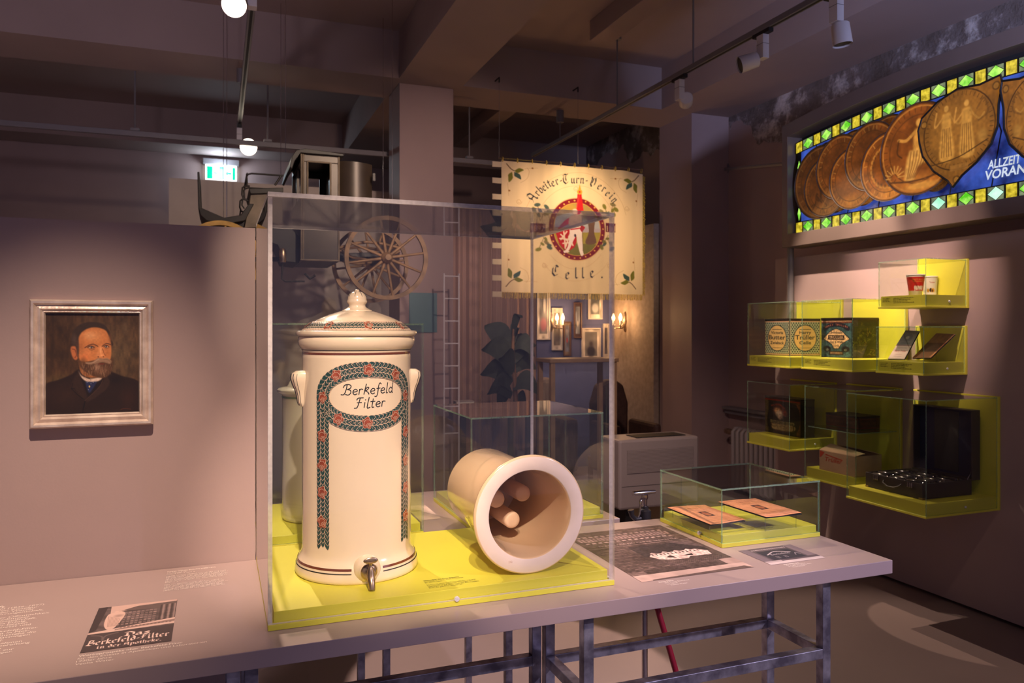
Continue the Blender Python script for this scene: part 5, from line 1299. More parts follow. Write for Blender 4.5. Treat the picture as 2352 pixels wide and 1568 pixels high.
for k, (l, t, b, kind, dm) in enumerate(MD): medallion(l, t, b, kind, .002+.0030*k, 20+k, dm)
# shield shaped medallion
def shield(L, R_, T, B, off, mirror=False):
    px0, px1 = 1790+L/3.564, 1790+R_/3.564
    y0_ = YZ(px0, 300, GP)[0]; y1_ = YZ(px1, 300, GP)[0]
    dm = SA*GP+CA*(y0_+y1_)/2
    zt_ = CAM_H+(755-(120+T/3.564))/FPX*dm; zb_ = CAM_H+(755-(120+B/3.564))/FPX*dm
    c = Canvas(150, 160, (112, 68, 22)); c.noise(.15, 8, 8, 44)
    c.ell(.5, .45, .47, .44, (132, 84, 30), .8, .5)
    c.line([(.5+.42*math.cos(t), .44+.39*math.sin(t)) for t in np.linspace(0, 6.2832, 50)], .014, (56, 32, 10), .9, False)
    for k in range(48):
        t = 2*math.pi*k/48; c.line([(.5+.365*math.cos(t), .44+.335*math.sin(t)), (.5+.40*math.cos(t), .44+.37*math.sin(t))], .009, (70, 42, 14), .8, False)
    for x, y in ((.08, .3), (.93, .12), (.48, .93)): c.ell(x, y, .05, .047, (60, 36, 12), .9, .3); c.ell(x, y, .036, .034, (136, 88, 32), .9, .3)
    for bx_, hx in ((.36, 0), (.60, .02)):
        c.ell(bx_, .20, .035, .04, (176, 122, 54), 1, .4); c.smooth([(bx_-.05, .25), (bx_+.05, .25), (bx_+.06, .4), (bx_+.09, .7), (bx_-.08, .7), (bx_-.06, .4)], (170, 116, 48), 1, .01)
        for k in range(5): c.line([(bx_-.04+k*.02, .4), (bx_-.06+k*.03, .68)], .008, (84, 50, 18), .8)
        c.line([(bx_-.04, .28), (bx_-.14, .36), (bx_-.12, .22)], .02, (164, 110, 46)); c.line([(bx_+.04, .28), (bx_+.14, .38), (bx_+.2, .34)], .02, (150, 100, 40))
    c.ell(.78, .55, .07, .08, (150, 104, 44), .7, .5); c.line([(.16, .74), (.5, .71), (.84, .6)], .012, (60, 36, 12)); c.rect(.4, .78, .62, .84, (130, 84, 34), .8); c.line([(.72, .28), (.8, .2), (.84, .34), (.74, .4)], .02, (92, 56, 20), .7)
    c.noise(.1, 40, 40, 3)
    poly = [(0, .34), (.05, .22), (.25, .1), (.5, .03), (.75, .06), (.98, .03), (1, .12), (.96, .3), (.95, .5), (.88, .66), (.72, .8), (.55, .9), (.44, 1), (.38, .93), (.2, .8), (.06, .62), (.02, .48)]
    X = GP-off; f = lambda u, v: (X, y0_+(y1_-y0_)*(1-u if mirror else u), zt_+(zb_-zt_)*v)
    def keep(U, V):
        ins = np.zeros(U.shape, bool)
        for i in range(len(poly)):
            x1, y1 = poly[i]; x2, y2 = poly[(i+1) % len(poly)]
            ins ^= ((y1 > V) != (y2 > V)) & (U < (x2-x1)*(V-y1)/(y2-y1+1e-9)+x1)
        return ins
    o = c.obj('shield_medallion', f, M_LIT, lb, keep=keep)
    MB().tube([f(u, v) for u, v in poly], .006, 6, closed=True).obj('lead_rim', M_LEAD, o)
shield(1187, 1880, 280, 1100, .044)
shield(1868, 2560, 120, 1000, .047, True)
m = MB()
for t, x, y, hgt, xe in (('ALLZEIT', 1708, 958, 70, 1985), ('VORAN', 1690, 1046, 74, 2025)):
    y0_, z0_ = YZ(1790+x/3.564, 120+y/3.564, GP); y1_ = YZ(1790+xe/3.564, 120+y/3.564, GP)[0]
    d = SA*GP+CA*y0_
    put_text(m, t, lambda a, b: (GP-.003, y0_-a, z0_+b), hgt/3.564*d/FPX/.72, 0, 0, 'L', .15, .022, y0_-y1_)
m.obj('lettering', lit('backlit_white_letters', s2l(205, 215, 225), .9), lb, fix=False)
# post and brace of the window box
pst = empty('support_post', (GX+.20, YL+.02, 2.0), 'grey steel post with a round wall flange and brace, holding up the stained glass window', 'post')
MB().tube([(GX+.10, YL+.035, 1.2), (GX+.10, YL+.035, 2.60)], .022, 16).obj('post', M_RAIL, pst, smooth=40)
q = onX(1666, 389, 4.4)
q = (4.398, q.y, q.z)
MB().tube([(GX+.10, YL+.05, 2.56), (q[0]-.012, q[1], q[2])], .013, 12).obj('brace', M_RAIL, pst, smooth=40)
MB().lathe([(0, -.012), (.062, -.012), (.066, -.008), (.066, 0), (0, 0)], q, 32, axis='X').obj('flange', M_RAIL, pst, smooth=40)

# ================================================================== TRACKS AND SPOTLIGHTS
def track(label, x, y0, y1, z, rods, ztop_, can=True):
    r = empty('light_track', (x, y1, z), label, 'light track')
    m = MB().box(x-.018, x+.018, y0, y1, z, z+.032); m.obj('track_profile', M_RAIL, r, bevel=.002)
    bx('track_slot', (x-.007, x+.007, y0+.01, y1-.01, z-.0006, z+.0002), M_BLACK, r)
    for y, zt_ in rods:
        MB().tube([(x, y, z+.032), (x, y, zt_-.10 if can else zt_)], .006, 10).obj('rod', M_RAIL, r)
        if can: MB().lathe([(0, 0), (.033, 0), (.033, .105), (0, .105)], (x, y, zt_-.1055), 24).obj('ceiling_canopy', M_RAIL, r, smooth=40)
    return r
track('long grey light track with silver spotlights, running above the right aisle', 2.86, 1.2, 6.9, 3.12, ((5.21, 3.77), (6.26, 3.40), (4.2, 3.77), (3.0, 3.77)), 3.77)
track('narrow light track with two lit spotlights, above the low partition at the left', .165, .9, 6.72, 3.10, ((6.12, 3.40), (4.2, 3.77), (2.4, 3.77)), 3.77)
def spothead(label, loc, aim, lit_=0, group=None, R_=.047, off=(.052, 0, 0)):
    r = empty('track_spotlight', loc, label, 'spotlight', group)
    x, y, z = loc
    bx('adapter', (x-.016, x+.016, y-.07, y+.07, z-.022, z-.0005), M_BLACK, r)
    bx('driver_box', (x-.021, x+.021, y-.028, y+.028, z-.155, z-.0225), M_WMET, r, bevel=.002)
    bx('brand_strip', (x-.0215, x+.0215, y-.0285, y+.0285, z-.0755, z-.0735), M_BLACK, r)
    c = Vector((x, y, z-.165)); d = (Vector(aim)-c).normalized(); c = c+d*.015+Vector(off)
    MB().tube([tuple(Vector((x+.018, y, z-.14))), tuple(c-d*.01)], .008, 10).obj('joint', M_WMET, r)
    prof_ = [(-.055, .001), (-.055, .038), (-.05, .043), (.045, R_), (.052, R_)]
    m = MB(); m.tube([tuple(c+d*t) for t, _ in prof_], [q[1] for q in prof_], 32, cap=False)
    m.obj('lamp_head', M_WMET, r, smooth=45)
    l = MB().tube([tuple(c+d*.040), tuple(c+d*.044)], R_*.93, 32)
    if lit_: l.obj('lens', lit('lit_lens', (1.0, .86, .66), lit_), r)
    else: l.obj('lens', M_BLACK, r)
    return r, c+d*.07
spothead('large lit spotlight at the top edge of the photo, facing the viewer', (.150, 3.78, 3.10), (.0, 2.2, 2.2), 14, R_=.054, off=(-.075, -.02, .01))
spothead('small lit spotlight at the far end of the left track', (.165, 6.62, 3.10), (.60, 4.6, 2.4), 14, R_=.068, off=(.055, 0, .0))
for lab_, px_, aim_, of_ in (('nearest of three silver spotlights on the right track', 1921, (3.0, 2.9, 1.6), (.03, 0, -.03)), ('middle of three silver spotlights on the right track', 1752, (1.9, 3.9, 2.6), (-.06, .03, .0)), ('farthest of three silver spotlights on the right track', 1561, (3.6, 5.6, 3.0), (.05, 0, .02))):
    spothead(lab_, (2.86, onX(px_, 100, 2.86).y, 3.12), aim_, off=of_)
# white cable rail hung from the beam
cr_y = 6.45
rl = empty('cable_rail', (0, cr_y, 2.93), 'thin pale conduit rail hung on rods across the back of the hall', 'rail')
MB().box(-4.5, 2.35, cr_y-.017, cr_y+.017, 2.905, 2.945).obj('rail_profile', M_RAIL, rl, bevel=.002)
for px in (310, 615, 1078):
    p = onY(px, 300, cr_y); MB().tube([(p.x, cr_y, 2.945), (p.x, cr_y, 3.77)], .007, 8).obj('rod', M_RAIL, rl)
    bx('clip', (p.x-.03, p.x+.03, cr_y-.022, cr_y+.022, 2.946, 2.966), M_RAIL, rl)
# box shaped ceiling ducts
def duct(label, p0x, p1x, y0, y1):
    o = tag(bx('ceiling_duct', (p0x, p1x, y0, y1, 3.62, 3.7695), M_CEIL, bevel=.004), label, 'duct')
duct('long box shaped duct on the ceiling right of the long beam', 2.62, 2.80, -1.0, 5.2)
duct('short box shaped duct on the ceiling behind the cross beam at the left', -2.62, -2.38, 6.46, 8.3)
duct('box shaped duct on the ceiling beyond the cross beam, behind the banner', 2.62, 2.80, 6.46, 8.8)

# ================================================================== HANGING COACH
CY0, CY1 = 5.20, 5.80
M_COACH = mat('aged_brown_black_lacquer', (0.014, 0.010, 0.008), 0.5, noise=0.4, nscale=6)
M_COACHB = mat('worn_brown_coach_panel', (0.040, 0.026, 0.016), 0.38, metal=.2, noise=0.3, nscale=5)
M_LEATH = mat('worn_grey_leather', (0.20, 0.155, 0.11), 0.6, noise=0.25, nscale=9)
M_WOODW = mat('worn_wheel_wood', (0.26, 0.15, 0.07), 0.55, noise=0.3, nscale=12)
M_YELW = mat('yellow_wheel_paint', (0.50, 0.30, 0.08), 0.5, noise=0.3, nscale=12)
co = empty('horse_coach', (.8, 5.5, 1.6), 'old black horse drawn coach with spoked wheels, hung on wires before the column', 'carriage')
def PY(px, py, Y=CY0): p = onY(px, py, Y); return (p.x, p.z)
def prism_px(name, pts, y0, y1, m_, par=None, bevel=.004, base=CY0):
    P = [PY(px, py, base) for px, py in pts]
    return MB().prism(P, lambda x, z: (x, y0, z), lambda x, z: (x, y1, z)).obj(name, m_, par or co, bevel=bevel)
xc0, zc1 = PY(690, 352); xc1, _ = PY(780, 352); _, zc0 = PY(700, 598)
zw0, zw1 = zc0+.42, zc1-.05
m = MB()
for ya, yb in ((CY0, CY0+.02), (CY1-.02, CY1)):
    m.box(xc0, xc1, ya, yb, zc0, zw0).box(xc0, xc0+.045, ya, yb, zw0, zw1).box(xc1-.06, xc1, ya, yb, zw0, zw1).box(xc0, xc1, ya, yb, zw1, zc1)
m.box(xc0, xc0+.02, CY0+.02, CY1-.02, zc0, zw0).box(xc0, xc0+.02, CY0+.02, CY1-.02, zw1, zc1).box(xc0, xc0+.02, CY0+.27, CY0+.31, zw0, zw1)
m.box(xc1-.02, xc1, CY0+.02, CY1-.02, zc0, zc1).box(xc0+.02, xc1-.02, CY0+.02, CY1-.02, zc0, zc0+.02)
m.obj('cab_body', M_COACHB, co, bevel=.003)
m = MB()
for (a_, b_, c_, d_) in ((xc0+.045, zw0, xc1-.06, zw0), (xc0+.045, zw1, xc1-.06, zw1), (xc0+.045, zw0, xc0+.045, zw1), (xc1-.06, zw0, xc1-.06, zw1), (xc0+.006, zc0+.01, xc0+.006, zc1), (xc0+.018, zc0+.01, xc0+.018, zc1), (xc1-.006, zc0, xc1-.006, zc1), (xc0, zc0+.004, xc1, zc0+.004)):
    m.tube([(a_, CY0-.004, b_), (c_, CY0-.004, d_)], .006, 8)
m.obj('cab_moulding', M_LEATH, co)
rf = [(xc0-.07, zc1-.10), (xc0-.055, zc1-.03), (xc0-.03, zc1+.012), (xc0+.03, zc1+.028), (xc1+.02, zc1+.012), (xc1+.025, zc1-.004), (xc0, zc1-.002), (xc0-.04, zc1-.06), (xc0-.055, zc1-.11)]
MB().prism(rf, lambda x, z: (x, CY0-.03, z), lambda x, z: (x, CY1+.03, z)).obj('roof', M_COACH, co, bevel=.003)
# opened door, slightly bulged
xd1 = PY(856, 400)[0]; n_ = 14; vs = []
for k in range(n_+1):
    t = k/n_; x = xc1+.004+(xd1-xc1)*t; y = CY0+.045-.035*math.sin(math.pi*t)
    vs += [(x, y, zc0+.26), (x, y, zc1-.02-.01*t), (x, y+.018, zc1-.02-.01*t), (x, y+.018, zc0+.26)]
MB().add(vs, [(k*4+j, k*4+(j+1) % 4, k*4+4+(j+1) % 4, k*4+4+j) for k in range(n_) for j in range(4)]+[(0, 1, 2, 3), (n_*4, n_*4+1, n_*4+2, n_*4+3)]).obj('door', M_COACHB, co, smooth=50, label='brown opened coach door')
bx('door_handle', (xd1-.004, xd1+.012, CY0-.03, CY0-.012, zc0+.55, zc0+.60), M_COACH, co)
ysd = (CY0+.03, CY1-.03)
prism_px('footboard', [(455, 474), (464, 476), (515, 498), (553, 492), (572, 466), (584, 466), (563, 505), (515, 514), (474, 505), (460, 492)], *ysd, M_COACH)
prism_px('dashboard', [(453, 392), (458, 392), (461, 478), (455, 478)], *ysd, M_COACH)
prism_px('seat_box', [(577, 440), (650, 437), (652, 520), (562, 520), (572, 470)], CY0+.06, CY1-.06, M_LEATH)
prism_px('seat_cushion', [(572, 430), (652, 428), (652, 440), (576, 443)], CY0+.04, CY1-.04, M_COACH)
prism_px('underbody', [(540, 508), (590, 498), (652, 500), (690, 540), (690, 602), (655, 598), (640, 560), (600, 545), (545, 530)], CY0+.08, CY1-.08, M_COACH)
def rail_px(name, pts, Y, r_, m_=M_COACH):
    return MB().tube([(lambda p: (p[0], Y, p[1]))(PY(px, py)) for px, py in pts], r_, 10).obj(name, m_, co, smooth=60)
for Y in (CY0+.02, CY1-.04):
    rail_px('seat_rail', [(568, 426), (567, 404), (570, 399), (578, 397), (652, 402)], Y, .006)
    rail_px('seat_rail', [(571, 460), (560, 456), (556, 446), (557, 430), (562, 426), (574, 426)], Y, .006)
    rail_px('seat_rail', [(562, 478), (556, 470), (558, 455)], Y, .005)
rail_px('seat_arm', [(632, 424), (646, 403)], CY0+.02, .007)
MB().tube([(PY(568, 397)[0], CY0+.02, PY(568, 397)[1]), (PY(568, 397)[0], CY1-.04, PY(568, 397)[1])], .006, 8).obj('seat_rail', M_COACH, co)
lx_, lz_ = PY(649, 592)
MB().lathe([(0, -.03), (.018, -.03), (.022, 0), (.022, .045), (.012, .06), (0, .062)], (lx_, CY0-.02, lz_), 16).obj('lamp', M_BRASS, co, smooth=40)
rail_px('step_iron', [(649, 605), (647, 640), (655, 646), (700, 646)], CY0, .006)
rail_px('step_iron', [(700, 628), (712, 640), (724, 632)], CY0, .008)
def wheel(cx, Y, cz, R_, m_, ns=12, seed=0):
    rm = MB(); n = 64; vs = []
    for k in range(n):
        t = 2*math.pi*k/n
        for rr, yy in ((R_, -.016), (R_, .016), (R_-.028, .013), (R_-.028, -.013)): vs.append((cx+rr*math.cos(t), Y+yy, cz+rr*math.sin(t)))
    rm.add(vs, [(k*4+j, k*4+(j+1) % 4, ((k+1) % n)*4+(j+1) % 4, ((k+1) % n)*4+j) for k in range(n) for j in range(4)])
    w_ = rm.obj('wheel', m_, co, smooth=40)
    MB().lathe([(0, -.06), (.020, -.06), (.024, -.045), (.034, -.035), (.040, -.01), (.040, .01), (.030, .04), (0, .05)], (cx, Y, cz), 24, axis='Y').obj('hub', M_COACH if m_ is M_YELW else m_, w_, smooth=40)
    for k in range(ns):
        t = 2*math.pi*(k+.3)/ns
        MB().tube([(cx+.035*math.cos(t), Y, cz+.035*math.sin(t)), (cx+R_*.5*math.cos(t), Y, cz+R_*.5*math.sin(t)), (cx+(R_-.02)*math.cos(t), Y, cz+(R_-.02)*math.sin(t))], [.011, .009, .008], 8).obj('spoke', m_, w_, smooth=60)
    return w_
hx, hz = PY(886, 593); hR = PY(886, 497)[1]-hz
hx2 = PY(508, 590)[0]; hz2 = PY(508, 594)[1]; hR2 = PY(508, 505)[1]-hz2
wheel(hx, CY0-.03, hz, hR, M_WOODW); wheel(hx, CY1-.05, hz, hR, M_WOODW)
wheel(hx2, CY0+.04, hz2, hR2, M_YELW, 10); wheel(hx2, CY1-.04, hz2, hR2, M_YELW, 10)
MB().tube([(hx, CY0, hz), (hx, CY1-.05, hz)], .016, 12).obj('axle', M_COACH, co); MB().tube([(hx2, CY0+.04, hz2), (hx2, CY1-.04, hz2)], .014, 12).obj('axle', M_COACH, co)
MB().bar((hx2, 5.5, hz2+.02), (hx, 5.5, hz+.02), .03, .03).obj('perch_beam', M_COACH, co)
for Y in (CY0+.1, CY1-.15):
    MB().tube([(x, Y, z) for x, z in [PY(785, 566), PY(815, 556), PY(850, 552), PY(885, 556), PY(925, 566)]], .010, 8).obj('leaf_spring', M_WOODW, co, smooth=60)
    MB().tube([(x, Y, z) for x, z in [PY(785, 572), PY(815, 588), PY(850, 594), PY(885, 590), PY(925, 574)]], .010, 8).obj('leaf_spring', M_WOODW, co, smooth=60)
MB().bar((xc1-.02, 5.45, PY(780, 580)[1]), (hx+.05, 5.45, PY(780, 572)[1]), .05, .03).obj('spring_support', M_COACH, co)
for i, (px, yb, Y) in enumerate(((513, 505, 5.7), (521, 505, 5.25), (645, 400, 5.7), (656, 350, 5.25), (880, 560, 5.7), (901, 560, 5.25))):
    p = onY(px, yb, Y)
    tag(MB().tube([(p.x, Y, p.z), (p.x, Y, 3.769 if not (1.32 < p.x < 1.84) else 3.399)], .0022, 6).obj('suspension_wire', M_CHROME), ('thin steel wire holding up the coach, ' + ('first', 'second', 'third', 'fourth', 'fifth', 'sixth')[i] + ' from the left'), 'wire', 'wires holding up the coach')

# partition and exit sign behind the coach
p0 = onY(388, 408, 6.85); p1 = onY(905, 408, 6.85)
tag(bx('display_panel', (p0.x, p1.x, 6.85, 6.93, 0, p0.z), mat('pale_panel_paint', (.42, .36, .32), .6, noise=.03)), 'pale free standing panel behind the hanging coach', 'display wall')
p = onY(508, 392, 9.3)
ex = empty('exit_sign', (p.x, 9.35, p.z), 'lit green and white emergency exit sign under a grey housing on the back wall', 'exit sign')
bx('housing', (p.x-.19, p.x+.19, 9.24, 9.349, p.z+.06, p.z+.12), M_RAIL, ex, bevel=.003)
M_EXW = lit('lit_white_sign', (.9, 1.0, 1.0), 3.0); M_EXG = lit('lit_green_sign', (.0, .30, .16), 1.6)
bx('sign_plate', (p.x-.165, p.x+.165, 9.285, 9.295, p.z-.11, p.z+.059), M_EXW, ex)
c_ = MB(); y_ = 9.2845
def rq(x0, x1, z0, z1): c_.add([(p.x+x0, y_, p.z+z0), (p.x+x1, y_, p.z+z0), (p.x+x1, y_, p.z+z1), (p.x+x0, y_, p.z+z1)], [(0, 1, 2, 3)])
rq(-.15, -.09, -.1, .04); rq(-.02, .03, -.1, .04); rq(.12, .15, -.1, .04)
c_.add([(p.x-.08, y_, p.z-.02), (p.x-.03, y_, p.z-.02), (p.x-.03, y_, p.z-.035), (p.x-.055, y_, p.z-.055), (p.x-.08, y_, p.z-.035)], [(0, 1, 2, 3, 4)])
c_.add([(p.x+.045, y_, p.z-.03), (p.x+.075, y_, p.z-.005), (p.x+.075, y_, p.z-.02), (p.x+.11, y_, p.z-.02), (p.x+.11, y_, p.z-.04), (p.x+.075, y_, p.z-.04), (p.x+.075, y_, p.z-.055)], [tuple(range(7))])
c_.obj('pictogram', M_EXG, ex, fix=False)
add_point('exit_sign_lamp', (p.x, 9.15, p.z-.02), 9, (.70, .85, 1.0), .08)

# ================================================================== CLUB BANNER
BY = 5.80
bx0, bz1 = PY(1152, 368, BY); bx1_, _ = PY(1476, 393, BY); _, bz0 = PY(1152, 671, BY)
bn = empty('club_banner', ((bx0+bx1_)/2, BY, bz0), 'cream embroidered club banner with a round emblem and blackletter writing, hung on wires', 'banner')
W_, H_ = 330, 320
c = Canvas(W_, H_, (226, 200, 158)); c.noise(.04, 30, 2, 3)
def q(x, y):
    u = (x-135)/1400.; top = 130+(x-135)*.086; bot = 1460+(x-135)*.03
    return (u, (y-top)/(bot-top))
def Q(*ps): return [q(*p) for p in ps]
def E(x, y, rx, ry, col, al=1, soft=.1, rot=0): cc = q(x, y); c.ell(cc[0], cc[1], rx/1400., ry/1290., col, al, soft, rot)
def Lq(ps, wd, col, al=1, sm=True): c.line(Q(*ps), wd/1400., col, al, sm)
TAN = (176, 138, 96); GR1 = (112, 110, 44); GR2 = (62, 82, 76); GOLD = (206, 150, 52)
for (sx, sy, fx_, fy_) in ((255, 235, 1, 1), (1420, 340, -1, 1), (250, 1330, 1, -1), (1390, 1370, -1, -1)):
    def lf(dx, dy, ln_, wd_, ang, col):
        a = math.radians(ang); 
        pts = [(sx+fx_*(dx+math.cos(a)*t*ln_-math.sin(a)*w_*wd_), sy+fy_*(dy+math.sin(a)*t*ln_+math.cos(a)*w_*wd_)) for t, w_ in ((0, 0), (.3, .5), (.6, .35), (1, 0), (.6, -.45), (.3, -.3))]
        c.smooth(Q(*pts), col, 1)
    lf(0, 0, 90, 50, -5, GR1); lf(0, 10, 100, 50, 50, GR2); lf(-20, 10, 110, 50, 105, GR1)
    Lq([(sx-fx_*70, sy-fy_*70), (sx-fx_*30, sy-fy_*20), (sx, sy)], 8, (90, 60, 46))
    Lq([(sx+fx_*60, sy+fy_*120), (sx+fx_*120, sy+fy_*80), (sx+fx_*140, sy+fy_*10), (sx+fx_*120, sy-fy_*30)], 3, TAN, .8)
    Lq([(sx+fx_*100, sy-fy_*20), (sx+fx_*220, sy-fy_*25)], 3, TAN, .7); Lq([(sx-fx_*60, sy+fy_*120), (sx-fx_*50, sy+fy_*250)], 3, TAN, .7)
    E(sx+fx_*170, sy-fy_*22, 10, 9, (150, 100, 50)); E(sx-fx_*45, sy+fy_*200, 9, 10, (150, 100, 50))
for ry_, al in ((560, .5), (430, .5)):
    Lq([(850+ry_*.93*math.cos(t), 830+ry_*1.03*math.sin(t)) for t in np.linspace(math.pi*1.08, math.pi*1.92, 14)], 4, TAN, al)
    Lq([(850+ry_*.75*math.cos(t), 830+ry_*.93*math.sin(t)) for t in np.linspace(math.pi*.22, math.pi*.78, 12)], 3, TAN, al)
for x, y in ((300, 545), (1365, 620), (540, 1190), (1190, 1200), (850, 415)): Lq([(x+28*math.cos(t)*(1-t/14), y+28*math.sin(t)*(1-t/14)) for t in np.linspace(0, 9, 16)], 4, TAN, .7)
# emblem
E(862, 828, 290, 326, (210, 158, 70)); E(862, 828, 280, 316, (122, 26, 40), 1, .02)
for k in range(30):
    t = 2*math.pi*k/30; E(862+258*math.cos(t), 828+293*math.sin(t), 9, 9, (226, 170, 80), 1, .3)
E(862, 828, 238, 272, (214, 164, 76), 1, .02); E(862, 828, 230, 264, (176, 176, 178), 1, .02)
def inside(m_): return m_
msk = ((c.x-q(862, 828)[0])/(230/1400.))**2+((c.y-q(862, 828)[1])/(264/1290.))**2 < 1
sav = c.a.copy()
c.poly(Q((600, 860), (1130, 860), (1130, 1120), (600, 1120)), (168, 152, 58)); c.poly(Q((600, 960), (1130, 985), (1130, 1120), (600, 1120)), (118, 112, 50))
c.poly(Q((600, 780), (760, 790), (1130, 830), (1130, 862), (600, 862)), (176, 160, 168), .8)
c.smooth(Q((600, 700), (640, 600), (860, 540), (1100, 620), (1130, 760), (1060, 740), (940, 720), (800, 660), (680, 690)), (158, 132, 70), .95); E(990, 700, 100, 50, (104, 92, 52), .9, .5); E(780, 600, 90, 40, (176, 140, 62), .9, .5)
c.smooth(Q((950, 690), (1040, 690), (1030, 850), (1050, 970), (940, 970), (975, 850)), (112, 82, 62))
c.a = np.where(msk[..., None], c.a, sav)
# tan figure in white trousers, flag, shield
c.poly(Q((690, 830), (840, 820), (835, 1010), (760, 1050), (690, 940)), (176, 24, 30)); c.smooth(Q((650, 860), (760, 820), (840, 860), (845, 980), (770, 1045), (690, 980)), (186, 28, 34))
for a_, b_, c2, d_ in ((700, 880, 760, 940), (730, 850, 740, 960), (760, 850, 700, 930), (720, 970, 800, 960), (750, 1000, 790, 880), (690, 920, 790, 930), (740, 930, 745, 1020), (780, 900, 820, 990)): Lq([(a_, b_), (c2, d_)], 14, (238, 214, 190))
c.smooth(Q((860, 640), (880, 480), (900, 620), (870, 740), (800, 760), (670, 830), (740, 740), (830, 680)), (190, 28, 34)); c.poly(Q((862, 470), (900, 470), (920, 640), (850, 650)), (200, 30, 36)); Lq([(880, 470), (850, 640)], 5, (230, 80, 70))
E(883, 450, 26, 28, GOLD, 1, .1); E(883, 450, 10, 11, (190, 40, 40), 1, .1); c.poly(Q((883, 372), (896, 425), (870, 425)), GOLD)
c.smooth(Q((795, 690), (870, 680), (905, 720), (895, 800), (800, 815), (780, 750)), (214, 180, 158)); E(838, 650, 30, 34, (216, 184, 160), 1, .2); E(895, 700, 24, 40, (216, 184, 160), 1, .3)
c.smooth(Q((790, 812), (900, 800), (905, 900), (915, 1080), (890, 1085), (860, 960), (845, 900), (780, 1040), (730, 1062), (770, 1000), (785, 900)), (240, 222, 214)); Lq([(800, 828), (900, 815)], 14, (182, 44, 50)); c.poly(Q((895, 780), (938, 810), (905, 860), (885, 830)), (170, 28, 36)); Lq([(905, 680), (915, 1050)], 5, (110, 74, 60))
E(840, 890, 12, 18, (60, 50, 70), 1, .3); E(755, 1052, 32, 10, (236, 218, 210)); E(905, 1078, 16, 16, (236, 218, 210))
for sx, s in ((405, '1897'), (1150, '1912')):
    c.poly(Q((sx, 765), (sx+145 if sx < 900 else sx+100, 772), (sx+145 if sx < 900 else sx+100, 862), (sx, 855)), (104, 22, 44)); xx = sx+(72 if sx < 900 else 60)
    if sx < 900: uv = q(xx, 846); c.text(s, uv[0], uv[1], .046, (226, 196, 150), .088)
    else: uv = q(xx-6, 886-34); c.text('191', uv[0], uv[1], .046, (226, 196, 150), .06)
for sx, fx_ in ((500, 1), (1195, -1)):
    for dx, dy, dx2, dy2 in ((0, 0, 60, -140), (0, 0, -60, -110), (10, -60, 90, -90), (0, -40, -30, -160), (20, 60+60, 60, 190), (30, 150, -20, 260), (60, 190, 90, 240)):
        x1, y1 = sx+fx_*dx, 740+dy+(30 if dy > 50 else 0); x2, y2 = sx+fx_*dx2, 740+dy2+(30 if dy > 50 else 0)
        Lq([(x1, y1), (x2, y2)], 5, (110, 86, 56)); E(x2, y2, 22, 34, rnd.choice((GR1, GR2, (120, 108, 70))), .9, .3, rnd.random()*3); E((x1+x2)/2+14, (y1+y2)/2, 16, 26, rnd.choice((GR1, GR2)), .9, .3, rnd.random()*3)
# arched blackletter words
def bl_char(ch, x, y, ang, size, lower=True):
    Qd, adv = blackletter(ch, .24, 50); a = math.radians(ang)
    for qd in Qd:
        pts = []
        for (u, v) in qd:
            uu, vv = (u-adv/2)*size, (v-.5 if lower else v-.8)*size
            X_ = x+uu*math.cos(a)+vv*math.sin(a); Y_ = y+uu*math.sin(a)-vv*math.cos(a)
            pts.append(q(X_, Y_))
        c.small(pts, (30, 34, 46))
cvt = lambda x, y: ((1150+x/7.127-1120)*4.355, (380+y/7.127-340)*4.355)
for ch, x, y, a in (('A', 478, 535, -52), ('r', 560, 478, -46), ('b', 612, 425, -40), ('e', 665, 390, -36), ('i', 705, 352, -32), ('t', 752, 320, -27), ('e', 810, 315, -22), ('r', 872, 288, -18), ('-', 935, 268, -12), ('T', 1012, 236, -6), ('u', 1130, 262, 0), ('r', 1195, 262, 4), ('n', 1270, 268, 7), ('-', 1345, 272, 10), ('V', 1452, 290, 20), ('e', 1558, 370, 30), ('r', 1630, 410, 36), ('e', 1695, 485, 44), ('i', 1762, 530, 48), ('n', 1808, 598, 54)):
    X_, Y_ = cvt(x, y); bl_char(ch, X_, Y_, a, 52 if ch not in 'ATV' else 60, ch not in 'ATV')
for ch, x, y, a in (('C', 645, 1245, 6), ('e', 765, 1297, 3), ('l', 850, 1290, 0), ('l', 915, 1290, 0), ('e', 1008, 1285, -8), ('.', 1105, 1290, -10)): bl_char(ch, x, y, a, 66, ch != 'C')
def bfn(u, v):
    return (bx0+(bx1_-bx0)*u, BY+.004*math.sin(u*19)+.003*math.sin(u*41+1), bz1-(bz1-bz0)*v-.006*math.sin(math.pi*u*5)**2*(1-v)*.3-.02*max(0, u-.86)/.14*(1-v)**3)
c.obj('banner_cloth', bfn, M_CLOTH, bn)
MB().add([(x, BY+.010, z) for x, z in ((bx0+.003, bz0+.003), (bx1_-.003, bz0+.003), (bx1_-.003, bz1-.03), (bx0+.003, bz1-.01))]+[(x, BY+.014, z) for x, z in ((bx0+.003, bz0+.003), (bx1_-.003, bz0+.003), (bx1_-.003, bz1-.03), (bx0+.003, bz1-.01))], [(0, 1, 2, 3), (4, 5, 6, 7), (0, 1, 5, 4), (1, 2, 6, 5), (2, 3, 7, 6), (3, 0, 4, 7)]).obj('banner_lining', mat('banner_lining', (.5, .42, .3), .9), bn)
M_FR = mat('gold_fringe', (0.50, 0.34, 0.05), 0.7, noise=.3, nscale=60)
f1 = MB()
for k in range(90):
    x = bx0+(bx1_-bx0)*(k+.5)/90; f1.tube([(x, BY, bz0+.004), (x+rnd.uniform(-.003, .003), BY+rnd.uniform(-.003, .003), bz0-.045+rnd.uniform(-.006, .004))], .0035, 5)
tag(f1.obj('bottom_fringe', M_FR, bn), kind='stuff')
f1 = MB()
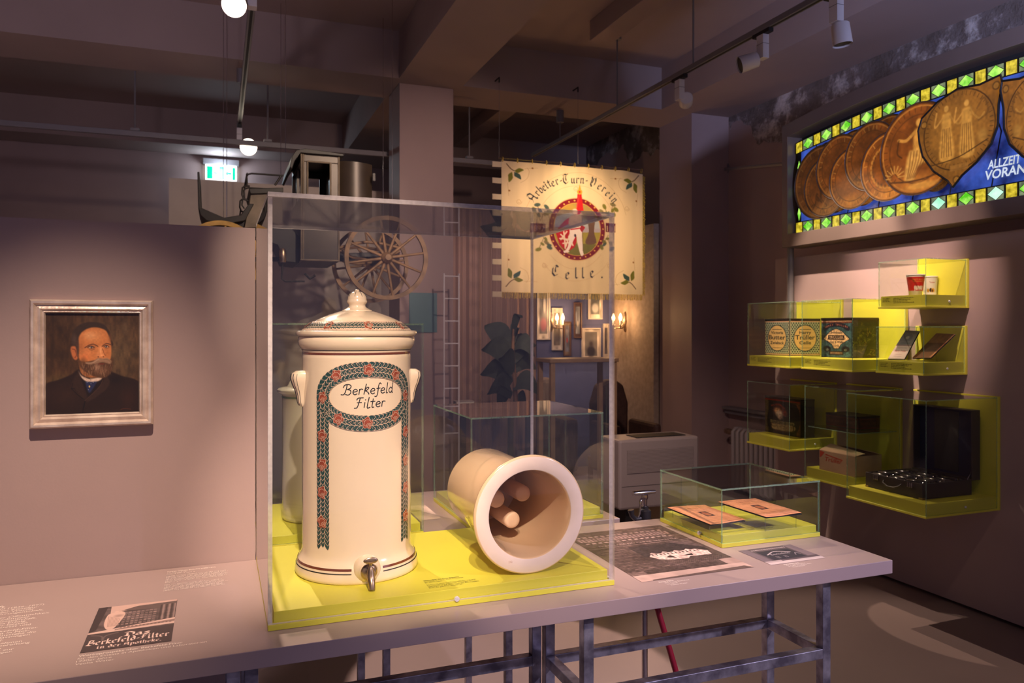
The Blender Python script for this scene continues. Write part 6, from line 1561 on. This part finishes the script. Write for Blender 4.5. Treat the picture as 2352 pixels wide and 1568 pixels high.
for k in range(80):
    z = bz0+(bz1-.03-bz0)*(k+.5)/80; f1.tube([(bx1_-.004, BY, z), (bx1_+.022+rnd.uniform(-.004, .004), BY+rnd.uniform(-.004, .004), z-.012)], .004, 5)
tag(f1.obj('side_fringe', M_FR, bn), kind='stuff')
for k in range(9):
    z = PY(1140, 377+k*37.3, BY)[1]; h_ = .022
    bx('banner_tab', (PY(1131, 377, BY)[0], bx0+.002, BY-.002, BY+.003, z-h_, z+h_), mat('cream_tab_cloth', (.62, .50, .34), .9) if k == 0 else bpy.data.materials['cream_tab_cloth'], bn)
MB().tube([(PY(1145, 364, BY)[0], BY+.004, bz1+.018), (bx1_+.01, BY+.004, bz1+.018)], .006, 10).obj('hanging_rod', M_CHROME, bn)
for k in range(11):
    x = bx0+.01+(bx1_-bx0-.02)*k/10; MB().tube([(x+.0, BY+.004+.014*math.cos(t), bz1+.010+.018*math.sin(t)) for t in np.linspace(0, 6.283, 14, endpoint=False)], .0035, 6, closed=True).obj('ring', M_FR, bn)
for px, lab in ((1147, 'left thin wire from which the banner rod hangs'), (1328, 'right thin wire from which the banner rod hangs')):
    x = PY(px, 364, BY)[0]
    r = empty('banner_wire', (x, BY+.004, bz1+.0245), lab, 'wire')
    MB().tube([(x, BY+.004, bz1+.0245), (x, BY+.004, 3.46)], .0014, 6).obj('wire', M_RAIL, r)
    MB().tube([(x, BY+.004, 3.43), (x, BY+.004, 3.47), (x, BY+.099, 3.47)], .006, 8).obj('hook', M_BLACK, r)

# ================================================================== LIVING ROOM DISPLAY BEHIND
NY = 7.3; NZ = 2.47
M_BLUEW = mat('blue_wallpaper', (0.085, 0.095, 0.22), 0.8, noise=.1, nscale=5)
M_TANW = mat('tan_patterned_wallpaper', (0.34, 0.26, 0.20), 0.85, noise=.12, nscale=22)
M_CURT = mat('brown_curtain', (0.22, 0.13, 0.10), 0.9)
xb0 = onY(1233, 700, NY).x
tag(bx('room_set_wall', (xb0, 3.94, NY, NY+.06, 0, NZ), M_BLUEW), 'blue papered wall of the living room set, hung with framed pictures', 'display wall')
tag(bx('room_set_wall', (3.94, 3.999, 6.45, NY+.06, 0, NZ), M_TANW), 'tan papered side wall of the living room set, with the brass wall lamp', 'display wall')
cu_ = MB(); n_ = 150; x0_ = onY(905, 700, NY).x; vs = []
for k in range(n_+1):
    x = x0_+(xb0-.01-x0_)*k/n_; y = NY+.02+.022*math.sin(k*.62)+.01*math.sin(k*1.7)
    vs += [(x, y, .02), (x, y, NZ-.05), (x, y+.012, NZ-.05), (x, y+.012, .02)]
cu_.add(vs, [(k*4+j, k*4+(j+1) % 4, k*4+4+(j+1) % 4, k*4+4+j) for k in range(n_) for j in range(4)])
tag(cu_.obj('curtain', M_CURT, smooth=60), 'brown pleated curtain behind the dark potted plant', 'curtain')
def framed(label, x0p, y0p, x1p, y1p, frame_col, art, mnt=True):
    a = onY(x0p, y0p, NY-.02); b = onY(x1p, y1p, NY-.02); w_ = .012
    r = empty('framed_picture', ((a.x+b.x)/2, NY, (a.z+b.z)/2), label, 'picture', None)
    m = MB(); x0, x1, z0, z1 = a.x, b.x, b.z, a.z
    m.box(x0, x1, NY-.02, NY-.001, z0, z0+w_).box(x0, x1, NY-.02, NY-.001, z1-w_, z1).box(x0, x0+w_, NY-.02, NY-.001, z0+w_, z1-w_).box(x1-w_, x1, NY-.02, NY-.001, z0+w_, z1-w_)
    m.obj('frame', frame_col, r)
    art.obj('print', plane_fn((x0+w_, NY-.010, z1-w_), (x1-w_, NY-.010, z1-w_), (x0+w_, NY-.010, z0+w_)), M_INKATTR, r)
M_WFR = mat('white_wood_frame', (.62, .55, .50), .5); M_DFR = mat('dark_wood_frame', (.12, .06, .03), .4)
def art_gen(base, seed, fig, col2=(60, 60, 66), mount=(206, 196, 186)):
    c = Canvas(34, 60, mount); c.rect(.14, .1, .86, .9, base); sv = c.a.copy(); c.noise(.3, 4, 6, seed)
    for x, y, rx, ry, cc in fig: c.ell(x, y, rx, ry, cc, 1, .4)
    return c
framed('white framed picture with a pale figure, leftmost on the blue wall', 1234, 657, 1264, 780, M_WFR, art_gen((104, 104, 108), 1, ((.6, .35, .14, .18, (196, 190, 186)), (.5, .72, .36, .16, (150, 90, 104)))))
framed('tall narrow white framed print, second from the left on the blue wall', 1268, 707, 1292, 804, M_WFR, art_gen((128, 118, 108), 2, ((.5, .7, .3, .14, (110, 100, 96)),)))
framed('narrow gold edged picture with a red spot on the blue wall', 1295, 738, 1312, 817, M_DFR, art_gen((110, 112, 128), 3, ((.5, .55, .16, .1, (170, 50, 50)), (.45, .3, .2, .12, (140, 130, 140))), mount=(130, 110, 90)))
framed('tall dark wooden framed picture in the middle of the blue wall', 1319, 694, 1337, 776, M_DFR, art_gen((120, 124, 136), 4, ((.5, .6, .2, .1, (190, 180, 170)),), mount=(60, 34, 20)))
framed('white framed winter landscape high on the blue wall', 1352, 633, 1384, 733, M_WFR, art_gen((96, 100, 96), 5, ((.5, .75, .34, .14, (196, 196, 196)), (.5, .35, .14, .2, (60, 66, 58)))))
framed('white framed portrait print of a seated dark figure on the blue wall', 1337, 753, 1380, 826, M_WFR, art_gen((112, 108, 104), 6, ((.5, .75, .3, .2, (52, 46, 46)), (.5, .5, .1, .09, (70, 60, 56)))))
framed('small white framed print at the right end of the blue wall', 1386, 743, 1400, 822, M_WFR, art_gen((104, 96, 98), 7, ((.5, .6, .25, .2, (70, 60, 62)),)))
M_BULB = lit('lit_candle_bulb', (1.0, .62, .28), 9)
def sconce(label, p, dirs, arm):
    r = empty('wall_lamp', p, label, 'wall lamp'); p = Vector(p)
    nrm = Vector(arm); side = Vector((nrm.y, -nrm.x, 0))
    MB().tube([tuple(p+nrm*.004+Vector((0, 0, h))) for h in (-.09, -.06, -.02, .02, .05, .09, .12)], [.008, .022, .012, .03, .014, .018, .005], 12).obj('back_plate', M_BRASS, r, smooth=60)
    for s in dirs:
        e = p+nrm*.10+side*s
        MB().tube([tuple(p+nrm*.02), tuple(p+nrm*.05+side*s*.4+Vector((0, 0, -.05))), tuple(e+Vector((0, 0, -.055))), tuple(e+Vector((0, 0, -.02)))], .006, 8).obj('arm', M_BRASS, r, smooth=60)
        MB().lathe([(.022, 0), (.024, .006), (.010, .008), (.010, .045), (0, .045)], tuple(e+Vector((0, 0, -.02))), 16).obj('candle_sleeve', M_CERAM2, r, smooth=50)
        MB().lathe([(0, 0), (.012, .004), (.0175, .022), (.016, .04), (.009, .062), (.003, .075), (0, .078)], tuple(e+Vector((0, 0, .0255))), 16).obj('bulb', M_BULB, r, smooth=60)
        add_point('wall_lamp_glow', tuple(e+Vector((0, 0, .06))+nrm*.035), 3.5, (1.0, .55, .24), .02)
q_ = onX(1437, 742, 3.94); sconce('brass wall lamp with two lit candle bulbs on the tan wall', (3.938, q_.y, q_.z), (-.075, .075), (-1, 0, 0))
q_ = onY(1266, 742, NY); sconce('brass wall lamp with two lit candle bulbs on the blue wall', (q_.x, NY-.002, q_.z), (-.085, -.02), (0, -1, 0))
# furniture of the set
M_SOFA = mat('striped_brown_upholstery', (0.16, 0.11, 0.085), 0.85, noise=.3, nscale=10, stretch=(14, 1, 1))
a = onY(1300, 868, 6.6); b = onY(1402, 868, 6.6)
so = empty('sofa', ((a.x+b.x)/2, 6.8, 0), 'striped brown sofa below the framed pictures', 'sofa')
x0, x1 = a.x-.1, b.x-.42
MB().box(x0, x1, 6.95, 7.13, .12, a.z-.02).obj('backrest', M_SOFA, so, bevel=.05); MB().box(x0+.12, x1-.12, 6.42, 6.94, .2, .44).obj('seat', M_SOFA, so, bevel=.04)
MB().box(x0, x0+.115, 6.42, 6.94, .12, .62).obj('armrest', M_SOFA, so, bevel=.04); MB().box(x1-.115, x1, 6.42, 6.94, .12, .62).obj('armrest', M_SOFA, so, bevel=.04)
for x in (x0+.06, x1-.06):
    for y in (6.5, 7.05): bx('leg', (x-.02, x+.02, y-.02, y+.02, 0, .12), M_DFR, so)
a = onY(1235, 822, 5.7); b = onY(1388, 830, 5.7)
tbn = empty('console_table', ((a.x+b.x)/2, 5.6, 0), 'tall narrow wooden table in front of the blue wall', 'table')
M_WOODT = mat('light_wood', (.30, .19, .11), .5, noise=.15, nscale=10, stretch=(1, 8, 1))
bx('tabletop', (a.x, b.x, 5.45, 5.75, a.z-.03, a.z), M_WOODT, tbn, bevel=.004)
for x in (a.x+.03, b.x-.03):
    for y in (5.48, 5.72): bx('leg', (x-.018, x+.018, y-.018, y+.018, 0, a.z-.03), M_WOODT, tbn)
# armchair
a = onX(1420, 885, 3.3)
ac = empty('armchair', (3.35, 6.15, 0), 'dark brown wing armchair by the tan wall', 'chair')
p = onY(1438, 880, 6.0); ax = p.x-.02; at_ = p.z
M_ARM = mat('dark_red_brown_velvet', (0.055, 0.025, 0.018), 0.7, noise=.2, nscale=20)
MB().prism([(-.30, .25), (.30, .25), (.31, at_-.22), (.22, at_-.05), (.08, at_), (-.08, at_), (-.22, at_-.05), (-.31, at_-.22)], lambda x, z: (ax+.12+x*.6, 6.45, z), lambda x, z: (ax+.12+x*.6, 6.58, z)).obj('backrest', M_ARM, ac, bevel=.03)
bx('seat', (ax-.04, ax+.28, 5.95, 6.445, .25, .43), M_ARM, ac, bevel=.03); bx('armrest', (ax-.12, ax-.045, 5.95, 6.445, .14, .60), M_ARM, ac, bevel=.03); bx('armrest', (ax+.285, ax+.36, 5.95, 6.445, .14, .60), M_ARM, ac, bevel=.03)
for x in (ax-.08, ax+.32):
    for y in (6.0, 6.5): bx('leg', (x-.018, x+.018, y-.018, y+.018, 0, .14 if y < 6.2 else .25), M_DFR, ac)
# potted plant
M_LEAFD = mat('dark_green_leaf', (0.010, 0.014, 0.008), 0.8, noise=.3, nscale=20); M_POT = mat('dark_clay_pot', (.06, .045, .04), .7)
pp = onY(1180, 985, 6.6); pl = empty('potted_plant', (pp.x, 6.6, 0), 'tall dark leafy potted plant before the brown curtain', 'plant')
MB().lathe([(0, 0), (.13, 0), (.17, .28), (.18, .30), (.165, .305), (.15, .27), (0, .27)], (pp.x, 6.6, 0), 28).obj('pot', M_POT, pl, smooth=40)
MB().tube([(pp.x, 6.6, .27), (pp.x+.02, 6.6, .8), (pp.x-.01, 6.6, 1.25), (pp.x, 6.6, 1.45)], [.03, .022, .018, .012], 10).obj('stem', M_DFR, pl, smooth=60)
lm = MB()
def leaf(x0, z0, x1, z1, w_, y=6.6, bend=.1):
    v = Vector((x1-x0, z1-z0)); n = Vector((-v.y, v.x)).normalized(); N_ = 8; L_ = []; R_ = []
    yy = rnd.uniform(-.25, .2)
    for k in range(N_+1):
        t = k/N_; ww = w_*math.sin(math.pi*min(1, t*.93+.05))**.7; c2 = Vector((x0, z0))+v*t+Vector((0, bend*math.sin(math.pi*t)))
        L_.append((c2.x+n.x*ww, y+yy*t+.02, c2.y+n.y*ww)); R_.append((c2.x-n.x*ww, y+yy*t-.02, c2.y-n.y*ww))
    th = [(a_[0], a_[1]+.004, a_[2]) for a_ in L_+R_]
    n1 = N_+1
    lm.add(L_+R_+th, [(k, k+1, n1+k+1, n1+k) for k in range(N_)]+[(2*n1+k+1, 2*n1+k, 3*n1+k, 3*n1+k+1) for k in range(N_)])
def pz2(px, py): p = onY(px, py, 6.6); return p.x, p.z
for a_, b_, w_ in (((1178, 770), (1190, 730), .03), ((1170, 800), (1158, 762), .04), ((1178, 790), (1196, 760), .04), ((1175, 830), (1128, 745), .10), ((1175, 840), (1112, 800), .10), ((1178, 830), (1232, 790), .09), ((1178, 850), (1238, 845), .10), ((1175, 880), (1120, 860), .10), ((1178, 890), (1225, 900), .09), ((1175, 910), (1128, 905), .09), ((1176, 860), (1140, 820), .08), ((1180, 800), (1215, 815), .08), ((1176, 900), (1155, 945), .08), ((1180, 920), (1210, 950), .07), ((1176, 870), (1150, 900), .07), ((1178, 850), (1160, 790), .08)):
    (xa, za), (xb, zb3) = pz2(*a_), pz2(*b_); leaf(xa, za, xb, zb3, w_)
lm.obj('leaves', M_LEAFD, pl, smooth=60)
# low table with books at the left of the plant
a = onY(1030, 935, 6.0); b = onY(1190, 925, 6.0)
lt2 = empty('low_table', ((a.x+b.x)/2, 5.9, 0), 'dark low table with books, left of the potted plant', 'table')
bx('tabletop', (a.x, b.x, 5.65, 6.15, a.z-.03, a.z), M_BLACK, lt2)
for x in (a.x+.03, b.x-.03):
    for y in (5.7, 6.1): bx('leg', (x-.02, x+.02, y-.02, y+.02, 0, a.z-.03), M_BLACK, lt2)
for i, (px, yy, col, lab) in enumerate(((1042, 5.8, (.25, .04, .03), 'red book lying at the left end of the dark low table'), (1065, 6.0, (.45, .38, .33), 'cream book lying on the dark low table'), (1092, 5.85, (.10, .10, .05), 'dark green book lying on the dark low table'), (1150, 5.8, (.5, .42, .36), 'pale book lying at the right end of the dark low table'))):
    x = onY(px, 925, yy).x; m_ = mat('book_cover_%s' % ('red', 'cream', 'green', 'pale')[i], col, .6)
    r = empty('book', (x, yy, a.z), lab, 'book'); h_ = (.035, .05, .03, .02)[i]
    bx('cover', (x-.08, x+.08, yy-.055, yy+.055, a.z+.0005, a.z+.004), m_, r); bx('pages', (x-.075, x+.075, yy-.05, yy+.05, a.z+.0042, a.z+h_-.004), M_CERAM2, r); bx('cover', (x-.08, x+.08, yy-.055, yy+.055, a.z+h_-.0038, a.z+h_), m_, r)
# teal sign on the column and white ladder
pa = onY(944, 671, 5.93); pb_ = onY(1008, 763, 5.93)
tag(bx('information_panel', (pa.x, pb_.x, 5.985, 5.998, pb_.z, pa.z), mat('teal_panel', (.10, .20, .22), .4)), 'small teal information panel fixed low on the column', 'sign')
ldr = empty('ladder', (onY(1035, 930, 5.6).x, 5.6, 0), 'thin white metal ladder standing right of the column', 'ladder')
xa, xb_ = onY(1020, 800, 5.6).x, onY(1054, 800, 5.6).x; zt_ = onY(1035, 628, 5.6).z
for x in (xa, xb_): MB().tube([(x, 5.6, 0), (x, 5.6, zt_)], .006, 8).obj('side_rail', M_WMET, ldr)
for k in range(8): 
    z = zt_-.02-k*.17; MB().tube([(xa, 5.6, z), (xb_, 5.6, z)], .005, 8).obj('rung', M_WMET, ldr)
# ------------------------------------------------------------------ convector heater, radiator, pipes
hy = 4.86; xa = onY(1428, 1100, hy).x; xb_ = onY(1606, 1100, hy).x; zt_ = onY(1500, 1007, hy).z; zb_ = onY(1430, 1172, hy).z
M_HEAT = mat('beige_grey_enamel', (.36, .31, .30), .4)
xa -= .02
ht = empty('convector_heater', ((xa+xb_)/2, hy+.15, 0), 'beige grey convector heater with a slatted grille, behind the table', 'heater')
bx('housing', (xa, xb_, hy, hy+.30, zb_, zt_), M_HEAT, ht, bevel=.018); bx('top_vent', (xa+.18, xb_-.08, hy+.06, hy+.22, zt_+.0005, zt_+.006), M_BLACK, ht)
bx('seam', (xa+.02, xb_-.02, hy-.0008, hy+.001, zb_+.165, zb_+.168), M_BLACK, ht)
g = MB(); gx0, gx1 = onY(1440, 1050, hy).x, onY(1592, 1050, hy).x; gz1 = onY(1440, 1035, hy).z; gz0 = onY(1440, 1088, hy).z
n_ = 17
bx('grille_recess', (gx0, gx1, hy-.0010, hy+.0005, gz0, gz1), mat('dark_grille', (.07, .055, .05), .6), ht)
for k in range(n_):
    z = gz0+(gz1-gz0)*(k+.5)/n_; g.box(gx0, gx1, hy-.0055, hy-.0012, z-.0038, z+.0038)
g.obj('grille', M_HEAT, ht)
bx('foot', (xa+.08, xa+.14, hy+.05, hy+.25, 0, zb_+.005), M_BLACK, ht); bx('foot', (xb_-.14, xb_-.08, hy+.05, hy+.25, 0, zb_+.005), M_BLACK, ht)
# radiator on the right wall
RX = 4.28; ya = onX(1690, 1000, RX).y; yb = onX(1800, 1000, RX).y-.15; zt_ = onX(1700, 985, RX).z
rd = empty('radiator', (RX, (ya+yb)/2, 0), 'pale ribbed radiator on the right wall, partly behind the wall cases', 'radiator')
n_ = int((ya-yb)/.062)
for k in range(n_):
    y = ya-.03-k*.062
    MB().tube([(RX-.05, y, .08), (RX-.05, y, zt_-.02), (RX-.03, y, zt_), (RX+.03, y, zt_), (RX+.05, y, zt_-.02), (RX+.05, y, .08), (RX+.03, y, .06), (RX-.03, y, .06)], .020, 10, closed=True).obj('rib', M_HEAT, rd, smooth=60)
bx('bracket', (RX+.02, 4.398, yb+.1, yb+.14, .1, .14), M_HEAT, rd)
bx('bracket', (RX+.02, 4.398, ya-.14, ya-.1, .1, .14), M_HEAT, rd)
MB().tube([(RX, ya+.0, zt_-.04), (RX, ya+.10, zt_-.04), (RX, ya+.14, zt_-.04)], [.016, .028, .024], 12).obj('valve', M_BRASS, rd, smooth=50)
p = onX(1670, 935, 4.36); p2 = onX(1760, 940, 4.36)
sl = empty('wall_shelf', (4.39, (p.y+p2.y)/2, p.z), 'narrow grey ledge on the right wall above the radiator', 'shelf')
bx('ledge', (4.30, 4.399, p2.y-.4, p.y, p.z-.012, p.z+.012), M_RAIL, sl, bevel=.006); bx('ledge_lip', (4.33, 4.399, p2.y-.4, p.y, p.z-.05, p.z-.0125), M_RAIL, sl)

# ------------------------------------------------------------------ hand pump with hose behind the table
ppx = onY(1481, 1190, 2.26); X_ = ppx.x; Y_ = 2.26
hp = empty('hand_pump', (X_, Y_, 0), 'chrome hand pump with a T handle and a red hose, standing behind the table', 'pump')
zt_ = onY(1478, 1131, Y_).z
MB().tube([(X_, Y_, .04), (X_, Y_, .80)], .010, 16).obj('stand_pipe', M_CHROME, hp, smooth=60)
MB().lathe([(0, 0), (.12, 0), (.12, .012), (.02, .03), (.012, .05), (0, .05)], (X_, Y_, 0), 28).obj('foot_plate', M_DARKMET, hp, smooth=40)
MB().lathe([(0, .78), (.013, .78), (.016, .795), (.016, .80), (.020, .805), (.021, .82), (.021, .838), (.017, .842), (.012, .845), (.012, .852), (0, .853)], (X_, Y_, 0), 24).obj('pump_cap', M_DARKMET, hp, smooth=40)
MB().tube([(X_, Y_, .85), (X_, Y_, zt_-.012)], [.0075, .0085], 16).obj('plunger', M_CHROME, hp, smooth=60)
MB().lathe([(.010, 0), (.0115, .006), (.0105, .012), (.011, .016), (0, .016)], (X_, Y_, zt_-.022), 20).obj('plunger_collar', M_CHROME, hp, smooth=40)
MB().tube([(X_-.046, Y_, zt_), (X_-.040, Y_, zt_), (X_, Y_, zt_), (X_+.040, Y_, zt_)], [.0075, .0085, .0085, .006], 18).obj('handle', M_CHROME, hp, smooth=50)
MB().tube([(X_-.03, Y_-.006, .815), (X_-.022, Y_-.006, .83), (X_-.020, Y_-.006, .86), (X_-.020, Y_-.006, zt_-.030), (X_-.018, Y_-.004, zt_-.022), (X_-.012, Y_, zt_-.020)], .0038, 10).obj('locking_hook', M_CHROME, hp, smooth=60)
MB().tube([(X_, Y_, .815), (X_-.02, Y_-.002, .813), (X_-.038, Y_-.004, .812), (X_-.052, Y_-.004, .825), (X_-.056, Y_-.004, .845)], [.010, .009, .009, .008, .011], 12).obj('clamp', M_DARKMET, hp, smooth=50)
hs = [onY(1484, 1432, 2.24), onY(1500, 1470, 2.22), onY(1522, 1520, 2.2)]
pts = [(X_+.006, Y_-.012, .62)]+[(X_+.03, Y_-.04, .50), (X_+.075, Y_-.08, .30), (X_+.10, Y_-.12, .12), (X_+.09, Y_-.16, .03), (X_+.02, Y_-.24, .018), (X_-.12, Y_-.30, .016), (X_-.26, Y_-.24, .016), (X_-.30, Y_-.10, .016), (X_-.2, Y_+.02, .016)]
MB().tube(catmull(pts, 6), .010, 12).obj('hose', mat('red_rubber_hose', (.32, .01, .03), .35), hp, smooth=60, label='red rubber hose')
